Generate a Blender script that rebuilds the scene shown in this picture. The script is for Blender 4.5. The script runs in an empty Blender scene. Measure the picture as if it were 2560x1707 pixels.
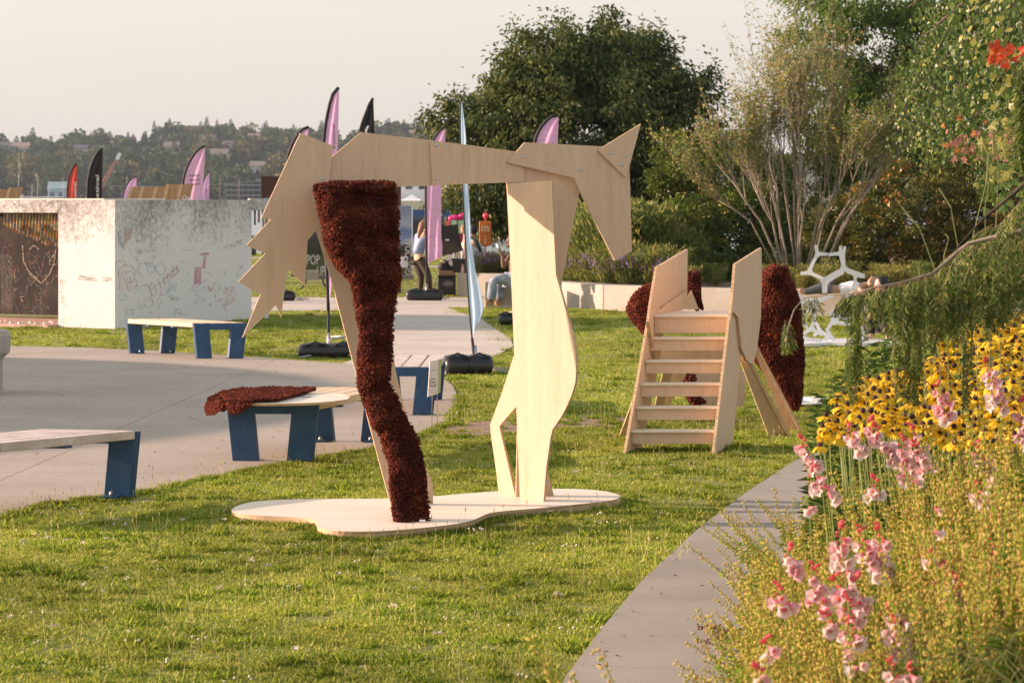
import bpy, math, random
import numpy as np
from mathutils import Vector, Matrix
from math import sin, cos, pi, radians
random.seed(7)
RS = np.random.RandomState(11)
SC = bpy.context.scene
COL = SC.collection
# ------------------------------------------------------------------ camera, sky, sun, exposure
EYE = 1.94          # camera height
FPX, CXP, HOR = 6500.0, 1280.0, 498.5   # focal length, centre column and horizon row in photo pixels
cam_d = bpy.data.cameras.new("camera"); cam = bpy.data.objects.new("camera", cam_d); COL.objects.link(cam)
cam.location = (0, 0, EYE); cam.rotation_euler = (radians(90), 0, 0)
cam_d.sensor_width = 36.0; cam_d.lens = 36.0 * FPX / 2560.0
cam_d.shift_y = -(1707 / 2 - HOR) / 2560.0
cam_d.clip_start = 0.1; cam_d.clip_end = 6000
cam_d.dof.use_dof = True; cam_d.dof.focus_distance = 16.6; cam_d.dof.aperture_fstop = 9.0
SC.camera = cam
SUN_EL = radians(15)
SUN_AZ = math.atan2(-0.993, 0.115)        # clockwise from +Y
world = bpy.data.worlds.new("World"); SC.world = world; world.use_nodes = True
wn = world.node_tree; bg = wn.nodes['Background']; wout = wn.nodes['World Output']
sky = wn.nodes.new('ShaderNodeTexSky'); sky.sky_type = 'NISHITA'; sky.sun_disc = False
sky.sun_elevation = SUN_EL; sky.sun_rotation = SUN_AZ; sky.dust_density = 5.0; sky.ozone_density = 1.0
wn.links.new(sky.outputs[0], bg.inputs[0]); bg.inputs[1].default_value = 0.05
bg2 = wn.nodes.new('ShaderNodeBackground'); bg2.inputs[1].default_value = 0.46
# hazy evening air: cream near the horizon, dimmer and bluer overhead
wtc = wn.nodes.new('ShaderNodeTexCoord'); wsp = wn.nodes.new('ShaderNodeSeparateXYZ'); wr = wn.nodes.new('ShaderNodeValToRGB')
wn.links.new(wtc.outputs['Generated'], wsp.inputs[0]); wn.links.new(wsp.outputs[2], wr.inputs[0]); wn.links.new(wr.outputs[0], bg2.inputs[0])
we = wr.color_ramp.elements; we[0].position = 0.0; we[0].color = (0.84, 0.765, 0.70, 1); we[1].position = 1.0; we[1].color = (0.30, 0.36, 0.45, 1)
for p_, c_ in ((0.16, (0.90, 0.825, 0.75, 1)), (0.5, (0.72, 0.70, 0.68, 1))):
    e_ = we.new(p_); e_.color = c_
addw = wn.nodes.new('ShaderNodeAddShader')
wn.links.new(bg.outputs[0], addw.inputs[0]); wn.links.new(bg2.outputs[0], addw.inputs[1]); wn.links.new(addw.outputs[0], wout.inputs[0])
sd = bpy.data.lights.new("sun", 'SUN'); sd.energy = 5.0; sd.angle = radians(0.6); sd.color = (1.0, 0.685, 0.56)
so = bpy.data.objects.new("sun", sd); COL.objects.link(so)
SDIR = Vector((math.sin(SUN_AZ) * cos(SUN_EL), math.cos(SUN_AZ) * cos(SUN_EL), sin(SUN_EL)))
so.rotation_euler = SDIR.to_track_quat('Z', 'Y').to_euler(); so.location = (-30, -8, 12)
SC.view_settings.view_transform = 'Standard'; SC.view_settings.look = 'None'
SC.view_settings.exposure = 0.92; SC.view_settings.gamma = 1.0; SC.view_settings.use_curve_mapping = False
SC.cycles.max_bounces = 6; SC.cycles.transparent_max_bounces = 6

HAZE = 0.00011
# ------------------------------------------------------------------ helpers: photo pixel -> place in the scene
def G(x, y, z=0.0):
    Y = (EYE - z) * FPX / (y - HOR)
    return Vector(((x - CXP) * Y / FPX, Y, z))
def A(x, y, Y):
    return Vector(((x - CXP) * Y / FPX, Y, EYE + (HOR - y) * Y / FPX))
class Plane:
    """a plane in the scene: origin, in-plane axes, normal towards the camera side"""
    def __init__(s, p, u, v=(0, 0, 1)):
        s.p = Vector(p); s.u = Vector(u).normalized(); s.v = Vector(v).normalized()
        s.n = s.u.cross(s.v).normalized()
        if s.n.y > 0: s.n = -s.n
    def at(s, x, y, off=0.0):
        d = Vector(((x - CXP) / FPX, 1, (HOR - y) / FPX)); o = Vector((0, 0, EYE)); p = s.p + s.n * off
        return o + d * ((p - o).dot(s.n) / d.dot(s.n))
def inpoly(P, poly):
    x, y = P[:, 0], P[:, 1]; c = np.zeros(len(P), bool); n = len(poly)
    for i in range(n):
        x1, y1 = poly[i][0], poly[i][1]; x2, y2 = poly[i - 1][0], poly[i - 1][1]
        if y1 == y2: continue
        m = ((y1 > y) != (y2 > y)) & (x < (x2 - x1) * (y - y1) / (y2 - y1) + x1)
        c ^= m
    return c
def lerp(a, b, t): return a + (b - a) * t
def interp(tab, x):
    xs = [t[0] for t in tab]; return [float(np.interp(x, xs, [t[k] for t in tab])) for k in range(1, len(tab[0]))]

# ------------------------------------------------------------------ materials
def nd(nt, typ, **kw):
    n = nt.nodes.new(typ)
    for k, v in kw.items(): setattr(n, k, v)
    return n
def base_mat(name):
    m = bpy.data.materials.new(name); m.use_nodes = True
    nt = m.node_tree; b = nt.nodes['Principled BSDF']
    return m, nt, b
def rgba(c): return (c[0], c[1], c[2], 1)
def ramp(nt, stops):
    r = nt.nodes.new('ShaderNodeValToRGB'); e = r.color_ramp.elements
    while len(e) < len(stops): e.new(0.5)
    for i, (p, c) in enumerate(stops): e[i].position = p; e[i].color = rgba(c)
    return r
def noise_mat(name, stops, scale=(1, 1, 1), nscale=5, detail=5, rough=0.7, bump=0.0, bscale=None, metal=0.0, spec=0.5, coords='Object', fine=0.0, fscale=120):
    m, nt, b = base_mat(name); L = nt.links.new
    tc = nd(nt, 'ShaderNodeTexCoord'); mp = nd(nt, 'ShaderNodeMapping'); mp.inputs['Scale'].default_value = scale
    if coords == 'World':
        g = nd(nt, 'ShaderNodeNewGeometry'); L(g.outputs['Position'], mp.inputs[0])
    else: L(tc.outputs[coords], mp.inputs[0])
    n = nd(nt, 'ShaderNodeTexNoise'); n.inputs['Scale'].default_value = nscale; n.inputs['Detail'].default_value = detail
    n.inputs['Roughness'].default_value = 0.6
    L(mp.outputs[0], n.inputs['Vector']); r = ramp(nt, stops); L(n.outputs['Fac'], r.inputs[0]); out = r.outputs[0]
    if fine:
        n2 = nd(nt, 'ShaderNodeTexNoise'); n2.inputs['Scale'].default_value = fscale; n2.inputs['Detail'].default_value = 3
        L(mp.outputs[0], n2.inputs['Vector'])
        mr = nd(nt, 'ShaderNodeMapRange'); mr.inputs[1].default_value = 0.3; mr.inputs[2].default_value = 0.7
        mr.inputs[3].default_value = 1 - fine; mr.inputs[4].default_value = 1 + fine; L(n2.outputs['Fac'], mr.inputs[0])
        mx = nd(nt, 'ShaderNodeVectorMath', operation='SCALE'); L(out, mx.inputs[0]); L(mr.outputs[0], mx.inputs['Scale']); out = mx.outputs[0]
    L(out, b.inputs['Base Color'])
    b.inputs['Roughness'].default_value = rough; b.inputs['Metallic'].default_value = metal
    b.inputs['Specular IOR Level'].default_value = spec
    if bump:
        n3 = nd(nt, 'ShaderNodeTexNoise'); n3.inputs['Scale'].default_value = bscale or nscale * 4; n3.inputs['Detail'].default_value = 4
        L(mp.outputs[0], n3.inputs['Vector']); bp = nd(nt, 'ShaderNodeBump'); bp.inputs['Strength'].default_value = bump
        bp.inputs['Distance'].default_value = 0.01; L(n3.outputs['Fac'], bp.inputs['Height']); L(bp.outputs[0], b.inputs['Normal'])
    return m
def flat_mat(name, c, rough=0.6, metal=0.0, v=0.12, nscale=8, spec=0.5):
    return noise_mat(name, [(0.3, [x * (1 - v) for x in c]), (0.7, [min(1, x * (1 + v)) for x in c])], nscale=nscale, rough=rough, metal=metal, spec=spec)
def leaf_mat(name, stops, transl=0.35, rough=0.5, wn_amt=0.0, wscale=0.4, spec=0.3, wcol=(0.3, 0.22, 0.05), patch=0.0):
    """colour from a per-leaf 'tint' value, plus light coming through the leaf"""
    m, nt, b = base_mat(name); L = nt.links.new
    at = nd(nt, 'ShaderNodeAttribute', attribute_name='tint'); r = ramp(nt, stops); L(at.outputs['Fac'], r.inputs[0]); out = r.outputs[0]
    if wn_amt:
        g = nd(nt, 'ShaderNodeNewGeometry'); n = nd(nt, 'ShaderNodeTexNoise'); n.inputs['Scale'].default_value = wscale; n.inputs['Detail'].default_value = 5
        n.inputs['Roughness'].default_value = 0.65
        L(g.outputs['Position'], n.inputs['Vector']); mr = nd(nt, 'ShaderNodeMapRange'); mr.inputs[1].default_value = 0.42; mr.inputs[2].default_value = 0.68
        mr.inputs[3].default_value = 0; mr.inputs[4].default_value = wn_amt; L(n.outputs['Fac'], mr.inputs[0])
        mx = nd(nt, 'ShaderNodeMix', data_type='RGBA'); L(mr.outputs[0], mx.inputs[0]); L(out, mx.inputs[6]); mx.inputs[7].default_value = rgba(wcol); out = mx.outputs[2]
    if patch:
        n4 = nd(nt, 'ShaderNodeTexNoise'); n4.inputs['Scale'].default_value = 0.55; n4.inputs['Detail'].default_value = 6; L(g.outputs['Position'], n4.inputs['Vector']); m4 = nd(nt, 'ShaderNodeMapRange'); m4.inputs[1].default_value = .35; m4.inputs[2].default_value = .65; m4.inputs[3].default_value = 1 - patch; m4.inputs[4].default_value = 1 + patch * .6; L(n4.outputs['Fac'], m4.inputs[0])
        v4 = nd(nt, 'ShaderNodeVectorMath', operation='SCALE'); L(out, v4.inputs[0]); L(m4.outputs[0], v4.inputs['Scale']); out = v4.outputs[0]
    L(out, b.inputs['Base Color']); b.inputs['Roughness'].default_value = rough; b.inputs['Specular IOR Level'].default_value = spec
    tr = nd(nt, 'ShaderNodeBsdfTranslucent'); L(out, tr.inputs[0]); ms = nd(nt, 'ShaderNodeMixShader'); ms.inputs[0].default_value = transl
    L(b.outputs[0], ms.inputs[1]); L(tr.outputs[0], ms.inputs[2]); L(ms.outputs[0], nt.nodes['Material Output'].inputs[0])
    return m
M = {}
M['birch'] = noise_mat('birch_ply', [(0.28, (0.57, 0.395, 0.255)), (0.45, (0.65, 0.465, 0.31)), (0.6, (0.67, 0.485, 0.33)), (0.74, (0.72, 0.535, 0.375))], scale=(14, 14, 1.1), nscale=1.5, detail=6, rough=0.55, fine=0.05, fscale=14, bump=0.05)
M['birch_h'] = noise_mat('birch_ply_flat_sunlit', [(0.3, (0.74, 0.63, 0.49)), (0.5, (0.79, 0.69, 0.545)), (0.7, (0.83, 0.74, 0.60))], scale=(1.1, 9, 9), nscale=1.2, detail=6, rough=0.5, fine=0.05, fscale=10)  # lying ply paler than standing ply: its sunlit brightness is in the colour
M['plyedge'] = noise_mat('ply_edge', [(0.35, (0.36, 0.22, 0.12)), (0.5, (0.55, 0.38, 0.21)), (0.62, (0.68, 0.50, 0.30))], scale=(0.4, 0.4, 60), nscale=4, rough=0.7)
M['bolt'] = flat_mat('zinc_bolt', (0.55, 0.56, 0.58), rough=0.28, metal=0.9)
M['fur'] = leaf_mat('shaggy_pile', [(0, (0.032, 0.007, 0.004)), (0.45, (0.11, 0.021, 0.011)), (0.8, (0.19, 0.043, 0.02)), (1, (0.32, 0.09, 0.045))], transl=0.05, rough=0.85, spec=0.15)
M['furcore'] = noise_mat('pile_backing', [(0.3, (0.035, 0.009, 0.006)), (0.7, (0.075, 0.017, 0.010))], nscale=60, rough=0.95, bump=0.5)
M['blue'] = noise_mat('blue_paint', [(0.35, (0.010, 0.055, 0.13)), (0.6, (0.015, 0.073, 0.17)), (0.78, (0.05, 0.11, 0.19))], nscale=9, detail=8, rough=0.42, fine=0.12, fscale=90)
M['plank'] = noise_mat('weathered_plank', [(0.3, (0.48, 0.40, 0.345)), (0.5, (0.60, 0.51, 0.45)), (0.7, (0.70, 0.62, 0.56))], scale=(1, 1, 1), nscale=6, detail=7, rough=0.75, fine=0.12, fscale=60, bump=0.12)
M['planknew'] = noise_mat('pale_plank', [(0.3, (0.62, 0.45, 0.27)), (0.7, (0.76, 0.59, 0.39))], nscale=5, detail=7, rough=0.6, fine=0.1, fscale=60)
M['concrete'] = noise_mat('pavement_concrete', [(0.25, (0.30, 0.255, 0.205)), (0.5, (0.365, 0.315, 0.255)), (0.75, (0.42, 0.365, 0.30))], nscale=0.9, detail=8, rough=0.85, fine=0.1, fscale=40, bump=0.15, bscale=60, coords='World')
M['concrete2'] = noise_mat('path_concrete', [(0.25, (0.235, 0.21, 0.175)), (0.5, (0.30, 0.27, 0.225)), (0.75, (0.36, 0.325, 0.275))], nscale=1.3, detail=8, rough=0.85, fine=0.22, fscale=170, bump=0.2, bscale=150, coords='World')
M['concrete3'] = noise_mat('pale_path_concrete', [(0.25, (0.44, 0.385, 0.32)), (0.5, (0.51, 0.455, 0.385)), (0.75, (0.58, 0.52, 0.44))], nscale=0.9, detail=8, rough=0.85, fine=0.1, fscale=40, bump=0.15, bscale=60, coords='World')
M['wallc'] = noise_mat('cast_concrete', [(0.25, (0.33, 0.30, 0.25)), (0.5, (0.40, 0.365, 0.31)), (0.75, (0.46, 0.42, 0.36))], scale=(1, 1, 0.45), nscale=2.2, detail=8, rough=0.85, fine=0.08, fscale=30, bump=0.1)
M['soil'] = noise_mat('lawn_soil', [(0.3, (0.12, 0.13, 0.03)), (0.52, (0.19, 0.20, 0.05)), (0.75, (0.28, 0.25, 0.09))], nscale=1.6, detail=9, rough=0.95, fine=0.4, fscale=45, coords='World')
M['dirt'] = noise_mat('bare_dirt', [(0.3, (0.17, 0.115, 0.07)), (0.7, (0.30, 0.21, 0.14))], nscale=6, detail=8, rough=0.95, fine=0.3, fscale=60, coords='World')
M['black'] = flat_mat('black_fabric', (0.012, 0.012, 0.014), rough=0.7)
M['blackshiny'] = flat_mat('black_vinyl', (0.018, 0.018, 0.02), rough=0.32)
M['steel'] = flat_mat('steel', (0.45, 0.45, 0.46), rough=0.35, metal=0.8)
M['white'] = flat_mat('white_paint', (0.78, 0.78, 0.79), rough=0.45, v=0.04)
M['bark'] = noise_mat('grey_bark', [(0.3, (0.14, 0.115, 0.085)), (0.7, (0.36, 0.30, 0.22))], scale=(3, 3, 1), nscale=8, rough=0.9, bump=0.4)
M['barkdark'] = noise_mat('dark_bark', [(0.3, (0.03, 0.022, 0.016)), (0.7, (0.09, 0.06, 0.04))], nscale=10, rough=0.9)

# ------------------------------------------------------------------ object helpers
def props(o, label=None, cat=None, group=None, kind=None):
    if label: o['label'] = label
    if cat: o['category'] = cat
    if group: o['group'] = group
    if kind: o['kind'] = kind
    return o
def thing(name, label, cat, loc=(0, 0, 0), group=None, rz=0.0):
    o = bpy.data.objects.new(name, None); COL.objects.link(o); o.empty_display_size = 0.1
    o.location = loc; o.rotation_euler = (0, 0, rz)
    return props(o, label, cat, group)
def world_of(o):
    m = Matrix.LocRotScale(o.location, o.rotation_euler, o.scale)
    if o.parent is not None: return world_of(o.parent) @ o.matrix_parent_inverse @ m
    return m
def np_mesh(name, V, F, smooth=False, tint=None):
    """fast mesh: V (n,3), F (m,k) all faces with k corners"""
    V = np.asarray(V, np.float32); F = np.asarray(F, np.int32); me = bpy.data.meshes.new(name)
    me.vertices.add(len(V)); me.vertices.foreach_set('co', V.ravel())
    k = F.shape[1]; me.loops.add(F.size); me.loops.foreach_set('vertex_index', F.ravel())
    me.polygons.add(len(F)); me.polygons.foreach_set('loop_start', np.arange(0, F.size, k, dtype=np.int32))
    me.polygons.foreach_set('loop_total', np.full(len(F), k, np.int32))
    if smooth: me.polygons.foreach_set('use_smooth', np.ones(len(F), bool))
    me.update(calc_edges=True)
    if tint is not None:
        a = me.attributes.new('tint', 'FLOAT', 'POINT'); a.data.foreach_set('value', np.asarray(tint, np.float32))
    return me
def link(name, me, mat=None, parent=None, scene_space=True):
    o = bpy.data.objects.new(name, me); COL.objects.link(o)
    if mat is not None and len(me.materials) == 0:
        for mm in (mat if isinstance(mat, (list, tuple)) else [mat]): me.materials.append(mm)
    if parent is not None:
        o.parent = parent
        if scene_space: o.matrix_parent_inverse = world_of(parent).inverted()
    return o
class MB:
    """collects pieces of ONE part"""
    def __init__(s): s.v = []; s.f = []; s.m = []; s.sm = []
    def add(s, V, F, mi=0, smooth=False):
        b = len(s.v); s.v += [tuple(p) for p in V]; s.f += [tuple(i + b for i in f) for f in F]
        s.m += [mi] * len(F); s.sm += [smooth] * len(F); return s
    def box(s, c, size, R=None, mi=0):
        hx, hy, hz = size[0] / 2, size[1] / 2, size[2] / 2; c = Vector(c)
        V = [Vector((sx * hx, sy * hy, sz * hz)) for sz in (-1, 1) for sy in (-1, 1) for sx in (-1, 1)]
        if R is not None: V = [R @ v for v in V]
        return s.add([c + v for v in V], [(0, 2, 3, 1), (4, 5, 7, 6), (0, 1, 5, 4), (2, 6, 7, 3), (0, 4, 6, 2), (1, 3, 7, 5)], mi)
    def hexa(s, b4, t4, mi=0):
        return s.add(list(b4) + list(t4), [(3, 2, 1, 0), (4, 5, 6, 7), (0, 1, 5, 4), (1, 2, 6, 5), (2, 3, 7, 6), (3, 0, 4, 7)], mi)
    def prism(s, poly, off, mi=0, mside=None):
        n = len(poly); off = Vector(off); P = [Vector(p) for p in poly]
        s.add(P + [p + off for p in P], [tuple(range(n)), tuple(range(2 * n - 1, n - 1, -1))], mi)
        b = len(s.v) - 2 * n
        for i in range(n):
            j = (i + 1) % n; s.f.append((b + i, b + n + i, b + n + j, b + j)); s.m.append(mi if mside is None else mside); s.sm.append(False)
        return s
    def tube(s, pts, rad, n=8, mi=0, cap=True, smooth=True, flat=1.0):
        pts = [Vector(p) for p in pts]; k = len(pts)
        if not hasattr(rad, '__len__'): rad = [rad] * k
        V = []; F = []; prev = None
        for i, p in enumerate(pts):
            t = (pts[min(i + 1, k - 1)] - pts[max(i - 1, 0)])
            if t.length < 1e-9: t = Vector((0, 0, 1))
            t.normalize()
            a = prev - t * prev.dot(t) if prev is not None else t.orthogonal()
            if a.length < 1e-6: a = t.orthogonal()
            a.normalize(); prev = a; b_ = t.cross(a)
            for j in range(n):
                w = 2 * pi * j / n; V.append(p + (a * cos(w) + b_ * sin(w) * flat) * rad[i])
        for i in range(k - 1):
            for j in range(n):
                j2 = (j + 1) % n; F.append((i * n + j, i * n + j2, (i + 1) * n + j2, (i + 1) * n + j))
        s.add(V, F, mi, smooth)
        if cap:
            b = len(s.v) - len(V); s.f.append(tuple(b + j for j in range(n - 1, -1, -1))); s.f.append(tuple(b + (k - 1) * n + j for j in range(n)))
            s.m += [mi, mi]; s.sm += [False, False]
        return s
    def ball(s, c, r, seg=10, ring=7, mi=0, R=None):
        c = Vector(c); r = r if hasattr(r, '__len__') else (r, r, r); V = []; F = []
        for i in range(ring + 1):
            th = pi * i / ring
            for j in range(seg):
                ph = 2 * pi * j / seg; v = Vector((r[0] * sin(th) * cos(ph), r[1] * sin(th) * sin(ph), r[2] * cos(th)))
                V.append(c + (R @ v if R is not None else v))
        for i in range(ring):
            for j in range(seg):
                j2 = (j + 1) % seg; F.append((i * seg + j, (i + 1) * seg + j, (i + 1) * seg + j2, i * seg + j2))
        return s.add(V, F, mi, True)
    def mesh(s, name='mesh'):
        me = bpy.data.meshes.new(name); me.from_pydata([tuple(v) for v in s.v], [], s.f)
        me.polygons.foreach_set('material_index', s.m); me.polygons.foreach_set('use_smooth', s.sm); me.update(); return me
    def build(s, name, mat=None, parent=None, bevel=0.0, scene_space=True, **kw):
        o = link(name, s.mesh(name), mat, parent, scene_space)
        if bevel:
            md = o.modifiers.new('bevel', 'BEVEL'); md.width = bevel; md.segments = 1; md.limit_method = 'ANGLE'
        return props(o, **kw) if kw else o
def grid_mesh(name, P, smooth=True):
    """P[i][j] points -> mesh"""
    ni, nj = len(P), len(P[0]); V = [p for r in P for p in r]
    F = [(i * nj + j, i * nj + j + 1, (i + 1) * nj + j + 1, (i + 1) * nj + j) for i in range(ni - 1) for j in range(nj - 1)]
    return np_mesh(name, np.array([tuple(v) for v in V]), np.array(F), smooth)
def copy_tree(o, parent=None):
    c = o.copy(); COL.objects.link(c)
    if parent is not None: c.parent = parent
    for ch in list(KIDS.get(o.name, ())): copy_tree(ch, c)
    return c
KIDS = {}
def reg(o):
    """remember the children of a thing once, for copying"""
    for x in bpy.data.objects:
        if x.parent is not None: KIDS.setdefault(x.parent.name, [])
    def go(p):
        KIDS[p.name] = [x for x in bpy.data.objects if x.parent == p]
        for k in KIDS[p.name]: go(k)
    go(o); return o
def norm(a): return a / np.maximum(np.linalg.norm(a, axis=-1, keepdims=True), 1e-9)
def leaf_np(C, D, U, L, W, bend=0.25, tint=None, wide=0.45):
    """leaves: base C, tip direction D, rough up U; each a folded 4-corner blade (2 triangles)"""
    C = np.asarray(C, float); D = norm(np.asarray(D, float)); n = len(C)
    S = norm(np.cross(D, np.asarray(U, float) + 1e-4)); N = np.cross(S, D)
    L = np.broadcast_to(np.asarray(L, float).reshape(-1, 1), (n, 1)); W = np.broadcast_to(np.asarray(W, float).reshape(-1, 1), (n, 1))
    tip = C + D * L - N * L * bend; mid = C + D * L * wide
    V = np.stack([C, mid + S * W * 0.5 + N * W * 0.18, tip, mid - S * W * 0.5 + N * W * 0.18], 1).reshape(-1, 3)
    i = np.arange(n)[:, None] * 4
    F = np.concatenate([i + np.array([[0, 1, 2]]), i + np.array([[0, 2, 3]])], 0)
    t = None if tint is None else np.repeat(np.asarray(tint), 4)
    return V, F, t
def join_np(parts):
    V = []; F = []; T = []; b = 0
    for v, f, t in parts:
        V.append(v); F.append(f + b); T.append(t if t is not None else np.full(len(v), .5)); b += len(v)
    return np.concatenate(V), np.concatenate(F), np.concatenate(T)
def rnd_dirs(n, rs=RS): return norm(rs.normal(size=(n, 3)))
def quad3(pts, r0, r1, n=5, tint=0.5):
    """thin round stem through pts as numpy triangles"""
    b = MB().tube(pts, list(np.linspace(r0, r1, len(pts))), n=n, cap=False); V = np.array([tuple(v) for v in b.v])
    F = []
    for f in b.f: F += [(f[0], f[1], f[2]), (f[0], f[2], f[3])]
    return V, np.array(F), np.full(len(V), tint)
def scatter(name, variants, pts, rots, scl, idx, mats=None, label=None, kind='stuff'):
    """ONE object of kind stuff: many copies of small uncountable pieces, laid out with geometry nodes"""
    col = bpy.data.collections.new(name + '_pieces')
    for i, me in enumerate(variants):
        o = bpy.data.objects.new(f'{name}_piece_{i:02d}', me); col.objects.link(o)
    me = bpy.data.meshes.new(name); me.vertices.add(len(pts)); me.vertices.foreach_set('co', np.asarray(pts, np.float32).ravel())
    a = me.attributes.new('rot', 'FLOAT_VECTOR', 'POINT'); a.data.foreach_set('vector', np.asarray(rots, np.float32).ravel())
    a = me.attributes.new('scl', 'FLOAT_VECTOR', 'POINT'); s = np.asarray(scl, np.float32)
    if s.ndim == 1: s = np.repeat(s[:, None], 3, 1)
    a.data.foreach_set('vector', s.ravel())
    a = me.attributes.new('idx', 'INT', 'POINT'); a.data.foreach_set('value', np.asarray(idx, np.int32)); me.update()
    ob = bpy.data.objects.new(name, me); COL.objects.link(ob)
    ng = bpy.data.node_groups.new(name, 'GeometryNodeTree')
    ng.interface.new_socket('Geometry', in_out='INPUT', socket_type='NodeSocketGeometry'); ng.interface.new_socket('Geometry', in_out='OUTPUT', socket_type='NodeSocketGeometry')
    gi = ng.nodes.new('NodeGroupInput'); go = ng.nodes.new('NodeGroupOutput'); L = ng.links.new
    ci = ng.nodes.new('GeometryNodeCollectionInfo'); ci.inputs['Collection'].default_value = col
    ci.inputs['Separate Children'].default_value = True; ci.inputs['Reset Children'].default_value = True
    ip = ng.nodes.new('GeometryNodeInstanceOnPoints'); ip.inputs['Pick Instance'].default_value = True
    def named(n, t):
        x = ng.nodes.new('GeometryNodeInputNamedAttribute'); x.data_type = t; x.inputs['Name'].default_value = n; return x.outputs['Attribute']
    er = ng.nodes.new('FunctionNodeEulerToRotation')
    L(gi.outputs[0], ip.inputs['Points']); L(ci.outputs[0], ip.inputs['Instance']); L(named('idx', 'INT'), ip.inputs['Instance Index'])
    L(named('rot', 'FLOAT_VECTOR'), er.inputs[0]); L(er.outputs[0], ip.inputs['Rotation']); L(named('scl', 'FLOAT_VECTOR'), ip.inputs['Scale'])
    L(ip.outputs[0], go.inputs[0])
    md = ob.modifiers.new('pieces', 'NODES'); md.node_group = ng
    return props(ob, label=label, kind=kind)
# writing: glyph outlines of the built-in font, laid onto a plane in the scene
_glyph = {}
def glyphs(body, align='LEFT', spacing=1.0):
    key = (body, align, spacing)
    if key not in _glyph:
        cu = bpy.data.curves.new('txt', 'FONT'); cu.body = body; cu.size = 1.0; cu.align_x = align; cu.space_character = spacing; cu.resolution_u = 3; cu.offset = 0.012
        o = bpy.data.objects.new('txt', cu); COL.objects.link(o)
        me = bpy.data.meshes.new_from_object(o, depsgraph=bpy.context.evaluated_depsgraph_get())
        _glyph[key] = ([v.co.copy() for v in me.vertices], [tuple(p.vertices) for p in me.polygons])
        bpy.data.objects.remove(o); bpy.data.curves.remove(cu); bpy.data.meshes.remove(me)
    return _glyph[key]
def lettering(name, body, fn, mat, parent, align='LEFT', spacing=1.0):
    """fn(a, b) -> scene point for text coordinates a (along), b (up)"""
    V, F = glyphs(body, align, spacing)
    return MB().add([fn(v.x, v.y) for v in V], F).build(name, mat, parent)
def px_text(pl, o, r, u, off=0.004):
    return lambda a, b: pl.at(o[0] + a * r[0] + b * u[0], o[1] + a * r[1] + b * u[1], off)
# ------------------------------------------------------------------ the setting
def sheet(name, poly, z, mat, th=0.0, parent=None, kind='structure', **kw):
    mb = MB()
    if th: mb.prism([(p[0], p[1], z) for p in poly], (0, 0, -th))
    else: mb.add([(p[0], p[1], z) for p in poly], [tuple(range(len(poly)))])
    o = mb.build(name, mat, parent); me = o.data
    import bmesh
    bm = bmesh.new(); bm.from_mesh(me); bmesh.ops.recalc_face_normals(bm, faces=bm.faces)
    if not th and bm.faces[:] and bm.faces[:][0].normal.z < 0: bmesh.ops.reverse_faces(bm, faces=bm.faces)
    bmesh.ops.triangulate(bm, faces=[f for f in bm.faces if len(f.verts) > 4]); bm.to_mesh(me); bm.free()
    if kind and parent is None: o['kind'] = kind
    return o
def gp(pts): return [(G(x, y).x, G(x, y).y) for x, y in pts]
SHORE = 93.0
lawn = sheet('lawn', [(-70, -6), (70, -6), (90, 60), (110, SHORE + 2), (30, SHORE + 1), (6, SHORE - 1), (-8, SHORE), (-30, SHORE + 1), (-110, SHORE + 2), (-90, 40)], 0, M['soil'])
# lake
mw, nt, b = base_mat('lake_water'); L = nt.links.new
b.inputs['Base Color'].default_value = (0.16, 0.19, 0.2, 1); b.inputs['Roughness'].default_value = 0.22; b.inputs['Specular IOR Level'].default_value = 0.6
g = nd(nt, 'ShaderNodeNewGeometry'); mp = nd(nt, 'ShaderNodeMapping'); mp.inputs['Scale'].default_value = (0.9, 0.18, 1)
n = nd(nt, 'ShaderNodeTexNoise'); n.inputs['Scale'].default_value = 2.2; n.inputs['Detail'].default_value = 6
bp = nd(nt, 'ShaderNodeBump'); bp.inputs['Strength'].default_value = 0.9; bp.inputs['Distance'].default_value = 0.35
L(g.outputs['Position'], mp.inputs[0]); L(mp.outputs[0], n.inputs['Vector']); L(n.outputs['Fac'], bp.inputs['Height']); L(bp.outputs[0], b.inputs['Normal'])
sheet('lake_water', [(-900, SHORE - 5), (900, SHORE - 5), (900, 905), (-900, 905)], -1.1, mw)
sheet('lake_bank', [(-300, SHORE + 2.5), (300, SHORE + 2.5), (300, SHORE + 0.6), (-300, SHORE + 0.6)], -0.55, M['wallc'], th=1.0)
# far hillside
def hill_z(x, y):
    t = min(max((y - 880) / 520.0, 0), 1); u = x / y * FPX + CXP       # wooded ridge that climbs towards the right
    ridge = 25 + 9 * math.exp(-((u - 1050) / 330.0) ** 2) + 2.5 * sin(x * 0.013) + 5.0 * math.exp(-((u - 520) / 190.0) ** 2)
    return -0.6 + ridge * (t * t * (3 - 2 * t)) * (1 + 0.05 * sin(x * 0.031 + y * 0.01))
P = [[(x, y, hill_z(x, y) if y > 881 else -2.0) for x in np.linspace(-420, 420, 71)] for y in [879.5, 882] + list(np.linspace(900, 1480, 22))]
me = grid_mesh('hillside', P); o = link('hillside', me, noise_mat('hill_ground', [(0.3, (0.04, 0.05, 0.02)), (0.6, (0.09, 0.10, 0.04)), (0.8, (0.16, 0.15, 0.08))], nscale=0.05, detail=8, coords='World', rough=0.95)); o['kind'] = 'structure'

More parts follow.
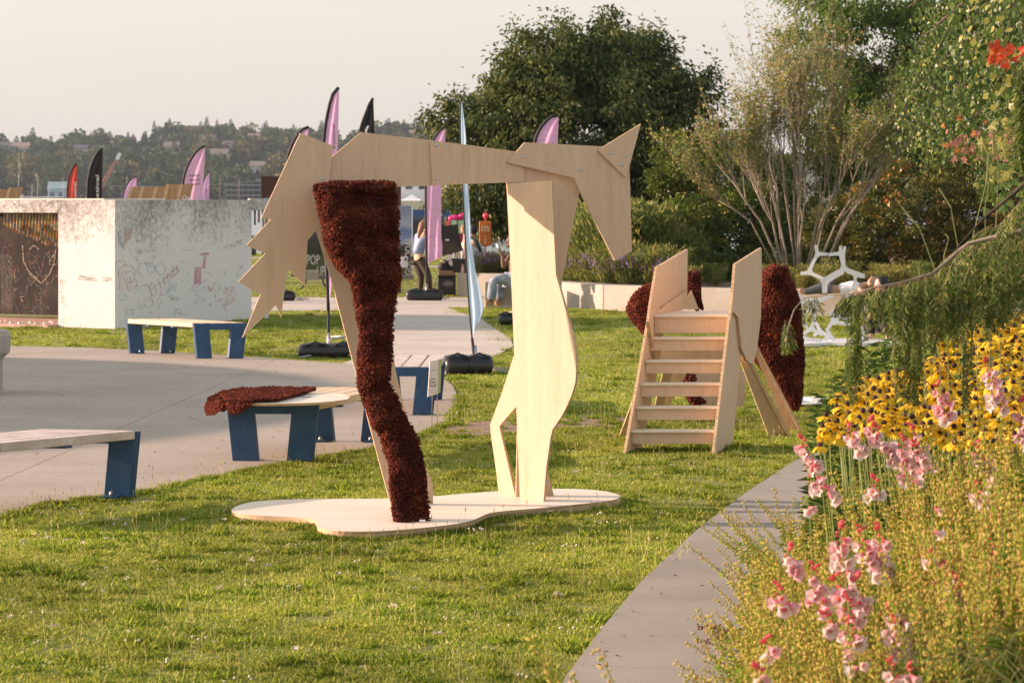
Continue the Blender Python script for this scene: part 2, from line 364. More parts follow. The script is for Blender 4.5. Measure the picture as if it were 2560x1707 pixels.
# paving ------------------------------------------------------------
def clip(poly, a, b, c):                       # keep a*x+b*y<=c
    out = []
    for i in range(len(poly)):
        p, q = poly[i - 1], poly[i]; dp, dq = a * p[0] + b * p[1] - c, a * q[0] + b * q[1] - c
        if (dp <= 0) != (dq <= 0): t = dp / (dp - dq); out.append((p[0] + (q[0] - p[0]) * t, p[1] + (q[1] - p[1]) * t))
        if dq <= 0: out.append(q)
    return out
def chaikin(poly, k=1, fixed=()):
    for _ in range(k):
        out = []
        for i in range(len(poly)):
            p, q = poly[i], poly[(i + 1) % len(poly)]
            out += [(p[0] * .75 + q[0] * .25, p[1] * .75 + q[1] * .25), (p[0] * .25 + q[0] * .75, p[1] * .25 + q[1] * .75)]
        poly = out
    return poly
PLAZA = gp([(-1500, 1340), (0, 1297), (100, 1266), (200, 1250), (300, 1243), (400, 1225), (480, 1202), (566, 1188), (650, 1170), (760, 1153), (850, 1137), (936, 1122), (1000, 1105),
            (1045, 1089), (1085, 1075), (1115, 1060), (1135, 1040), (1145, 1015), (1143, 990), (1130, 965), (1105, 945), (1060, 935), (960, 920), (860, 911), (700, 900), (560, 890), (400, 880), (200, 871), (22, 867), (-1500, 850)])
PATH = gp([(832, 918), (900, 894), (935, 862), (948, 820), (930, 795), (860, 778), (860, 776), (1115, 768), (1160, 785), (1205, 800), (1245, 828), (1275, 846), (1283, 866), (1252, 885), (1205, 900), (1140, 916), (1102, 946)])
CROSS = gp([(-500, 776), (860, 777), (1115, 768), (1500, 772), (1500, 745), (-500, 742)])
FAR1 = gp([(-700, 670), (1700, 670), (1700, 665), (-700, 665)]); FAR2 = gp([(-700, 647), (1700, 647), (1700, 643.5), (-700, 643.5)])
FORE = gp([(1330, 2300), (1372, 1800), (1415, 1707), (1500, 1592), (1600, 1470), (1740, 1338), (1870, 1238), (1985, 1162), (2100, 1118), (2250, 1080), (2560, 1040), (2800, 1030),
           (2800, 1062), (2560, 1075), (2330, 1120), (2150, 1190), (2040, 1280), (1985, 1400), (1960, 1560), (1960, 1760), (1850, 2300)])
def paving(name, poly, cuts, z, mat, th=0.12, gap=0.0035):
    """a paved area laid as separate slabs with open joints"""
    root = thing(name, None, None, (0, 0, 0)); root['kind'] = 'structure'
    polys = [poly]
    for (a, b_, c) in cuts:
        nxt = []
        for p in polys:
            q1, q2 = clip(p, a, b_, c - gap), clip(p, -a, -b_, -(c + gap))
            nxt += [q for q in (q1, q2) if len(q) > 2]
        polys = nxt
    sheet(name + '_bed', poly, z - 0.02, M['dirt'], parent=root)
    for p in polys:
        s = sheet('paving_slab', p, z, mat, th=th, parent=root)
    return root
paving('plaza', PLAZA, [(0.05, 1, 14.6), (0.05, 1, 18.2), (0.05, 1, 21.9), (0.05, 1, 26.6), (0.05, 1, 30.4), (1, -0.05, -4.4), (1, -0.05, -8.4)], 0.014, M['concrete'])
paving('connecting_path', PATH, [(0, 1, 34.0), (0.05, 1, 37.6), (0, 1, 41.6)], 0.010, M['concrete3'])
paving('cross_path', CROSS, [(1, 0, x) for x in (-9.4, -6.2, -3.1, 0.0, 3.1)], 0.006, M['concrete3'])
sheet('far_path', FAR1, 0.012, M['concrete'], th=0.1); sheet('waterside_path', FAR2, 0.012, M['concrete'], th=0.1)
paving('garden_path', FORE, [(0.25, 1, 10.75), (0.5, 1, 17.9), (0.9, 1, 22.8)], 0.03, M['concrete2'], gap=0.003)
DIRT = gp(chaikin([(1105, 1075), (1160, 1052), (1260, 1046), (1420, 1040), (1560, 1042), (1590, 1052), (1480, 1068), (1330, 1078), (1190, 1090), (1120, 1090)], 2))
sheet('bare_ground', DIRT, 0.004, M['dirt'])

# ------------------------------------------------------------------ lawn grass
BASEPX = [(575.5, 1275), (590, 1264), (626, 1253.7), (692.7, 1248.4), (825, 1246), (975.6, 1246), (1081.8, 1240.5), (1160, 1233), (1245, 1227), (1378, 1220.6), (1466.5, 1222), (1520, 1228), (1548, 1236), (1553, 1242), (1528, 1251.5),
          (1444, 1260), (1356, 1269), (1267.5, 1275.9), (1223, 1281), (1201, 1291), (1179, 1302), (1112.7, 1313), (1024, 1322), (936, 1328), (847, 1327.6), (807.6, 1322), (792, 1313.4), (794, 1303), (776.7, 1295.8), (714.8, 1291), (626, 1287), (586.5, 1281)]
def smooth_px(P, k):
    for _ in range(k):
        P = [q for i in range(len(P)) for q in ((P[i][0] * .75 + P[(i + 1) % len(P)][0] * .25, P[i][1] * .75 + P[(i + 1) % len(P)][1] * .25), (P[i][0] * .25 + P[(i + 1) % len(P)][0] * .75, P[i][1] * .25 + P[(i + 1) % len(P)][1] * .75))]
    return P
BASEPX = smooth_px(BASEPX, 2)
BASE = [(G(x, y, 0.05).x, G(x, y, 0.05).y) for x, y in BASEPX]
cubeL = Vector((-0.886, 0.463, 0)); cubeR = Vector((0.463, 0.886, 0)); CC = Vector((-5.93, 38.86, 0)); CLEN = 3.7
CUBE = [tuple(CC), tuple(CC + cubeR * CLEN), tuple(CC + cubeR * CLEN + cubeL * 4.6), tuple(CC + cubeL * 4.6)]
NOGRASS = [PLAZA, PATH, CROSS, FAR1, FAR2, FORE, BASE, CUBE]
def blade_patch(seed, n, R, h0, h1, w, spread):
    rs = np.random.RandomState(seed); r = R * np.sqrt(rs.rand(n)); a = rs.rand(n) * 2 * pi
    C = np.stack([r * np.cos(a), r * np.sin(a), np.full(n, -0.004)], 1)
    az = rs.rand(n) * 2 * pi; lean = rs.rand(n) ** 0.8 * spread
    D = np.stack([np.cos(az) * np.sin(lean), np.sin(az) * np.sin(lean), np.cos(lean)], 1)
    h = h0 + (h1 - h0) * rs.rand(n) ** 1.5
    return leaf_np(C, D, np.array([[0, 0, 1.0]]) + rs.normal(size=(n, 3)) * .3, h, w * (0.7 + .6 * rs.rand(n)), bend=0.35, tint=rs.rand(n), wide=0.35)
grass_mat = leaf_mat('grass_blades', [(0.0, (0.11, 0.20, 0.015)), (0.35, (0.28, 0.40, 0.03)), (0.74, (0.48, 0.54, 0.07)), (0.90, (0.66, 0.62, 0.24)), (1.0, (0.76, 0.7, 0.4))], transl=0.5, rough=0.6, wn_amt=0.62, wscale=1.6, wcol=(0.50, 0.49, 0.10), patch=.28)
GV = []
clm = flat_mat('clover_head', (.58, .54, .42))
for k in range(5):
    v, f, t = blade_patch(20 + k, 520, 0.15, 0.008, 0.026, 0.0046, 1.5); me = np_mesh(f'turf_{k}', v, f, tint=t); me.materials.append(grass_mat); GV.append(me)
for k in range(2):                      # coarse tufts and clover-like rosettes
    rs = np.random.RandomState(60 + k); n = 80; v1 = blade_patch(50 + k, n, 0.06, 0.03, 0.06, 0.006, 1.15)
    me = np_mesh(f'tuft_{k}', v1[0], v1[1], tint=v1[2] * 0.7); me.materials.append(grass_mat); GV.append(me)
for k in range(2):                      # dry seed stalks
    rs = np.random.RandomState(80 + k); parts = []
    for q in range(4):
        x, y = rs.normal(size=2) * 0.06; hh = 0.06 + .06 * rs.rand(); dx, dy = rs.normal(size=2) * .02
        parts.append(quad3([(x, y, 0), (x + dx * .6, y + dy * .6, hh * .6), (x + dx, y + dy, hh)], 0.0011, 0.0008, 3, 0.93))
        parts.append(quad3([(x + dx, y + dy, hh - .004), (x + dx, y + dy, hh + .018)], 0.0026, 0.0012, 4, 0.97 if q % 2 else 0.3))
    v, f, t = join_np(parts); me = np_mesh(f'stalk_{k}', v, f, tint=t); me.materials.append(grass_mat); GV.append(me)
for k in range(2):
    mb = MB()
    for q in range(3): mb.ball((random.gauss(0, .07), random.gauss(0, .07), .022), (.0065, .0065, .006), 6, 4)
    me = mb.mesh('clover'); me.materials.append(clm); GV.append(me)
rs = np.random.RandomState(5); PT = []; SCL = []; IDX = []
def field(y0, y1, step, scale, half=0.205):
    n = int((y1 - y0) * (2 * (y1 * half + .8)) / step ** 2); Yv = y0 + (y1 - y0) * rs.rand(n); Xv = (rs.rand(n) * 2 - 1) * (y1 * half + .8)
    k = np.abs(Xv) < Yv * half + 0.7; p = np.stack([Xv[k], Yv[k]], 1)
    for q in NOGRASS: p = p[~inpoly(p, q)]
    d = inpoly(p, DIRT) & (rs.rand(len(p)) < 0.85); p = p[~d]
    PT.append(np.column_stack([p, np.zeros(len(p))])); s = scale * (0.75 + 0.5 * rs.rand(len(p)))
    SCL.append(np.stack([s, s, np.clip(s, 0.7, 1.35) * (0.8 + .5 * rs.rand(len(p)))], 1)); IDX.append(rs.randint(0, 5, len(p)))
field(9.6, 15, 0.105, 0.95); field(15, 22, 0.135, 1.1); field(22, 32, 0.2, 1.5); field(32, 48, 0.33, 2.3); field(48, SHORE, 0.9, 5.5)
for (lo, hi, cnt, sc_) in ((9.6, 24, 2200, 1.0), (22, 45, 1400, 1.3)):
    Yv = lo + (hi - lo) * rs.rand(cnt); Xv = (rs.rand(cnt) * 2 - 1) * Yv * .205; p = np.stack([Xv, Yv], 1)
    for q in NOGRASS: p = p[~inpoly(p, q)]
    PT.append(np.column_stack([p, np.zeros(len(p))])); s = sc_ * (0.6 + .6 * rs.rand(len(p))); SCL.append(np.stack([s, s, s], 1)); ii = rs.choice([5, 6, 5, 6, 7, 8], len(p)); IDX.append(ii)
Yv = 9.8 + 30 * rs.rand(520) ** 1.1; Xv = (rs.rand(520) * 2 - 1) * Yv * .205; p = np.stack([Xv, Yv], 1)
for q in NOGRASS: p = p[~inpoly(p, q)]
PT.append(np.column_stack([p, np.zeros(len(p))])); s = .5 + .7 * rs.rand(len(p)); SCL.append(np.stack([s, s, s], 1)); IDX.append(rs.randint(9, 11, len(p)))
# taller weeds along the edge of the plaza
E_ = np.array(PLAZA[1:19]); seg = rs.randint(0, len(E_) - 1, 700); tt = rs.rand(700, 1); p = E_[seg] * (1 - tt) + E_[seg + 1] * tt; p[:, 1] -= np.abs(rs.normal(size=700)) * .07
PT.append(np.column_stack([p, np.zeros(700)])); s = 0.5 + .6 * rs.rand(700) ** 2; SCL.append(np.stack([s, s, s * .8], 1)); IDX.append(rs.choice([5, 6, 5, 6, 5, 6, 5, 6, 7], 700))
# grass creeping up against the ply base
E_ = np.array(BASE[60:]); seg = rs.randint(0, len(E_) - 1, 260); tt = rs.rand(260, 1); p = E_[seg] * (1 - tt) + E_[seg + 1] * tt; p[:, 1] -= .02 + np.abs(rs.normal(size=260)) * .03
PT.append(np.column_stack([p, np.zeros(260)])); s = 0.5 + .5 * rs.rand(260); SCL.append(np.stack([s, s, s * .8], 1)); IDX.append(rs.choice([5, 6], 260))
PT = np.concatenate(PT); SCL = np.concatenate(SCL); IDX = np.concatenate(IDX)
ROT = np.column_stack([np.zeros(len(PT)), np.zeros(len(PT)), rs.rand(len(PT)) * 2 * pi])
scatter('grass', GV, PT, ROT, SCL, IDX, label='short sunlit lawn grass with dry yellow blades')
# downy white feathers lying on the lawn
fm = noise_mat('feather_down', [(0.3, (0.62, 0.52, 0.40)), (0.7, (0.82, 0.74, 0.62))], nscale=30, rough=0.8)
fmes = []
for k in range(4):
    r_ = np.random.RandomState(200 + k); n = 34; t_ = np.linspace(-1, 1, n); curve = np.stack([t_ * .03, 0.012 * np.sin(t_ * 2 + k), 0.024 + .008 * (1 - t_ ** 2)], 1)
    D = np.stack([r_.normal(size=n) * .5 + .2, r_.choice([-1, 1], n) * (1 + 0 * t_), r_.rand(n) * .9], 1)
    v, f, t = leaf_np(curve, D, np.array([[0, 0, 1.]]), 0.008 + .018 * (1 - t_ ** 2), 0.004, bend=-.3); fmes.append(np_mesh(f'feather_{k}', v, f))
FPOS = [(667, 1427), (265, 1427), (545, 1486), (540, 1640 * .985), (125, 1663), (905, 1694 * .99), (620, 1630 * .87), (207, 1475), (330, 1480), (214, 1536), (670, 1385), (723, 1366), (628, 1405), (630, 1412), (799, 1404), (457, 1309),
        (560, 1308), (611, 1311), (385, 1410), (345, 1434), (135, 1580), (25, 1552), (60, 1365), (110, 1355), (163, 1356), (1520, 1220 * .98), (1340, 1560 * .96), (845, 1448), (860, 1376), (1375, 1290), (1440, 1190), (1490, 1172), (1512, 1167), (1640, 1195),
        (1820, 1180), (1680, 1172), (1600, 1172), (1395, 1500), (1210, 1480), (1100, 1600), (980, 1530), (320, 1590), (740, 1640), (1250, 1390), (1460, 1400), (208, 1366), (45, 1440)]
for i, (x, y) in enumerate(FPOS):
    o = link('feather', fmes[i % 4], fm); g_ = G(x, y, 0.0); o.location = g_; o.rotation_euler = (0, 0, random.uniform(0, 6.28)); s = random.uniform(0.35, 1.0); o.scale = (s, s, s)
    props(o, 'small downy white feather lying in the short grass', 'feather', 'loose feathers on the lawn')
# ------------------------------------------------------------------ plywood horse
def board(name, pl, px, th, parent, off=0.0, mat='birch', edge=True):
    """a flat sheet cut to an outline; off = how far its front face stands in front of the plane"""
    pts = [pl.at(x, y, off) for x, y in px]
    # keep a constant winding
    mb = MB().prism(pts, -pl.n * th, 0, 1 if edge else 0)
    o = mb.build(name, [M[mat], M['plyedge']], parent)
    import bmesh
    bm = bmesh.new(); bm.from_mesh(o.data); bmesh.ops.recalc_face_normals(bm, faces=bm.faces); bm.to_mesh(o.data); bm.free()
    return o
def bolt(pl, x, y, off, parent, r=0.008):
    c = pl.at(x, y, off); n = pl.n; MB().tube([c - n * .002, c + n * .002, c + n * .0065], [r * 1.35, r * 1.35, r * .8], n=8).build('bolt_head', M['bolt'], parent)
horse = thing('horse_sculpture', 'plywood horse sculpture with one shaggy brown leg, standing on a kidney shaped base', 'sculpture', (0, 16.4, 0))
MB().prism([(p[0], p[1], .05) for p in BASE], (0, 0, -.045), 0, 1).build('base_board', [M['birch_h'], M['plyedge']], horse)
bodyP = Plane((0.234, 16.60, 0), (0.970, 0.243, 0))
legN = Plane(G(1300, 1248.2, .05), (0.783, -0.622, 0))
rump = board('rump_panel', bodyP, [(828, 394), (903, 330.7), (1078, 351), (1082, 464.6), (985, 467), (800, 470), (792, 430)], 0.018, horse)
mid = board('back_panel', bodyP, [(1075, 351), (1180, 364), (1286, 378.6), (1310, 390), (1310, 455.5), (1269.6, 456.7), (1081, 463.5)], 0.018, horse, off=0.02)
chest = board('chest_panel', bodyP, [(1268, 402), (1300, 392), (1433, 436), (1440, 455), (1449, 478), (1405, 701), (1396, 900), (1380, 1060), (1369, 1174), (1385.5, 1240.5), (1290, 1242), (1296, 1000), (1280, 700), (1267.6, 457)], 0.018, horse, off=0.0)
head = board('head_panel', bodyP, [(1267.6, 406.4), (1312, 356), (1508, 366.5), (1540, 380), (1573.7, 417.6), (1580, 628), (1537, 651), (1454, 489), (1435, 445)], 0.018, horse, off=0.042)
ear = board('ear_panel', bodyP, [(1495.5, 376.7), (1508, 367.5), (1602.4, 309.8), (1573.7, 416), (1564, 443.7)], 0.018, horse, off=0.064)
tail = board('tail_panel', bodyP, [(751, 333), (833, 364.6), (826, 420), (822, 457), (812, 520), (799, 563), (791, 575), (769, 602), (763, 714.6), (721, 671.8), (714, 709), (703, 793), (690, 763), (606, 844), (651.4, 736), (596, 705),
                                       (663, 633.6), (616, 613.6), (682, 544.3), (652.5, 546.8)], 0.018, horse, off=0.022)
front = board('front_leg_panel', legN, [(1269, 459), (1379, 452), (1384, 570), (1389.7, 687), (1408, 752), (1424, 805), (1435, 850), (1440, 890), (1440.5, 925), (1438, 957), (1427.6, 991), (1415, 1019), (1402, 1043), (1381, 1073.8), (1376, 1094.5), (1371, 1130), (1366, 1163), (1362, 1210),
                                        (1358.7, 1253.4), (1300, 1248.2), (1290, 1000), (1280, 750), (1272, 560)], 0.02, horse)
legB = Plane(G(1246.8, 1236.5, .05), (0.783, -0.622, 0))
board('front_leg_panel', legB, [(1300, 860), (1284.7, 888), (1254, 984), (1225, 1061.7), (1228, 1095), (1235, 1139), (1242, 1190), (1247, 1237), (1288, 1240.5), (1270, 1160), (1248, 1066), (1262, 1048), (1288, 1019), (1320, 990), (1330, 880)], 0.02, horse)
# rear ply leg: leans from the body plane out towards the front at its foot
pA = bodyP.at(800, 480, 0.03); pB = bodyP.at(1000, 480, 0.03); pC = G(975, 1262, .05)
u_ = (pB - pA).normalized(); rearP = Plane(pA, u_, (pC - pA) - u_ * (pC - pA).dot(u_))
board('rear_leg_panel', rearP, [(791, 575), (770, 505), (800, 478), (960, 475), (985, 600), (978, 760), (979, 853), (990, 930), (1020, 1060), (1046, 1120), (1058.7, 1159), (1075, 1190), (1082, 1212), (1083, 1266), (977, 1260), (975, 1255), (926, 1070), (876, 880), (829, 700)], 0.018, horse)
for x, y in ((1091, 363), (1118, 366), (1093.6, 446), (1121, 445.5)): bolt(bodyP, x, y, 0.02, horse)
for x, y in ((806, 446.5), (782.4, 465)): bolt(bodyP, x, y, 0.022, horse, 0.009)
for x, y in ((1308, 392), (1379, 408.6), (1448.7, 425)): bolt(bodyP, x, y, 0.042, horse)
for x, y in ((1526.5, 383), (1561, 390.4), (1554.5, 412)): bolt(bodyP, x, y, 0.064, horse)
# ------------------------------------------------------------------ shaggy pile
from mathutils import noise as mnoise
def pile(name, surf, nu, nv, count, parent, length=0.026, rad=0.0062, seed=1, droop=0.5, flip=False):
    """surf(u, v) -> point, closed or open sheet; fingers of pile scattered over it"""
    P = [[surf(i / (nu - 1), j / (nv - 1)) for j in range(nv)] for i in range(nu)]
    me = grid_mesh(name + '_backing', P); core = link('pile_backing', me, M['furcore'], parent)
    rs = np.random.RandomState(seed); A_ = np.array([[tuple(p) for p in r] for r in P])
    a = A_[:-1, :-1]; b_ = A_[:-1, 1:]; c = A_[1:, :-1]; d = A_[1:, 1:]
    N = np.cross(b_ - a, c - a) * (-1 if flip else 1); area = np.linalg.norm(N, axis=2); N = norm(N); w = (area / area.sum()).ravel()
    k = rs.choice(len(w), count, p=w); u = rs.rand(count, 1); v = rs.rand(count, 1)
    a, b_, c, d, Nf = [q.reshape(-1, 3)[k] for q in (a, b_, c, d, N)]
    C = (a * (1 - v) + b_ * v) * (1 - u) + (c * (1 - v) + d * v) * u
    sw = np.array([tuple(mnoise.noise_vector(Vector(c_) * 9.0)) for c_ in C]); D = norm(Nf + sw * .9 + rs.normal(size=(count, 3)) * .30 + np.array([[0, 0, -droop]])); ln = length * (0.65 + .6 * rs.rand(count, 1)); D2 = norm(D + np.array([[0, 0, -droop * .9]]))
    S = norm(np.cross(D, rs.normal(size=(count, 3)))); T = np.cross(D, S); V = []; nsd = 3
    for (lv, rr, off) in ((0, .8, 0), (1, 1.0, 0.5), (2, 1.0, 0.92), (3, 0.35, 1.1)):
        cen = C + D * ln * min(off, .55) + D2 * ln * max(off - .55, 0)
        for q in range(nsd): an = 2 * pi * q / nsd; V.append(cen + (S * cos(an) + T * sin(an)) * rad * rr * 1.0)
    V = np.stack(V, 1).reshape(-1, 3); F = []; base = np.arange(count)[:, None] * (4 * nsd)
    for lv in range(3):
        for q in range(nsd): F.append(base + np.array([[lv * nsd + q, lv * nsd + (q + 1) % nsd, (lv + 1) * nsd + (q + 1) % nsd, (lv + 1) * nsd + q]]))
    F = np.concatenate(F); t = np.repeat(np.clip(0.48 + .22 * rs.normal(size=count) + .35 * sw[:, 0], 0, 1), 4 * nsd)
    o = link('pile_tufts', np_mesh(name + '_tufts', V, F, True, t), M['fur'], parent); o['kind'] = 'stuff'
    return core
furtab = [  # row, left x, right x, depth (m), bulge towards the viewer
    (466, 789, 986, 16.50, .16), (480, 787, 990, 16.48, .19), (515, 791, 995, 16.45, .23), (560, 800, 997, 16.42, .25), (600, 812, 998, 16.39, .24), (640, 826, 999, 16.36, .22), (675, 845, 1001, 16.33, .21), (695, 868, 1002, 16.32, .20), (706, 880, 998, 16.31, .16),
    (722, 882, 992, 16.3, .12), (750, 886, 990, 16.27, .12), (790, 893, 988, 16.23, .12), (820, 899, 984, 16.2, .11), (850, 899, 980, 16.17, .11), (880, 896, 979, 16.14, .11), (920, 893, 976, 16.1, .11), (965, 891, 976, 16.05, .11), (1000, 905, 994, 16.01, .11), (1040, 925, 1014, 15.97, .11),
    (1075, 940, 1032, 15.93, .11), (1105, 951, 1046, 15.9, .11), (1135, 962, 1054, 15.87, .12), (1165, 975, 1057, 15.83, .12), (1200, 976, 1063, 15.8, .12), (1240, 977, 1070, 15.76, .12), (1280, 981, 1073, 15.72, .12), (1302, 984, 1075, 15.7, .12)]
from mathutils import noise as mnoise
def fur_leg(u, v):
    y = lerp(466, 1302, u); xl, xr, Y, bl = interp(furtab, y); Y *= .9725; th = 2 * pi * (v - 0.25) ; c = (xl + xr) / 2; w = (xr - xl) / 2 - 5
    x = c - cos(th + pi / 2 * 0) * 0 + w * sin(2 * pi * v - pi) ; dep = -cos(2 * pi * v - pi)
    p = A(x, y, Y); back = 0.35 if dep > 0 else 1.0
    s_ = sin(2 * pi * v - pi); s0 = -0.50 if y < 690 else -.2
    if dep < 0: dep = -math.sqrt(max(0, 1 - ((s_ - s0) / (1 + s0 if s_ < s0 else 1 - s0)) ** 2)) if s_ < s0 else -max(0, 1 - ((s_ - s0) / (1 - s0)) ** 1.7)
    p.y = Y + dep * bl * back * 0.9 + 0.06
    q = Vector((x * 0.006, y * 0.004, 0)); fold = mnoise.noise(Vector((x * .017, y * .013, 1.3))) * 0.11 + mnoise.noise(Vector((x * .04 + y * .018, y * .028, 4.1))) * 0.07
    p.y += fold if dep < 0.2 else 0
    p.x += 0.012 * mnoise.noise(Vector((y * .03, v * 3, 2)))
    if 660 < y < 720: p.y -= 0.05 * max(0, 1 - abs(y - 690) / 30.0) * (1 if dep < 0 else 0)
    return p
pile('leg_cover', fur_leg, 90, 44, 27000, horse, 0.021, 0.0044, 3, droop=0.4, flip=True)
def fur_rim(u, v):                        # rolled top edge of the cover, over the body panel
    x = lerp(788, 988, u); y = 470 - 8 * sin(pi * u) - 4 * u; a = 2 * pi * v
    p = A(x, y + 6, 16.01 + .02 * sin(7 * u)); p.y += 0.10 * cos(a) + 0.02; p.z += (0.016 + .006 * sin(9 * u)) * sin(a); return p
pile('cover_rim', fur_rim, 24, 10, 3200, horse, 0.023, 0.0044, 8, droop=0.1)
# small white tag at the foot
MB().box(A(1056, 1301, 15.14), (0.035, 0.004, 0.012)).build('foot_tag', M['white'], horse)

# ------------------------------------------------------------------ benches
def bench(label, F0, F1, W=0.66, planks=5, pm='plank', legs0=(0, 1), legs1=(0, 1), uu=None):
    """F0, F1: ground midpoints under the two end frames; each frame is a U of board with tapering legs"""
    F0 = Vector((F0[0], F0[1], 0)); F1 = Vector((F1[0], F1[1], 0)); ax = (F1 - F0).normalized()
    root = thing('park_bench', label, 'bench', (F0 + F1) / 2, 'blue and timber benches around the plaza')
    u0 = Vector((uu[0], uu[1], 0)).normalized(); z0 = 0.014
    for F, lg, sg in ((F0, legs0, -1), (F1, legs1, 1)):
        half = [[(-W * .5, .425), (-W * .435, 0), (-W * .155, 0), (-W * .205, .345), (0, .345), (0, .425)], [(W * .5, .425), (W * .435, 0), (W * .155, 0), (W * .205, .345), (0, .345), (0, .425)]]
        if len(lg) == 2: prof = [half[0][:4] + [(W * .205, .345), (W * .155, 0), (W * .435, 0), (W * .5, .425)]]
        else: prof = [half[lg[0]]]
        for pr in prof:
            mb = MB().prism([F + u0 * s + Vector((0, 0, z + z0)) for s, z in pr], ax * sg * 0.045)
            import bmesh
            o = mb.build('end_frame', M['blue'], root, bevel=0.004)
            bm = bmesh.new(); bm.from_mesh(o.data); bmesh.ops.recalc_face_normals(bm, faces=bm.faces); bm.to_mesh(o.data); bm.free()
        for k in lg:
            s = (-1, 1)[k] * W * .295; c = F + u0 * s - ax * sg * 0.05
            R = Matrix((u0, Vector((-u0.y, u0.x, 0)), (0, 0, 1))).transposed()
            pb = MB().box(c + Vector((0, 0, z0 + .008)), (.11, .10, .014), R).build('foot_plate', M['blue'], root)
            MB().tube([c + Vector((0, 0, z0 + .012)), c + Vector((0, 0, z0 + .03)), c + Vector((0, 0, z0 + .045))], [.014, .012, .006], n=6).build('anchor_bolt', M['steel'], pb)
    pitch = W / planks
    for k in range(planks):
        s0, s1 = -W / 2 + k * pitch + .006, -W / 2 + (k + 1) * pitch - .006
        dz = random.uniform(-.002, .002)
        b4 = [F0 + u0 * s0, F0 + u0 * s1, F1 + u0 * s1, F1 + u0 * s0]
        MB().hexa([p + Vector((0, 0, .375 + z0)) for p in b4], [p + Vector((0, 0, .432 + z0 + dz)) for p in b4]).build('seat_plank', M[pm], root, bevel=0.005)
    for t in (0.3, 0.68):
        c = F0.lerp(F1, t); c2 = [c + u0 * s + ax * d for s, d in ((-W * .5, -.03), (W * .5, -.03), (W * .5, .03), (-W * .5, .03))]
        MB().hexa([p + Vector((0, 0, .360 + z0)) for p in c2], [p + Vector((0, 0, .3745 + z0)) for p in c2]).build('cross_strap', M['blue'], root)
    return root
def gx(x, y): g = G(x, y); return (g.x, g.y)
bench('blue bench with pale timber seat in front of the white chalked pavilion', gx(546, 898.5), gx(382, 886), W=0.64, planks=5, pm='planknew', uu=(1, 0.05))
bench('blue bench carrying the round ply board and the brown shaggy rug', gx(686, 1155.5), gx(868, 1107.5), W=0.68, planks=5, pm='planknew', uu=(1, -0.045))
bench('blue bench cut off by the left edge of the photo, weathered seat planks', gx(222, 1246), (-3.95, 15.4), W=0.64, planks=5, legs0=(1,), uu=(1, -0.17))
g0 = G(1020, 1040); bench('blue bench with four wide planks, behind the shaggy leg and the small yard sign', (G(1003, 1040).x, g0.y), (G(1003, 1040).x + .03, g0.y + 1.75), W=0.66, planks=4, uu=(1, 0.0))
# round ply board on the bench, and the rug on both
BT = 0.432 + 0.014 + 0.003
bc = Vector((G(800, 1010, BT).x, G(800, 995, BT).y, BT))
discpx = [(622, 1006), (640, 1000), (700, 989), (760, 983), (820, 981), (860, 984), (876, 992), (868, 998), (830, 1003), (780, 1006.5), (720, 1008), (665, 1008.5), (635, 1008)]
disc = [G(x, y, BT + .018) for x, y in discpx]
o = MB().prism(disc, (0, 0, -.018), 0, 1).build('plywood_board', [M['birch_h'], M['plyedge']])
props(o, 'thin round-edged pale plywood board lying on the bench beside the brown rug', 'board')
lab = MB().add([G(x, y, BT + .0195) for x, y in ((745, 990), (782, 990), (774, 993.5), (755, 993.5))], [(0, 1, 2, 3)]).build('printed_label', flat_mat('label_grey', (.3, .3, .34)), o)
rug = thing('shaggy_rug', 'brown shaggy rug hanging over the left end of the bench', 'rug', (G(640, 1150).x, G(640, 1150).y, BT))
def rug_top(u, v):
    xl, xr = 519, interp([(0, 788), (1, 640)], v)[0]
    yb, yf = interp([(0, 986), (.3, 975), (.6, 971), (1, 974)], u)[0], interp([(0, 992), (.35, 1004), (.65, 1002), (1, 977)], u)[0]
    x = lerp(519, 788, u) if v < .5 else lerp(519, 788, u) * 1; y = lerp(yb, yf, v); zt = BT + .03
    g_ = G(x, y, zt); e = max(0, (560 - x) / 41.0); g_.z -= 0.085 * e ** 1.6 * (0.7 + .3 * sin(v * 9)); 
    g_.z += 0.008 * mnoise.noise(Vector((x * .03, y * .1, 0)))
    return g_
pile('rug_top', rug_top, 40, 14, 8500, rug, 0.020, 0.0044, 14, droop=-0.2)
def rug_front(u, v):
    x = lerp(520, 628, u); yt = interp([(0, 990), (.35, 1000), (1, 1005)], u)[0]; yb = interp([(0, 1014), (.15, 1022), (.35, 1022), (.45, 1012), (.6, 1030), (.72, 1027), (.85, 1012), (1, 1007)], u)[0]
    g_ = G(lerp(519, 788, (x - 519) / 269), yt, BT + .03); e = max(0, (560 - x) / 41.0); g_.z -= 0.05 * e ** 1.6
    g_.z -= (yb - yt) * v * g_.y / FPX; g_.y -= 0.03 * sin(v * pi) + .01 * sin(u * 25); return g_
pile('rug_front', rug_front, 30, 8, 2800, rug, 0.025, 0.0046, 15, droop=0.6)
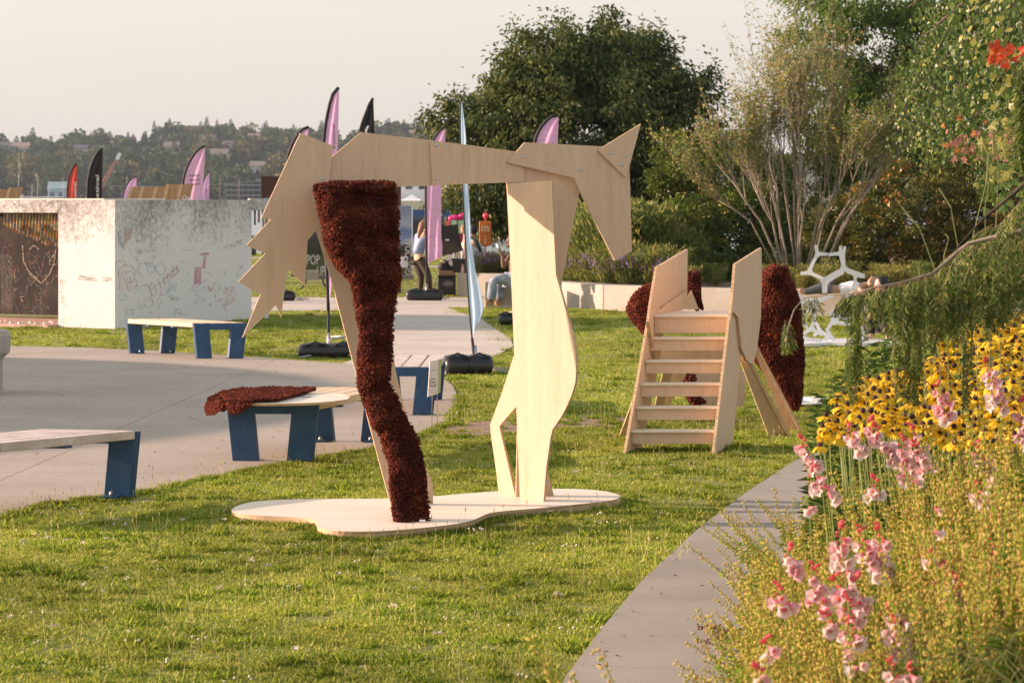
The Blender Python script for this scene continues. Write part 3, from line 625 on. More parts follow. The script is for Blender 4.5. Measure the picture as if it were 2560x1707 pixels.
# ------------------------------------------------------------------ stair sculpture (second plywood animal)
st = thing('stair_sculpture', 'plywood stair with tall side panels, splayed props and shaggy brown pelts behind it', 'sculpture', (1.3, 20.3, 0))
SA = Vector((0.30, 0.954, 0)).normalized()
def sz(base, px): return (1500 + px[0] / 2.6136, 580 + px[1] / 2.6136)
R0 = G(1785, 1136.5); L0 = G(1563, 1136.7)
rP = Plane(R0, SA); lP = Plane(L0, SA)
Z = lambda *p: [sz(0, q) for q in p]
def board2(name, pl, px, th, off=0.0, parent=st, mat='birch'): return board(name, pl, px, th, parent, off, mat)
board2('side_stringer', rP, Z((745, 1458), (810, 1412), (868, 1376), (893, 1120), (905, 940), (925, 800), (912, 700), (905, 560), (880, 488), (866, 500), (848, 572)), 0.022)
board2('guard_panel', rP, Z((851, 572), (868, 430), (886, 210), (1056, 103), (1058, 330), (1052, 560), (1030, 740), (1003, 870), (960, 840), (925, 760), (905, 560), (872, 520)), 0.022, off=0.024)
lst = board2('side_stringer', lP, Z((166, 1460), (190, 1459), (268, 1412), (300, 1290), (345, 1060), (400, 800), (412, 560), (560, 500), (568, 380), (400, 500), (330, 500), (318, 590)), 0.022)
board2('guard_panel', lP, Z((329, 500), (345, 400), (374, 230), (573, 113), (570, 470), (563, 500), (395, 545), (350, 590)), 0.022, off=-0.026)
board2('side_batten', lP, Z((322, 585), (335, 590), (372, 830), (362, 828)), 0.03, off=0.03)
for i in range(6):                      # treads and risers
    z = 0.171 * (i + 1); Y = 19.92 + 0.134 * i; s = (Y - 19.77) / SA.y
    a = L0 + SA * s; b_ = R0 + SA * s; a.z = b_.z = z; dep = 0.15 if i < 5 else 0.72
    inn = Vector((0.0, 0, 0)); a += Vector((.004, 0, 0)); b_ -= Vector((.028, 0, 0))
    q = [a, b_, b_ + SA * dep, a + SA * dep]
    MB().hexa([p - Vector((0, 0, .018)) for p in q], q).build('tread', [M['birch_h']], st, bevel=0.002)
    rz0 = z - .018 - (0.085 if i < 5 else .125); q = [a + SA * .028, b_ + SA * .028]
    MB().hexa([Vector((p.x, p.y, rz0)) for p in (q[0], q[1], q[1] + SA * .018, q[0] + SA * .018)], [Vector((p.x, p.y, z - .019)) for p in (q[0], q[1], q[1] + SA * .018, q[0] + SA * .018)]).build('riser', [M['birch']], st)
# splayed props on the right, small prop on the left, cross boards behind
def prop(name, t0, t1, b1, b0, th, mat='birch', rib=0.055):
    P = [Vector(t0), Vector(t1), Vector(b1), Vector(b0)]; n = (P[1] - P[0]).cross(P[3] - P[0]).normalized()
    if n.y > 0: n = -n
    o = MB().prism(P, -n * th, 0, 1).build(name, [M[mat], M['plyedge']], st)
    return P, n
def A2(x, y, Y): q = sz(0, (x, y)); return A(q[0], q[1], Y)
p1, n1 = prop('splayed_prop', A2(900, 800, 21.0), A2(932, 770, 21.0), A2(1228, 1330, 21.35), A2(1106, 1338, 21.35), .018)
MB().hexa([p1[1] + Vector((-.005, -.002, 0)), p1[1] + Vector((.02, 0, 0)), p1[1] + Vector((.02, .07, 0)), p1[1] + Vector((-.005, .07, 0))][::-1], [p1[2] + Vector((-.005, -.06, 0)), p1[2] + Vector((.02, -.06, 0)), p1[2] + Vector((.02, .02, 0)), p1[2] + Vector((-.005, .02, 0))][::-1]).build('prop_batten', M['birch'], st)
p2, n2 = prop('splayed_prop', A2(990, 740, 21.40), A2(1012, 742, 21.40), A2(1300, 1292, 21.62), A2(1215, 1285, 21.62), .018)
MB().hexa([p2[1] + Vector((-.005, -.002, 0)), p2[1] + Vector((.02, 0, 0)), p2[1] + Vector((.02, .07, 0)), p2[1] + Vector((-.005, .07, 0))][::-1], [p2[2] + Vector((-.005, -.06, 0)), p2[2] + Vector((.02, -.06, 0)), p2[2] + Vector((.02, .02, 0)), p2[2] + Vector((-.005, .02, 0))][::-1]).build('prop_batten', M['birch'], st)
prop('splayed_prop', A2(215, 1100, 20.9), A2(240, 1100, 20.9), A2(175, 1342, 21.3), A2(125, 1340, 21.3), .018)
prop('splayed_prop', A2(420, 880, 22.2), A2(480, 880, 22.2), A2(380, 1280, 22.9), A2(322, 1282, 22.9), .018)
prop('splayed_prop', A2(500, 860, 22.5), A2(590, 880, 22.5), A2(420, 1200, 22.8), A2(330, 1200, 22.8), .018)
prop('rear_panel', A2(395, 770, 21.6), A2(828, 770, 21.6), A2(828, 840, 21.6), A2(395, 840, 21.6), .018)
prop('rear_panel', A2(600, 905, 23.2), A2(960, 905, 23.2), A2(940, 1140, 23.2), A2(665, 1140, 23.2), .018)
prop('peaked_panel', A2(560, 440, 22.4), A2(598, 380, 22.4), A2(645, 505, 22.4), A2(560, 505, 22.4), .018)
def lump(pts, Y, th, fold=1.0, seed=0):
    """pelt hanging over a frame: outline given as rows (row, left, right)"""
    rows = [sz(0, (0, r[0]))[1] for r in pts]; ls = [sz(0, (r[1], 0))[0] for r in pts]; rs_ = [sz(0, (r[2], 0))[0] for r in pts]
    def f(u, v):
        y = lerp(rows[0], rows[-1], u); xl = float(np.interp(y, rows, ls)); xr = float(np.interp(y, rows, rs_)); w = (xr - xl) / 2; c = (xl + xr) / 2
        an = 2 * pi * v - pi; p = A(c + w * sin(an), y, Y); d = -cos(an); p.y = Y + d * th * (1 if d < 0 else .6)
        p.y += (0.05 * mnoise.noise(Vector((p.x * 5, p.z * 4, seed))) + 0.02 * mnoise.noise(Vector((p.x * 14, p.z * 9, seed)))) * fold; return p
    return f
pile('right_pelt', lump([(224, 1150, 1195), (255, 1085, 1212), (300, 1050, 1228), (360, 1040, 1255), (440, 1022, 1285), (520, 985, 1303), (620, 955, 1306), (700, 965, 1310), (800, 1000, 1315), (900, 1080, 1315), (1000, 1130, 1308), (1080, 1190, 1300), (1120, 1225, 1285), (1142, 1245, 1262)], 21.95, 0.22, 1.3, 5), 60, 34, 17000, st, 0.028, 0.0058, 31, droop=0.5, flip=True)
pile('left_pelt', lump([(352, 338, 352), (370, 290, 362), (400, 245, 362), (440, 212, 362), (490, 187, 362), (530, 196, 362), (570, 222, 350), (600, 250, 335), (630, 275, 312), (645, 288, 300)], 21.6, 0.16, 1, 7), 30, 22, 4600, st, 0.027, 0.0058, 32, droop=0.4, flip=True)
pile('rear_pelt', lump([(266, 590, 622), (280, 568, 645), (330, 560, 645), (380, 562, 642), (420, 565, 640), (450, 566, 590)], 22.6, 0.1, 1, 9), 20, 16, 1300, st, 0.028, 0.0085, 33, droop=0.4, flip=True)
pile('rear_pelt', lump([(380, 612, 642), (440, 622, 648), (500, 636, 655)], 22.6, 0.05, 1, 9), 12, 12, 400, st, 0.028, 0.008, 34, droop=0.4, flip=True)
pile('low_pelt', lump([(925, 560, 600), (950, 540, 612), (975, 540, 606), (1010, 560, 610), (1080, 585, 640), (1105, 600, 665), (1122, 640, 678)], 23.0, 0.08, 1, 11), 20, 14, 900, st, 0.03, 0.0085, 35, droop=0.4, flip=True)
# white cut-out lying on the grass behind it
w_ = thing('white_board', 'flat white cut-out board lying on the grass behind the stair', 'board', G(2010, 1022))
for k, (x, y, r) in enumerate(((1992, 1015, .13), (2025, 1012, .14), (2012, 1024, .15), (2038, 1018, .1), (1975, 1024, .1))):
    c = G(x, y); MB().prism([c + Vector((r * cos(a) * (1 + .2 * sin(3 * a + k)), r * sin(a) * 1.6, .05 + k * .013)) for a in np.linspace(0, 2 * pi, 14)[:-1]], (0, 0, -.012)).build('petal_sheet', M['white'], w_)

# ------------------------------------------------------------------ white lattice of star-shaped joints
lt = thing('lattice_sculpture', 'white open lattice sculpture of Y-shaped flat joints, right of the stair', 'sculpture', (3.8, 35, 0))
def LP(x, y): return (1950 + x / 5.6, 600 + y / 5.6)
def star(c, arms, Y, th=0.03, w0=0.065, tilt=0.0):
    """flat joint with concave flanks between its arms"""
    c = Vector((c[0], c[1])); arms = [Vector(a) for a in arms]; arms.sort(key=lambda a: math.atan2(a.y - c.y, a.x - c.x)); out = []
    wpx = w0 * FPX / Y * 5.6 / 2 * .8
    for i, a in enumerate(arms):
        d = (a - c).normalized(); n = Vector((-d.y, d.x)); nx = arms[(i + 1) % len(arms)]
        out += [a - n * wpx * .75, a + n * wpx * .75]
        d2 = (nx - c).normalized(); n2 = Vector((-d2.y, d2.x)); q0 = a + n * wpx * .75; q3 = nx - n2 * wpx * .75
        an = (math.atan2(d2.y, d2.x) - math.atan2(d.y, d.x)) % (2 * pi); bis = Vector((cos(math.atan2(d.y, d.x) + an / 2), sin(math.atan2(d.y, d.x) + an / 2)))
        m_ = c + bis * wpx * (.9 if an > 2.6 else 1.15 if an > 1.6 else 1.5)
        for t in (0.22, 0.4, 0.6, 0.78):
            p = q0.lerp(m_, t * 2) if t < .5 else m_.lerp(q3, t * 2 - 1); p = p.lerp(m_, 0.26); out.append(p)
    P = [A(*LP(p.x, p.y), Y) for p in out]
    P = [Vector((p.x, p.y + tilt * (p.x - P[0].x), p.z)) for p in P]
    MB().prism(P, (0.004, th, 0)).build('star_joint', M['white'], lt)
for c, arms, Y, tl in (((530, 195), [(500, 70), (672, 200), (405, 420)], 35, .2), ((858, 190), [(845, 85), (678, 207), (895, 400)], 35, 0), ((885, 200), [(912, 90), (880, 280), (900, 400)], 35.2, .3), ((410, 455), [(290, 472), (485, 265), (600, 540)], 34.9, -.2),
                       ((612, 560), [(420, 455), (610, 745), (790, 450)], 35, 0), ((640, 590), [(640, 740), (560, 560), (890, 450)], 35.3, 0), ((895, 400), [(850, 230), (695, 505), (1185, 500)], 35.1, .1), ((1060, 490), [(890, 410), (1195, 520), (1050, 560)], 35.3, .1),
                       ((310, 860), [(225, 715), (430, 930), (290, 1110)], 34.8, 0), ((500, 870), [(330, 800), (740, 775), (480, 1110)], 35, 0), ((330, 1010), [(280, 880), (430, 960), (300, 1200)], 35.2, 0), ((330, 1130), [(300, 980), (290, 1290), (380, 1240)], 34.7, .3), ((440, 1240), [(480, 1100), (290, 1340), (600, 1330)], 34.8, 0),
                       ((560, 1270), [(490, 1130), (470, 1340), (730, 1390)], 35.1, 0), ((745, 1130), [(715, 1000), (1000, 1200), (650, 1270)], 34.9, 0), ((800, 1070), [(735, 980), (920, 1100), (760, 1190)], 35.2, 0), ((700, 1330), [(650, 1240), (760, 1400), (620, 1400)], 34.8, 0),
                       ((1170, 1340), [(1150, 1200), (1050, 1420), (1230, 1430)], 34.9, 0), ((985, 790), [(900, 770), (1045, 890), (1060, 560)], 35.1, 0), ((1620, 1380), [(1600, 1290), (1560, 1430), (1720, 1420)], 34.9, 0), ((930, 1095), [(860, 1080), (1060, 1100), (940, 1130)], 35.0, 0), ((380, 1390), [(290, 1330), (600, 1410), (300, 1430)], 34.6, 0)):
    star(c, arms, Y, tilt=tl)
MB().prism([A(*LP(x, y), 1) * 0 + G(*LP(x, y), 0.05) for x, y in ((270, 1400), (700, 1378), (1250, 1370), (1740, 1400), (1700, 1432), (1180, 1438), (700, 1432), (280, 1452))], (0, 0, -.04)).build('base_sheet', M['white'], lt)

# ------------------------------------------------------------------ concrete planter at the left edge
pl_ = thing('round_planter', 'round weathered concrete pedestal bowl at the left edge of the plaza', 'planter', (G(-45, 1000).x, G(-45, 985).y, 0))
pc = Vector((G(-60, 985).x, G(-60, 985).y, 0)); wpx = pc.y / FPX
prof = [(62, 1002), (78, 1000), (80, 992), (66, 975), (66, 900), (70, 893), (84, 880), (86, 840), (80, 826), (70, 824)]
def lathe(name, prof, c, mat, parent, seg=40):
    V = []; F = []
    for r, z in prof:
        for k in range(seg): a = 2 * pi * k / seg; V.append((c.x + r * cos(a), c.y + r * sin(a), z))
    for i in range(len(prof) - 1):
        for k in range(seg): k2 = (k + 1) % seg; F.append((i * seg + k, i * seg + k2, (i + 1) * seg + k2, (i + 1) * seg + k))
    F.append(tuple((len(prof) - 1) * seg + k for k in range(seg)))
    return MB().add(V, F, 0, False).build(name, mat, parent)
zz = lambda y: EYE + (HOR - y) * wpx
lathe('pedestal', [(r * wpx, max(0.014, zz(y))) for r, y in prof[:6]], pc, M['wallc'], pl_)
lathe('bowl_rim', [(r * wpx, zz(y)) for r, y in prof[5:]], pc, M['wallc'], pl_)

# ------------------------------------------------------------------ white chalked pavilion
plm, nt, b = base_mat('rough_plaster'); L = nt.links.new
tc = nd(nt, 'ShaderNodeTexCoord'); sp = nd(nt, 'ShaderNodeSeparateXYZ'); L(tc.outputs['Object'], sp.inputs[0])
n1 = nd(nt, 'ShaderNodeTexNoise'); n1.inputs['Scale'].default_value = 15; n1.inputs['Detail'].default_value = 10; n1.inputs['Roughness'].default_value = .75; n1.inputs['Distortion'].default_value = .6; L(tc.outputs['Object'], n1.inputs['Vector'])
n2 = nd(nt, 'ShaderNodeTexNoise'); n2.inputs['Scale'].default_value = 1.1; n2.inputs['Detail'].default_value = 3; L(tc.outputs['Object'], n2.inputs['Vector'])
ad = nd(nt, 'ShaderNodeMath', operation='MULTIPLY_ADD'); L(sp.outputs[2], ad.inputs[0]); ad.inputs[1].default_value = 0.33; ad.inputs[2].default_value = -0.33   # more exposed grey where hands did not reach
a2 = nd(nt, 'ShaderNodeMath', operation='MULTIPLY_ADD'); L(n2.outputs['Fac'], a2.inputs[0]); a2.inputs[1].default_value = 0.5; L(ad.outputs[0], a2.inputs[2])
a3 = nd(nt, 'ShaderNodeMath', operation='MULTIPLY_ADD'); L(n1.outputs['Fac'], a3.inputs[0]); a3.inputs[1].default_value = 1.3; L(a2.outputs[0], a3.inputs[2])
mr = nd(nt, 'ShaderNodeMapRange'); mr.inputs[1].default_value = 1.03; mr.inputs[2].default_value = 1.36; L(a3.outputs[0], mr.inputs[0])
rp = ramp(nt, [(0, (0.80, 0.78, 0.76)), (0.45, (0.58, 0.55, 0.52)), (1, (0.27, 0.24, 0.215))]); L(mr.outputs[0], rp.inputs[0]); L(rp.outputs[0], b.inputs['Base Color'])
b.inputs['Roughness'].default_value = 0.9; bp = nd(nt, 'ShaderNodeBump'); bp.inputs['Strength'].default_value = 0.6; bp.inputs['Distance'].default_value = 0.02; bp.invert = True
L(mr.outputs[0], bp.inputs['Height']); L(bp.outputs[0], b.inputs['Normal'])
M['plaster'] = plm
M['darkwall'] = noise_mat('blackboard_wall', [(0.3, (0.012, 0.010, 0.009)), (0.55, (0.035, 0.028, 0.024)), (0.8, (0.12, 0.09, 0.075))], scale=(1, 1, .4), nscale=4, detail=10, rough=0.9)
pav = thing('pavilion', 'white roughly plastered box pavilion covered in chalk drawings, open at the front', 'pavilion', tuple(CC))
TH = 0.18; HT = 1.93
def wallbox(name, o, ulen, u, v, vlen, z0, z1, mat=plm):
    q = [o, o + u * ulen, o + u * ulen + v * vlen, o + v * vlen]
    return MB().hexa([Vector((p.x, p.y, z0)) for p in q], [Vector((p.x, p.y, z1)) for p in q]).build(name, mat, pav, bevel=0.006)
cw = [CC, CC + cubeR * CLEN, CC + cubeR * CLEN + cubeL * TH, CC + cubeR * TH + cubeL * TH, CC + cubeR * TH + cubeL * 1.06, CC + cubeL * 1.06]
MB().prism(cw, (0, 0, HT)).build('corner_wall', plm, pav, bevel=.008)
OW = 1.06
wallbox('lintel', CC + cubeL * (OW + .002), 3.6, cubeL, cubeR, TH, 1.735, HT)
wallbox('back_wall', CC + cubeR * (CLEN - TH) + cubeL * (TH + .002), 4.5, cubeL, cubeR, TH, 0, HT)
wallbox('interior_wall', CC + cubeR * 2.3 + cubeL * (TH + .003), 4.4, cubeL, cubeR, .05, 0.06, 1.80, M['darkwall'])
wallbox('roof_slab', CC + cubeR * TH + cubeL * (TH + .003), 4.4, cubeL, cubeR, CLEN - 2 * TH - .01, 1.82, 1.925)
wallbox('floor_deck', CC + cubeL * (OW) - cubeR * .25, 3.6, cubeL, cubeR, 1.7, 0.0, 0.05, flat_mat('pink_dusty_deck', (.52, .34, .27), v=.2))
# roof overhang of timber sheet
wallbox('roof_sheet', CC + cubeL * .5 + cubeR * .4, 4.0, cubeL, cubeR, 1.6, 1.928, 1.952, M['birch_h'])
rw_u = Vector((0.98, 0.2, 0))
o_ = CC + cubeR * (CLEN - .02) + cubeL * 0.01
wallbox('side_lintel', G(611, 800) * 0 + Vector((o_.x - .02, o_.y + .03, 0)), 0.48, rw_u, Vector((-.2, .98, 0)), .3, 1.76, 1.955)
wallbox('lintel_post', Vector((o_.x + .19, o_.y + .34, 0)), 0.07, rw_u, Vector((-.2, .98, 0)), .09, 0, 1.76, M['white'])
stick_cols = [(.40, .12, .09), (.50, .34, .10), (.16, .21, .22), (.26, .26, .16), (.52, .22, .08), (.34, .19, .16), (.42, .35, .27), (.26, .20, .24), (.19, .24, .18), (.50, .40, .28)]
sm, nt, b = base_mat('painted_sticks'); L = nt.links.new
tc = nd(nt, 'ShaderNodeTexCoord'); mp = nd(nt, 'ShaderNodeMapping'); mp.inputs['Scale'].default_value = (18, 18, 14); L(tc.outputs['Object'], mp.inputs[0])
wv = nd(nt, 'ShaderNodeTexWhiteNoise', noise_dimensions='3D'); fl = nd(nt, 'ShaderNodeVectorMath', operation='FLOOR'); L(mp.outputs[0], fl.inputs[0]); L(fl.outputs[0], wv.inputs['Vector'])
rp = ramp(nt, [(i / 10, c) for i, c in enumerate(stick_cols)]); rp.color_ramp.interpolation = 'CONSTANT'; L(wv.outputs['Value'], rp.inputs[0]); L(rp.outputs[0], b.inputs['Base Color']); b.inputs['Roughness'].default_value = .6
opL = CC + cubeL * OW
for row in range(5):
    for k in range(20):
        s = 0.03 + k * .060 + (row % 2) * .03; c = opL + cubeL * s + cubeR * (0.20 + row * .10)
        zb = 1.80 - (0.30 + row * .105 + 0.05 * sin(k * .9 + row) - .0045 * k * row)
        MB().tube([(c.x, c.y, 1.815), (c.x, c.y, zb)], .021, n=7).build('hanging_stick', sm, pav)
for k in range(6):
    c = Vector((o_.x, o_.y + .2, 0)) + rw_u * (.05 + k * .065); MB().tube([(c.x, c.y, 1.76), (c.x, c.y, 1.52 + .04 * (k % 3))], .017, n=6).build('hanging_stick', flat_mat('stick_paint', stick_cols[(k * 3 + 2) % 10]), pav)
cc_ = [flat_mat('chalk_block', c) for c in ((.8, .5, .5), (.5, .7, .6), (.85, .8, .7))]
for k in range(26):
    c = opL + cubeL * random.uniform(0.02, 1.6) + cubeR * random.uniform(-.2, .5)
    MB().box((c.x, c.y, .065), (.04, .03, .028), Matrix.Rotation(k, 3, 'Z')).build('chalk_stub', cc_[k % 3], pav)
# chalk drawings
rf = Plane(CC, cubeR); lf = Plane(CC, cubeL); intP = Plane(CC + cubeR * 2.297, cubeL)
CH = {'F': [[(0, 0), (0, 1), (.6, 1)], [(0, .55), (.45, .55)]], 'r': [[(0, 0), (0, .6)], [(0, .4), (.15, .58), (.35, .6)]], 'i': [[(.1, 0), (.1, .6)], [(.1, .78), (.1, .84)]], 'e': [[(0, .35), (.4, .38), (.35, .6), (.1, .6), (0, .3), (.1, .02), (.4, .08)]],
      'n': [[(0, 0), (0, .6)], [(0, .42), (.2, .62), (.38, .5), (.4, 0)]], 'd': [[(.4, 1), (.42, 0)], [(.4, .45), (.2, .6), (0, .35), (.1, .02), (.4, .12)]], 's': [[(.4, .55), (.2, .62), (.02, .48), (.35, .2), (.3, .02), (0, .05)]],
      'E': [[(.5, 1), (0, 1), (0, 0), (.5, 0)], [(0, .5), (.4, .5)]], 'j': [[(.25, .6), (.25, -.2), (0, -.25)], [(.25, .78), (.25, .84)]], 'o': [[(.2, .6), (.02, .4), (.05, .1), (.25, .0), (.42, .2), (.38, .5), (.2, .6)]], 'y': [[(0, .6), (.2, .15)], [(.42, .6), (.1, -.3)]],
      'Y': [[(0, 1), (.25, .5)], [(.5, 1), (.1, 0)]], 'c': [[(.4, .5), (.2, .6), (.02, .35), (.1, .04), (.4, .08)]], 'a': [[(.38, .55), (.15, .6), (.02, .3), (.12, .02), (.36, .2)], [(.38, .6), (.4, 0)]], 't': [[(.18, .9), (.2, .05), (.35, 0)], [(0, .6), (.38, .6)]], '!': [[(.1, 1), (.1, .3)], [(.1, .05), (.1, 0)]],
      'V': [[(0, 1), (.25, 0), (.5, 1)]], 'u': [[(0, .6), (.05, .1), (.2, 0), (.38, .2)], [(.4, .6), (.4, 0)]], 'l': [[(.1, 1), (.1, 0)]], 'v': [[(0, .6), (.2, 0), (.4, .6)]], 'R': [[(0, 0), (0, 1), (.4, .95), (.42, .6), (0, .5), (.45, 0)]], 'S': [[(.5, .9), (.2, 1), (.02, .75), (.45, .3), (.3, 0), (0, .1)]], 'T': [[(0, 1), (.5, 1)], [(.25, 1), (.25, 0)]], 'U': [[(0, 1), (.05, .1), (.25, 0), (.45, .15), (.5, 1)]]}
def chalk_mat(name, c):
    m, nt, b = base_mat(name); L = nt.links.new; b.inputs['Base Color'].default_value = rgba(c); b.inputs['Roughness'].default_value = 1
    tc = nd(nt, 'ShaderNodeTexCoord'); n = nd(nt, 'ShaderNodeTexNoise'); n.inputs['Scale'].default_value = 45; n.inputs['Detail'].default_value = 4; L(tc.outputs['Object'], n.inputs[0])
    mr = nd(nt, 'ShaderNodeMapRange'); mr.inputs[1].default_value = .38; mr.inputs[2].default_value = .62; mr.inputs[3].default_value = .08; mr.inputs[4].default_value = .85; L(n.outputs['Fac'], mr.inputs[0]); L(mr.outputs[0], b.inputs['Alpha']); return m
CM = {'red': chalk_mat('chalk_red', (.50, .08, .10)), 'pink': chalk_mat('chalk_pink', (.66, .14, .26)), 'blue': chalk_mat('chalk_blue', (.20, .34, .56)), 'teal': chalk_mat('chalk_teal', (.22, .50, .55)), 'green': chalk_mat('chalk_green', (.45, .55, .36)),
      'purple': chalk_mat('chalk_purple', (.36, .20, .42)), 'orange': chalk_mat('chalk_orange', (.68, .30, .16)), 'tan': chalk_mat('chalk_tan', (.62, .46, .38)), 'grey': chalk_mat('chalk_grey', (.28, .26, .25)), 'pale': chalk_mat('chalk_pale', (.6, .52, .44)), 'brown': chalk_mat('chalk_brown', (.36, .15, .12))}
_lift = [0.0015]
def strokes(name, lines, pl, w, mat):
    """chalk lines on a wall, w in photo pixels"""
    mb = MB(); _lift[0] += 0.00012
    for ln in lines:
        P = [Vector(p) for p in ln]
        for a, b_ in zip(P[:-1], P[1:]):
            d = b_ - a
            if d.length < 1e-6: continue
            n = Vector((-d.y, d.x)).normalized() * w / 2; e = d.normalized() * w * .3
            mb.add([pl.at(*(q), 0.004 + _lift[0]) for q in (a - e - n, a - e + n, b_ + e + n, b_ + e - n)], [(0, 1, 2, 3)])
    return props(mb.build(name, mat, pav), kind='stuff')
def chalk_text(body, o, r, u, pl, w, mat):
    x = 0; lines = []
    for ch in body:
        if ch in CH:
            for s in CH[ch]: lines.append([(o[0] + (x + a) * r[0] + b_ * u[0], o[1] + (x + a) * r[1] + b_ * u[1]) for a, b_ in s])
        x += .62
    return strokes('chalk_writing', lines, pl, w, mat)
def q4(x, y): return (x / 3.36, 480 + y / 3.36)
def circ(cx, cy, r, n=14, a0=0, a1=2 * pi, sq=1.0, wob=0.1): return [q4(cx + r * cos(a0 + (a1 - a0) * i / n) * (1 + wob * sin(i * 2.3)), cy + r * sq * sin(a0 + (a1 - a0) * i / n) * (1 + wob * cos(i * 1.7))) for i in range(n + 1)]
chalk_text('Friends', q4(1278, 870), (16.5, -14.5), (-8, -24), rf, 1.8, CM['red'])
chalk_text('Enjoy!', (150, 700), (1.6, 21), (11, -.6), lf, 1.5, CM['brown'])
chalk_text('create', q4(1880, 500), (13, -5.5), (-2, -17), rf, 1.1, CM['red'])
chalk_text('Viv', q4(1430, 905), (12, 2), (-2, -13), rf, 1.2, CM['teal'])
def heart(cx, cy, s): return [q4(cx, cy + s), q4(cx - s * .9, cy - s * .1), q4(cx - s * .6, cy - s * .8), q4(cx, cy - s * .25), q4(cx + s * .6, cy - s * .8), q4(cx + s * .9, cy - s * .1), q4(cx, cy + s)]
strokes('chalk_drawing', [heart(1763, 812, 18), heart(1885, 955, 20)], rf, 1.1, CM['red'])
strokes('chalk_drawing', [circ(1085, 715, 50, sq=.95), circ(1080, 735, 18), circ(1070, 690, 75, 16, pi * .9, pi * 2.0), circ(1015, 620, 45, 10, pi * .8, pi * 1.9), circ(1085, 790, 16, sq=2.2), [q4(1125, 790), q4(1170, 795), q4(1215, 780), q4(1245, 795), q4(1220, 765)], [q4(1005, 830), q4(1010, 700), q4(1040, 660)]], rf, 1.2, CM['red'])
strokes('chalk_drawing', [[q4(1168, 500), q4(1168 + 40 * cos(a), 500 + 34 * sin(a))] for a in np.linspace(0, 2 * pi, 10)[:-1]], rf, 1.0, CM['purple'])
strokes('chalk_drawing', [[q4(1262, 490), q4(1330, 495)], [q4(1275, 465), q4(1290, 540), q4(1310, 540)], [q4(1310, 460), q4(1300, 520)], [q4(1268, 545), q4(1280, 565), q4(1300, 555)]], rf, 1.1, CM['red'])
strokes('chalk_drawing', [[q4(1680 + 2 * j, 515 + 5 * j), q4(1755, 512 + 5 * j)] for j in range(4)] + [[q4(1712 + 6 * j, 540), q4(1705 + 6 * j, 640)] for j in range(4)] + [[q4(1635, 640 + 9 * j), q4(1690, 636 + 9 * j)] for j in range(15)] + [[q4(1640 + 12 * j, 632), q4(1634 + 12 * j, 775)] for j in range(5)], rf, 1.5, CM['pink'])
strokes('chalk_drawing', [circ(1898, 830, 16, sq=1.6), circ(1950, 818, 16, sq=1.7), circ(1930, 900, 34, sq=1.0), [q4(1900, 880), q4(1920, 905), q4(1960, 890)], [q4(1880, 850), q4(1912, 815)], [q4(1940, 835), q4(1962, 800)]], rf, 1.3, CM['orange'])
strokes('chalk_drawing', [[q4(1050 + 8 * j, 300 + 6 * (j % 3)), q4(1045 + 8 * j, 450 - 9 * j)] for j in range(8)], rf, 2.2, CM['tan'])
strokes('chalk_drawing', [[q4(990 + 9 * j, 330 + 20 * j), q4(1000 + 9 * j, 440 + 10 * j)] for j in range(6)] + [circ(1220, 650, 60, 14, pi * .6, pi * 1.9), circ(1350, 650, 40, sq=1.2), circ(1270, 640, 30, sq=1.5), [q4(1525, 490), q4(1610, 490)], [q4(1605, 825), q4(1650, 800), q4(1690, 770), q4(1720, 740), q4(1745, 740)], [q4(1610, 828), q4(1700, 825)]], rf, 1.3, CM['blue'])
strokes('chalk_drawing', [circ(1410, 830, 18), circ(1090, 1005, 30, sq=.7), [q4(1115, 985), q4(1125, 1030)], [q4(1440, 900), q4(1520, 905)], [q4(1430, 750), q4(1410, 850)], [q4(1470, 1050), q4(1475, 985)], circ(1500, 1000, 26, sq=.6), circ(1030, 880, 35, sq=.7)] + [[q4(1440 + 14 * j, 770), q4(1436 + 14 * j, 830)] for j in range(4)], rf, 1.2, CM['teal'])
strokes('chalk_drawing', [circ(1820, 800, 30, sq=1.3), [q4(1090, 480), q4(1110, 540)], [q4(1000, 700), q4(990, 660)], [q4(1090, 830), q4(1130, 810), q4(1180, 815)], [q4(1160, 900), q4(1180, 980)], circ(1250, 930, 40, sq=1.1), [q4(1320, 900), q4(1330, 990), q4(1360, 900)]], rf, 1.2, CM['green'])
rr = random.Random(4)
for cname in ('purple', 'pink', 'blue', 'red', 'pink'):
    lines = []
    for k in range(16):
        x, y = rr.uniform(1000, 2030), rr.uniform(540, 1040); lines.append([q4(x + rr.uniform(-25, 25) * j * .5, y + rr.uniform(-22, 22) * j * .5) for j in range(rr.randint(2, 5))])
    strokes('chalk_drawing', lines, rf, .9, CM[cname])
def qz(x, y): return (x / 3.92, 460 + y / 3.92)
strokes('chalk_drawing', [[qz(rr.uniform(750, 860), rr.uniform(890, 955)), qz(rr.uniform(750, 960), rr.uniform(890, 955))] for k in range(24)] + [[qz(rr.uniform(990, 1110), rr.uniform(895, 960)), qz(rr.uniform(990, 1110), rr.uniform(895, 960))] for k in range(16)] + [[qz(880, 900), qz(880, 1020)]], lf, .9, CM['grey'])
strokes('chalk_drawing', [[qz(x + rr.uniform(-25, 25) * j, y + rr.uniform(-25, 25) * j) for j in range(3)] for x, y in [(rr.uniform(600, 1080), rr.uniform(560, 1350)) for k in range(16)]], lf, .8, CM['tan'])
strokes('chalk_drawing', [[qz(220, 600), qz(230, 760), qz(300, 890), qz(405, 975), qz(480, 890), qz(530, 780), qz(545, 640)], [qz(260, 830), qz(400, 970)], [qz(290, 640), qz(330, 600), qz(380, 640)]], intP, 2.2, CM['pale'])
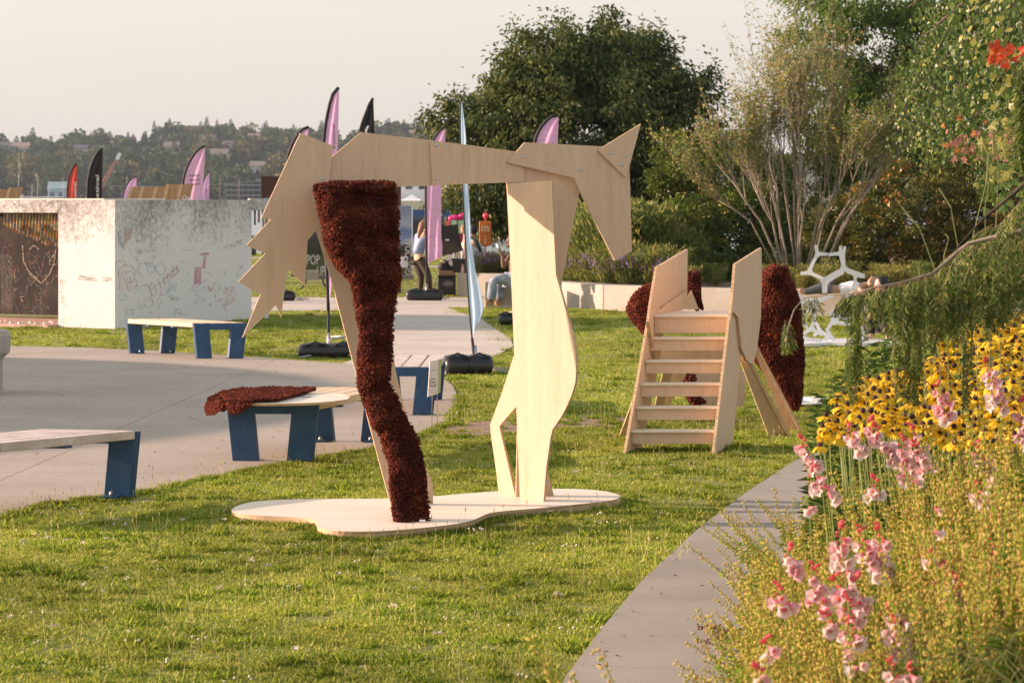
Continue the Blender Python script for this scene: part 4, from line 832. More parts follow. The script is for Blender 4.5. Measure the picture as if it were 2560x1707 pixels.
for cname, n in (('pale', 7), ('grey', 22), ('brown', 14), ('purple', 6)):
    strokes('chalk_drawing', [[qz(x + rr.uniform(-30, 30) * j, y + rr.uniform(-40, 40) * j) for j in range(4)] for x, y in [(rr.uniform(0, 560), rr.uniform(620, 1280)) for k in range(n)]], intP, 1.0, CM[cname])
strokes('chalk_drawing', [[qz(20 + 9 * j, 700), qz(20 + 9 * j, 1240 - abs(j - 10) * 6)] for j in range(12)], intP, .8, CM['grey'])

# tall plywood sheets leaning in a row beyond the pavilion
sheet_m = noise_mat('brown_ply', [(0.3, (0.30, 0.18, 0.09)), (0.7, (0.42, 0.26, 0.13))], scale=(8, 8, 1), nscale=2, rough=.6)
def leaner(xl, xr, yt, lab, txt=None):
    Y = 49.0; a, b_ = A(xl, yt, Y), A(xr, yt, Y); lean = A(xl - 8, 493, Y) - A(xl, yt, Y)
    dirn = lean / abs(lean.z) ; zt = a.z; foot = a + dirn * zt; q0, q1 = a + dirn * (zt), b_ + dirn * (zt)
    t = thing('leaning_board', lab, 'board', (q0 + q1) / 2, 'plywood sheets leaning beyond the pavilion')
    MB().prism([q0, q1, b_, a], Vector((0, .05, 0))).build('sheet_face', sheet_m, t)
    MB().hexa([q0 + Vector((-.06, -.01, 0)), q0 + Vector((0, -.01, 0)), q0 + Vector((0, .05, 0)), q0 + Vector((-.06, .05, 0))], [a + Vector((-.06, -.01, 0)), a + Vector((0, -.01, 0)), a + Vector((0, .05, 0)), a + Vector((-.06, .05, 0))]).build('sheet_edge', M['plyedge'], t)
    if txt:
        pl = Plane(q0, (1, 0, 0), a - q0); pl.n = Vector((0, -1, 0)) if abs(pl.n.y) > .9 else pl.n
        lettering('painted_letter', txt, lambda x_, y_: A(*(txt_o[txt][0] + x_ * 15 + y_ * 9, txt_o[txt][1] + x_ * 7 - y_ * 13), Y - .02), M['white'], t)
txt_o = {'R': (47, 494), 'OR': (452, 496)}
for xl, xr, yt, lab, tx in ((-30, 2, 472, 'brown leaning plywood sheet cut off by the left edge, above the pavilion roof', None), (2, 30, 474, 'brown leaning plywood sheet left of the one lettered R', None), (30, 57, 469, 'brown leaning plywood sheet with a painted letter R', 'R'), (334, 361, 467, 'brown leaning plywood sheet, first of the five in front of the pink flags', None),
                            (362, 390, 467, 'brown leaning plywood sheet, second of the five in front of the pink flags', None), (396, 422, 466, 'brown leaning plywood sheet, third of the five in front of the pink flags', None), (424, 452, 460.5, 'brown leaning plywood sheet, fourth and tall one before the big pink flag', None), (458, 483, 460.5, 'brown leaning plywood sheet with painted letters OR before the big pink flag', 'OR')):
    leaner(xl, xr, yt, lab, tx)

# ------------------------------------------------------------------ feather flags
def flag_mat(name, c):
    m, nt, b = base_mat(name); b.inputs['Base Color'].default_value = rgba(c); b.inputs['Roughness'].default_value = .6; b.inputs['Specular IOR Level'].default_value = .2
    tr = nd(nt, 'ShaderNodeBsdfTranslucent'); tr.inputs[0].default_value = rgba(c); ms = nd(nt, 'ShaderNodeMixShader'); ms.inputs[0].default_value = .45
    nt.links.new(b.outputs[0], ms.inputs[1]); nt.links.new(tr.outputs[0], ms.inputs[2]); nt.links.new(ms.outputs[0], nt.nodes['Material Output'].inputs[0]); return m
FM = {'pink': flag_mat('pink_flag', (.82, .50, .74)), 'black': flag_mat('black_flag', (.03, .03, .033)), 'red': flag_mat('red_flag', (.62, .10, .07)), 'blue': flag_mat('pale_blue_flag', (.62, .80, .97))}
DK = flat_mat('flag_print', (.05, .03, .07)); LT = flat_mat('flag_print_white', (.8, .8, .8)); YL = flat_mat('flag_print_yellow', (.62, .42, .40)); PU = flat_mat('flag_print_purple', (.36, .13, .36))
def flag(lab, col, Y, sleeve, right, bottom, base, sw=3.5, fold=.05, bag=None, zb=0.0, bottoms=None):
    """sleeve: curved edge from the tip down (px); right: free edge from the tip down (px); base: pole foot px"""
    foot = Vector((A(base[0], base[1], Y).x, Y, zb))
    t = thing('feather_flag', lab, 'flag', foot, 'feather flags of the festival')
    s = Y / FPX; S = [A(x, y, Y) for x, y in sleeve]; Rr = [A(x, y, Y) for x, y in right]
    def samp(C, n):
        d = [0]
        for a, b_ in zip(C[:-1], C[1:]): d.append(d[-1] + (b_ - a).length)
        return [Vector([float(np.interp(d[-1] * i / (n - 1), d, [p[k] for p in C])) for k in range(3)]) for i in range(n)]
    n = 40; SS, RR = samp(S, n), samp(Rr, n); P = []
    for i in range(n):
        row = []
        for j in range(13):
            v = j / 12; p = SS[i].lerp(RR[i], v); w = (RR[i] - SS[i]).length
            p.y += fold * sin(v * pi) * sin(v * 11 + i * .16 + Y) * min(1, w / .3) + .03 * v * sin(i * .22); row.append(p)
        P.append(row)
    link('flag_cloth', grid_mesh('cloth', P), FM[col], t)
    MB().tube([p + Vector((0, -.005, 0)) for p in samp(S, 24)], [s * sw * .75] * 24, n=6).build('sleeve', M['black'], t)
    MB().tube([S[-1], foot + Vector((0, 0, .1))], [.016, .02], n=8).build('pole', M['black'], t)
    MB().tube([foot + Vector((0, 0, .02)), foot + Vector((0, 0, .3))], [.026, .02], n=8).build('ground_socket', M['steel'], t)
    for a in (0.5, 2.6, 4.0, 5.6): MB().tube([foot + Vector((0, 0, .06)), foot + Vector((cos(a) * .5, sin(a) * .5, .02))], .011, n=5).build('base_leg', M['steel'], t)
    return t, foot
def sandbag(c, rz, lab, L_=.5, r=.13):
    r *= .88
    t = thing('sandbag', lab, 'sandbag', c, 'sandbags holding down the flags')
    ux = Vector((cos(rz), sin(rz), 0))
    for k, sg in enumerate((-1, 1)):
        q = c + ux * sg * L_ * .29 + Vector((0, -.1, r * .8)); mb = MB()
        pts = [q + ux * d * L_ * .36 + Vector((0, 0, -.012 * d * d)) for d in (-1, -.97, -.88, -.7, -.35, 0, .35, .7, .88, .97, 1)]; mb.tube(pts, [r * .2, r * .5, r * .75, r * .92, r, r * .97, r, r * .92, r * .75, r * .5, r * .2], n=16, flat=.85); mb.build('filled_pouch', M['blackshiny'], t)
        MB().tube([q + Vector((0, -r * .7, r * .6)) - ux * .12, q + Vector((0, -r * .5, r * 1.0)), q + Vector((0, -r * .7, r * .6)) + ux * .12], .012, n=5).build('carry_strap', M['black'], t)
    return t
t, f_ = flag('red feather flag with white lettering above the pavilion roof', 'red', 88, [(192, 410), (184, 416), (177, 428), (171, 446), (168.5, 470), (168, 520), (168, 640)], [(192.5, 411), (193, 440), (193.5, 520), (193, 630)], None, (168, 640), 3)
lettering('flag_lettering', 'Festival', lambda a, b_: A(191 - b_ * 10.5, 511 - a * 19, 87.93), LT, t)
t, f_ = flag('tall black feather flag with white lettering above the pavilion roof', 'black', 72, [(256.5, 372), (246, 379), (235, 396), (226, 420), (220, 452), (218.5, 490), (218, 520), (218, 670)], [(256.8, 374), (256, 400), (255, 490), (254, 660)], None, (218, 672), 4)
lettering('flag_lettering', 'Festival', lambda a, b_: A(247 - b_ * 12, 520 - a * 28 , 71.92), LT, t)
t, f_ = flag('small pink feather flag left of the leaning plywood sheets', 'pink', 105, [(341, 441), (330, 446), (318, 460), (310, 478), (306, 495), (305, 520), (305, 615)], [(341.5, 443), (341, 470), (338, 520), (335, 600)], None, (305, 617), 2.6)
lettering('flag_lettering', 'Festival', lambda a, b_: A(331 - b_ * 8, 515 - a * 14, 104.93), DK, t)
t, f_ = flag('big pink feather flag with Seattle Design Festival printed on it', 'pink', 68, [(513, 365), (498, 372), (484, 388), (470, 412), (460, 440), (455.5, 470), (454, 510), (454, 680)], [(513.3, 368), (511, 410), (507, 470), (503, 520), (500, 660)], None, (454, 684), 4.2)
for k, w_ in enumerate(('Seattle', 'Design', 'Festival')): lettering('flag_lettering', w_, lambda a, b_: A(499 - a * 9.6, 441.5 + k * 10.8 - b_ * 9.2, 67.9), DK, t)
t, f_ = flag('narrow pink feather flag right of the big pink one', 'pink', 110, [(522.5, 429), (515, 438), (508, 455), (504.5, 475), (503.5, 500), (503, 610)], [(523, 431), (523, 470), (522, 520), (521, 600)], None, (503, 612), 2.6)
lettering('flag_lettering', 'Festival', lambda a, b_: A(519 - b_ * 7, 511 - a * 13, 109.93), DK, t)
t, f_ = flag('pink feather flag half hidden behind the tail of the horse', 'pink', 50, [(772, 318), (757, 323), (742, 340), (730, 362), (718, 396), (713, 430), (712, 480), (712, 660)], [(772.5, 320), (771, 345), (762, 400), (760, 520), (758, 640)], None, (712, 751), 5)
sandbag(G(704, 752), .2, 'black sandbag beside the pole behind the horse tail', .42)
t, f_ = flag('tall pink feather flag rising above the rump of the horse', 'pink', 32, [(847, 219), (838, 222), (830, 240), (822, 268), (814, 310), (809, 352), (808, 400), (812, 520), (818, 700), (821, 776)], [(847.5, 222), (846, 300), (843, 380), (842, 520), (838, 640), (830, 700), (822, 776)], None, (822, 893), 6, fold=.04)
lettering('flag_lettering', 'Festival', lambda a, b_: A(838 - b_ * 8 - a * .6, 372 - a * 21, 31.9), DK, t)
sandbag(G(826, 893), 0.06, 'black sandbag at the foot of the tall pink flag, left of the shaggy leg', .60, .125)
t, f_ = flag('black feather flag above the back of the horse', 'black', 36, [(933, 246), (927, 250), (918, 275), (908, 300), (900, 325), (895, 360), (890, 450), (890, 700)], [(933.5, 250), (935, 300), (936, 360), (936, 500), (934, 690)], None, (890, 849), 5)
MB().add([A(x, y, 35.9) for x, y in ((912, 326), (918, 314), (923, 316), (917, 329), (920, 345), (914, 345))], [(0, 1, 2, 3), (0, 3, 4, 5)]).build('flag_print', LT, t)
t, f_ = flag('pink feather flag hanging below the back of the horse with its free end pointed', 'pink', 50.5, [(1114, 318), (1103, 323), (1092, 336), (1083, 352), (1072, 385), (1066, 420), (1064, 470), (1064.5, 560), (1066, 662)], [(1114.5, 320), (1113, 345), (1110, 400), (1104, 470), (1103, 540), (1103, 590), (1106, 616), (1105, 640)], None, (1066, 750), 4, fold=.035)
def squig(t, col, pts, Y, w=1.2):
    mb = MB()
    for a, b_ in zip(pts[:-1], pts[1:]):
        a, b_ = Vector(a), Vector(b_); d = (b_ - a); n_ = Vector((-d.y, d.x)).normalized() * w / 2; mb.add([A(q.x, q.y, Y - .07) for q in (a - n_, a + n_, b_ + n_, b_ - n_)], [(0, 1, 2, 3)])
    mb.build('flag_print', col, t)
squig(t, YL, [(1070, 523), (1085, 521), (1095, 525), (1097, 538), (1088, 545), (1070, 547)], 50.5); squig(t, YL, [(1069, 588), (1080, 590), (1094, 587)], 50.5); squig(t, YL, [(1070, 608), (1082, 612), (1096, 613)], 50.5)
squig(t, PU, [(1068, 599), (1074, 593), (1082, 595), (1088, 588), (1092, 578), (1098, 573)], 50.5, .8); squig(t, PU, [(1070, 655), (1076, 642), (1088, 647), (1096, 635)], 50.5, .8)
sandbag(G(1062, 751), -0.02, 'black sandbag at the foot of the pink flag by the bent person', .55, .15)
t, f_ = flag('pale blue feather flag seen nearly edge on, leaning right of the pink one', 'blue', 29.2, [(1153, 246), (1151, 270), (1151, 330), (1156, 460), (1163, 600), (1172, 760), (1180, 845)], [(1157, 266), (1164, 330), (1169, 430), (1174, 520), (1178, 600), (1189, 680), (1205, 740), (1209, 775), (1200, 800), (1191, 812)], None, (1188, 920), 2.6, fold=.03)
sandbag(G(1172, 934), 0.1, 'black sandbag under the pale blue flag, right of the far bench', .42, .15)
t, f_ = flag('pink feather flag peeking out above the neck of the horse', 'pink', 44, [(1396, 289), (1380, 291), (1362, 305), (1348, 325), (1338, 348), (1334, 375), (1333, 450), (1333, 640)], [(1397, 293), (1395, 330), (1394, 370), (1390, 500), (1380, 630)], None, (1333, 785), 5.5)
squig(t, PU, [(1342, 355), (1356, 350), (1370, 357), (1390, 359)], 44, .9); squig(t, YL, [(1347, 338), (1365, 341), (1392, 340)], 44, .9); squig(t, PU, [(1372, 305), (1382, 315), (1390, 300)], 44, .8)
sandbag(G(1278, 812), 0.3, 'black sandbag on the grass just left of the front leg panel', .3, .13)

# ------------------------------------------------------------------ yard sign
t = thing('yard_sign', 'small white and green yard sign on wire legs at the edge of the plaza', 'sign', G(1088, 1085))
sp_ = Plane(G(1088, 1085), (0.82, 0.57, 0))
MB().prism([sp_.at(x, y) for x, y in ((1069.5, 992), (1095, 984), (1095.5, 899), (1075, 903))], -sp_.n * .006).build('sign_face', flat_mat('sign_white', (.74, .74, .70), v=.03), t)
MB().prism([sp_.at(x, y) for x, y in ((1095.3, 984), (1101, 980), (1104, 896), (1095.7, 899))], -sp_.n * .006).build('sign_stripe', flat_mat('sign_green', (.42, .50, .26), v=.05), t)
for x0, x1 in ((1081, 1079.5), (1094, 1092.5)): MB().tube([sp_.at(x0, 905, -.01), sp_.at(x1, 1084, -.01)], .0028, n=5).build('wire_leg', M['steel'], t)
lettering('sign_lettering', 'Seattle', px_text(sp_, (1077, 949.5), (4.2, -.5), (0, -6), .004), DK, t); lettering('sign_lettering', 'Design', px_text(sp_, (1077, 957.5), (4.2, -.5), (0, -6), .004), DK, t); lettering('sign_lettering', 'Festival', px_text(sp_, (1077, 966.5), (4.2, -.5), (0, -6), .004), DK, t)
for a, b_ in (((1076, 928), (1092, 924)), ((1075, 967), (1075, 948)), ((1086, 962), (1092, 961))):
    a, b_ = Vector(a), Vector(b_); d = b_ - a; n_ = Vector((-d.y, d.x)).normalized() * .4; MB().add([sp_.at(q.x, q.y, .004) for q in (a - n_, a + n_, b_ + n_, b_ - n_)], [(0, 1, 2, 3)]).build('sign_rule', DK, t)
# ------------------------------------------------------------------ far shore: trees, houses, boats, crane
conm = leaf_mat('far_conifer', [(0, (0.012, 0.028, 0.018)), (1, (0.04, 0.07, 0.04))], transl=.15, rough=.8)
brom = leaf_mat('far_broadleaf', [(0, (0.025, 0.05, 0.02)), (.5, (0.055, 0.09, 0.032)), (1, (0.11, 0.14, 0.05))], transl=.2, rough=.8)
brom2 = leaf_mat('far_broadleaf_dry', [(0, (0.07, 0.075, 0.025)), (1, (0.20, 0.17, 0.06))], transl=.2, rough=.8)
def conifer_np(seed, n=520, H=1.0, R=0.2):
    rs = np.random.RandomState(seed); h = rs.rand(n) ** 1.15; lay = np.floor(h * 13) / 13; rad = R * (1 - lay) ** .85 * (0.75 + .45 * rs.rand(n)) * (1 - (h - lay) * 5); rad = np.abs(rad) + .012
    a = rs.rand(n) * 2 * pi; k = rs.rand(n) ** .6; C = np.stack([np.cos(a) * rad * k, np.sin(a) * rad * k, .06 + h * .92], 1)
    D = np.stack([np.cos(a), np.sin(a), -.35 + .3 * rs.rand(n)], 1); v, f, t = leaf_np(C, D, np.array([[0, 0, 1.]]) + .3 * rs.normal(size=(n, 3)), .17 * (1.05 - .9*h), .12 * (1.05 - .85 * h), bend=.2, tint=rs.rand(n))
    tr = quad3([(0, 0, 0), (0, 0, .5), (0, 0, .99)], .016, .003, 4, 0.05)
    return join_np([(v, f, t), tr])
def broad_np(seed, n=620):
    rs = np.random.RandomState(seed); bl = [(rs.normal(size=3) * [.22, .22, .12] + [0, 0, .58], .2 + .14 * rs.rand()) for _ in range(7)] + [(np.array([0, 0, .6]), .36)]
    Cs = []; Ds = []; T = []
    for c, r in bl:
        m = n // 8; d = rnd_dirs(m, rs); q = np.array(c) + d * r * np.array([1, 1, .82]) * (0.82 + .25 * rs.rand(m, 1)); Cs.append(q); Ds.append(d + rs.normal(size=(m, 3)) * .6); T.append(np.clip(rs.rand(m) * .5 + rs.rand() * .5, 0, 1))
    v, f, t = leaf_np(np.concatenate(Cs), np.concatenate(Ds), rs.normal(size=(len(bl) * (n // 8), 3)), .12, .12, bend=.1, tint=np.concatenate(T))
    return join_np([(v, f, t), quad3([(0, 0, 0), (0, 0, .3), (0, 0, .6)], .03, .015, 5, 0.0)])
CON = []; BRO = []
for k in range(5):
    v, f, t = conifer_np(k, 480, R=.17 + .03 * (k % 3)); me = np_mesh('conifer', v, f, tint=t); me.materials.append(conm); CON.append(me)
for k in range(7):
    v, f, t = broad_np(40 + k); me = np_mesh('broadleaf', v, f, tint=t); me.materials.append(brom2 if k == 6 else brom); BRO.append(me)
rt = random.Random(12)
def far_tree(px, Y, h, con, lab, grp, wid=None):
    x = (px - CXP) * Y / FPX; me = rt.choice(CON if con else BRO); o = link('conifer_tree' if con else 'broadleaf_tree', me)
    o.location = (x, Y, hill_z(x, Y) - .3); o.rotation_euler = (0, 0, rt.uniform(0, 6.3)); w = wid or (h * rt.uniform(.6, 1.0) if con else h * rt.uniform(.85, 1.15)); o.scale = (w, w, h); props(o, lab, 'tree', grp)
# landmark conifers on the skyline (photo column, top row, height)
for px, top, h, lab in ((254, 319, 26, 'tall slim pointed conifer on the skyline above the black flag'), (274, 327, 22, 'second pointed conifer on the skyline right of the tallest above the black flag'), (396, 313, 30, 'broad dark conifer on the skyline above the leaning sheets'), (412, 318, 26, 'dark conifer standing just right of the broad skyline conifer'),
                        (362, 334, 18, 'small pointed conifer on the skyline left of the brick building'), (222, 340, 24, 'dense dark conifer on the slope left of the black flag'), (580, 310, 24, 'conifer on the skyline right of the brick building'), (560, 330, 17, 'slender conifer on the skyline just right of the brick building'),
                        (660, 308, 24, 'pointed conifer on the skyline left of the horse tail'), (688, 322, 16, 'small conifer on the skyline beside the tail of the horse'), (805, 300, 22, 'conifer on the skyline just left of the tall pink flag'), (993, 300, 24, 'pointed conifer on the skyline above the back of the horse'), (41, 338, 18, 'pointed conifer at the far left of the skyline'),
                        (182, 354, 17, 'conifer above the red flag'), (333, 334, 14, 'narrow conifer on the skyline between the black and the big pink flag')):
    Y = 1340; x = (px - CXP) * Y / FPX; zt = EYE + (HOR - top) * Y / FPX; z0 = hill_z(x, Y); far_tree(px, Y, max(8, min(zt - z0 + .3, h * 1.6)), True, lab, None, wid=h * .95)
far_tree(438, 1330, (EYE + (HOR - 313) * 1330 / FPX) - hill_z((438 - CXP) * 1330 / FPX, 1330), False, 'spreading cedar-like tree on the skyline left of the brick building', None, wid=17)
n_c = n_b = 0
for i in range(560):
    t = rt.random() ** .8; Y = 905 + 470 * t; px = rt.uniform(-60, 1230) if i % 14 else rt.uniform(1480, 1960)
    con = rt.random() < (.20 + .30 * t)
    if con and n_c < 190: n_c += 1; far_tree(px, Y, 8 + 11 * rt.random() ** 1.6, True, 'dark conifer on the wooded hillside across the lake', 'conifers on the far hillside')
    elif n_b < 290: n_b += 1; far_tree(px, Y, rt.uniform(8, 14.5), False, 'rounded green broadleaf tree on the wooded hillside across the lake', 'broadleaf trees on the far hillside')
FW = flat_mat('far_window', (.08, .10, .12), rough=.2)
def house(px, Y, w, h, col, roofc, lab, d=8, rh=.35, win=3, name='house', cat='house', zoff=0.0):
    x = (px - CXP) * Y / FPX; z = hill_z(x, Y) + zoff; t = thing(name, lab, cat, (x, Y, z), None if cat != 'house' else 'houses on the far hillside')
    MB().box((x, Y, z + h / 2), (w, d, h)).build('wall', flat_mat('far_wall', col, v=.04), t)
    if rh: 
        r = rh * h; MB().prism([(x - w * .54, Y - d * .55, z + h), (x + w * .54, Y - d * .55, z + h), (x + w * .54, Y, z + h + r), (x - w * .54, Y, z + h + r)], (0, 0, .15)).prism([(x - w * .54, Y + d * .55, z + h), (x - w * .54, Y, z + h + r), (x + w * .54, Y, z + h + r), (x + w * .54, Y + d * .55, z + h)], (0, 0, .15)).build('roof', flat_mat('far_roof', roofc, v=.05), t)
    else: MB().box((x, Y, z + h + .2), (w * 1.02, d * 1.02, .4)).build('roof', flat_mat('far_roof', roofc, v=.05), t)
    nr = max(1, int(h / 3))
    for j in range(nr):
        for k in range(win):
            MB().box((x - w / 2 + w * (k + .5) / win, Y - d / 2 - .03, z + h * (j + .55) / nr), (w / win * .5, .1, h / nr * .42)).build('window', FW, t)
    return t
wh = (.62, .60, .56)
hs = [(8, 372, wh), (32, 380, (.5, .52, .56)), (55, 383, wh), (86, 367, (.7, .64, .55)), (98, 369, wh), (20, 398, (.58, .55, .5)), (116, 385, (.45, .45, .48)), (190, 365, wh), (204, 388, (.5, .45, .4)), (320, 358, (.66, .64, .6)), (262, 402, (.6, .5, .38)), (300, 372, wh), (430, 382, (.42, .40, .38)), (578, 378, (.6, .6, .62)), (550, 402, (.58, .48, .40)),
      (520, 360, (.5, .4, .33)), (635, 352, (.62, .6, .55)), (700, 338, (.55, .42, .36)), (795, 330, (.6, .58, .55)), (1020, 330, wh), (1044, 342, (.36, .42, .5)), (645, 432, wh), (30, 448, wh), (60, 428, (.45, .47, .5)), (1640, 350, wh), (1700, 372, (.5, .5, .52))]
pos = ['at the far left edge of the hillside', 'second from the left edge on the hillside', 'beside the pale houses at the far left of the hillside', 'bright one high on the hillside left of the red flag', 'right neighbour of the bright house high on the hillside', 'low on the hillside at the far left', 'below the bright house left of the red flag', 'on the skyline between the red and black flags', 'just above the red flag', 'with a flat top on the skyline right of the black flag',
       'behind the crane on the hillside', 'in the trees right of the black flag', 'in front of the brick building', 'on the slope right of the big pink flag', 'with a brown roof right of the narrow pink flag', 'right of the brick building on the slope', 'on the slope left of the horse tail', 'brick coloured, just left of the horse tail top', 'just left of the tall pink flag', 'white, above the back of the horse', 'bluish, above the back of the horse', 'white and low, left of the horse tail', 'white and low behind the masts at the left', 'grey, low behind the masts at the left', 'seen behind the thin twigs of the bare shrub', 'low, seen behind the thin twigs of the bare shrub']
for (px, row, c), p_ in zip(hs, pos):
    best = min(np.linspace(905, 1370, 60), key=lambda Y: abs((HOR - (hill_z((px - CXP) * Y / FPX, Y) + 6 - EYE) * FPX / Y) - row)); w = rt.uniform(6, 10)
    house(px, best, w, rt.uniform(5, 7), c, rt.choice([(.12, .11, .11), (.2, .17, .15), (.3, .2, .16), (.08, .08, .09)]), 'small pale house ' + p_, zoff=rt.uniform(1, 3.5))
house(486, 1345, 18.5, 9, (.30, .17, .13), (.34, .24, .2), 'long brick building with a flat roof on the skyline', d=12, rh=0, win=7, name='brick_building', cat='building', zoff=2.5)
house(410, 900, 19, 3.2, (.20, .30, .27), (.42, .42, .42), 'long low waterfront building with green glazing behind the leaning sheets', d=10, rh=0, win=14, name='waterfront_building', cat='building', zoff=3.2)
house(100, 884, 16, 3, (.42, .44, .46), (.34, .36, .38), 'low grey waterfront shed behind the masts at the left', d=8, rh=0.1, win=6, name='waterfront_shed', cat='building', zoff=0)
house(145, 892, 6, 4, (.30, .42, .46), (.25, .36, .40), 'small blue-green gabled boathouse behind the masts at the left', d=6, rh=.6, win=2, name='boathouse', cat='building', zoff=2)
dk = thing('parking_structure', 'dark open multi-level parking deck on the shore left of the horse tail', 'building', ((615 - CXP) * 890 / FPX, 890, 0))
x0 = (615 - CXP) * 890 / FPX
for k in range(5): MB().box((x0, 892, -.2 + k * 1.75), (14, 10, .35)).build('deck_level', flat_mat('deck_grey', (.26, .27, .28)), dk)
for k in range(8): MB().box((x0 - 6.6 + k * 1.88, 888, 3.4), (.3, .4, 7.4)).build('deck_column', flat_mat('deck_dark', (.10, .11, .12)), dk)
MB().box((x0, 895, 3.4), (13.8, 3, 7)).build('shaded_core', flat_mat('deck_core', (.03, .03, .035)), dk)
for k in range(3): MB().box((x0 + 4 - 5 * k, 880, .2), (3.4, 2, 1.3)).prism([(x0 + 2.2 - 5 * k, 879, .9), (x0 + 5.8 - 5 * k, 879, .9), (x0 + 5.2 - 5 * k, 879, 1.5), (x0 + 2.8 - 5 * k, 879, 1.5)], (0, 2, 0)).build('shore_shed', flat_mat('shed_roof', (.42, .26, .2)), thing('shore_shed', ['low shed with a reddish roof right of the narrow pink flag', 'low reddish shed in the middle below the parking deck', 'low reddish shed at the left below the parking deck'][k], 'shed', (x0 + 4 - 5 * k, 880, -.5)))
# crane
cr = thing('crane', 'red lattice crane boom with a pale tip behind the black flag', 'crane', ((252 - CXP) * 780 / FPX, 780, -1))
a0, a1 = A(252, 470, 780), A(292, 398, 780); d = (a1 - a0); n_ = Vector((-d.z, 0, d.x)).normalized(); cm = flat_mat('crane_red', (.40, .13, .08)); mb = MB()
for s in (-.55, .55):
    for dy in (-.4, .4): mb.tube([a0 + n_ * s + Vector((0, dy, 0)), a1 + n_ * s * .4 + Vector((0, dy, 0))], .09, n=4)
for k in range(14): t0, t1 = k / 14, (k + 1) / 14; sg = 1 if k % 2 else -1; mb.tube([a0.lerp(a1, t0) + n_ * .55 * sg * (1 - .6 * t0), a0.lerp(a1, t1) - n_ * .55 * sg * (1 - .6 * t1)], .07, n=4)
mb.build('boom', cm, cr); MB().box(a1 + Vector((.5, 0, .8)), (1.0, .8, 2.2), Matrix.Rotation(.5, 3, 'Y')).build('boom_tip', M['white'], cr)
MB().tube([a1 + Vector((.6, 0, 0)), a1 + Vector((.6, 0, -4))], .05, n=4).build('hoist_line', M['black'], cr); MB().box((a0.x, 780, -.2), (5, 4, 2)).build('cab', cm, cr)
# masts and boats
for i, (px, top, nm) in enumerate(((47, 388, 'tall thin mast left of the others on the far shore'), (94, 438, 'mast second from the left, behind the leaning sheets'), (121, 452, 'short mast third from the left'), (157, 442, 'mast of the sailboat left of the red flag'), (80, 458, 'short mast between the two leftmost masts'))):
    Y = 840; a = A(px, top, Y); bt = thing('sailboat', 'moored sailboat, ' + nm, 'sailboat', (a.x, Y, -1.1))
    MB().tube([(a.x, Y, -.4), tuple(a)], [.1, .06], n=5).build('mast', flat_mat('mast_pale', (.5, .46, .4)), bt)
    MB().tube([(a.x - 2.2, Y, -.7), (a.x - 1.4, Y, -.75), (a.x + .8, Y, -.75), (a.x + 2.2, Y, -.6)], [.1, .5, .55, .1], n=8, flat=.9).build('hull', M['white'], bt)
    MB().tube([(a.x, Y, .4), (a.x + 2.0, Y, .4)], .07, n=5).build('boom', M['steel'], bt); MB().tube([tuple(a - Vector((0, 0, .3))), (a.x + 2.1, Y, -.5)], .025, n=3).build('stay', M['steel'], bt)
for px, w in ((133, 26), (210, 16), (655, 14), (382, 12), (270, 14)):
    Y = 830; x = (px - CXP) * Y / FPX; s = w * Y / FPX; bt = thing('motorboat', 'moored white motorboat ' + {133: 'right of the short masts', 210: 'between the red and black flags', 655: 'left of the horse tail', 382: 'behind the leaning sheets', 270: 'right of the black flag'}[px], 'boat', (x, Y, -1.1))
    MB().prism([(x - s / 2, Y - 1, .0), (x + s / 2, Y - 1, .0), (x + s * .4, Y - 1, -1.2), (x - s * .42, Y - 1, -1.2)], (0, 2, 0)).build('hull', M['white'], bt)
    MB().box((x, Y, .6), (s * .6, 1.6, 1.2)).build('cabin', flat_mat('cabin_cream', (.66, .58, .46)), bt); MB().box((x, Y - .85, .8), (s * .5, .05, .4)).build('window', FW, bt); MB().box((x, Y, 1.35), (s * .7, 1.8, .15)).build('cabin_roof', M['white'], bt)
wire = thing('overhead_wire', 'thin overhead line sagging along the far shore behind the flags', 'wire', (-100, 870, 0))
MB().tube([A(240 + 42 * k, 466 + 2.0 * (4 - abs(k - 5)) - k * 1.2, 868) for k in range(11)], .07, n=3).build('cable', M['steel'], wire)
for px, tp in ((550, 445), (317, 440), (598, 447)): MB().tube([A(px, 500, 868), A(px, tp, 868)], .12, n=5).build('utility_pole', M['bark'], wire)

# ------------------------------------------------------------------ the moored ship
Y = 216; sh = thing('ship', 'large moored ship with white upper works and blue and black hull bands', 'ship', (0, Y, -1.1))
def hull_band(name, z0, z1, mat, x0=-16, x1=4.8, bow=2.4, d=7, out=0.0):
    def sec(z): k = (z + 1.1) / 4.3; return [(x0, Y - out, z), (x1 - 1, Y - out, z), (x1 + bow * k, Y + d / 2, z), (x1 - 1, Y + d, z), (x0, Y + d, z)]
    a, b_ = sec(z0), sec(z1); n = 5; mb = MB().add(a + b_, [tuple(range(n))[::-1], tuple(range(n, 2 * n))] + [(i, (i + 1) % n, n + (i + 1) % n, n + i) for i in range(n)]); return mb.build(name, mat, sh)
hull_band('hull_black', -1.15, .2, flat_mat('hull_black', (.01, .01, .014), rough=.4)); hull_band('hull_grey', .2, .53, flat_mat('hull_grey', (.06, .075, .10)), out=.02)
hull_band('hull_blue', .53, 1.18, flat_mat('hull_blue', (.012, .07, .20), rough=.4)); hull_band('hull_green', 1.18, 1.40, flat_mat('hull_green', (.22, .46, .36)), out=.02); hull_band('bulwark', 1.40, 2.35, M['white'])
MB().box((-6, Y + 3.4, 2.9), (16, 5, 1.1)).build('deckhouse', M['white'], sh); MB().box((-5, Y + 3.2, 3.9), (13, 5.4, .16)).build('upper_deck', M['white'], sh); MB().box((-6, Y + 3.5, 4.5), (9, 4, 1.0)).build('wheelhouse', M['white'], sh)
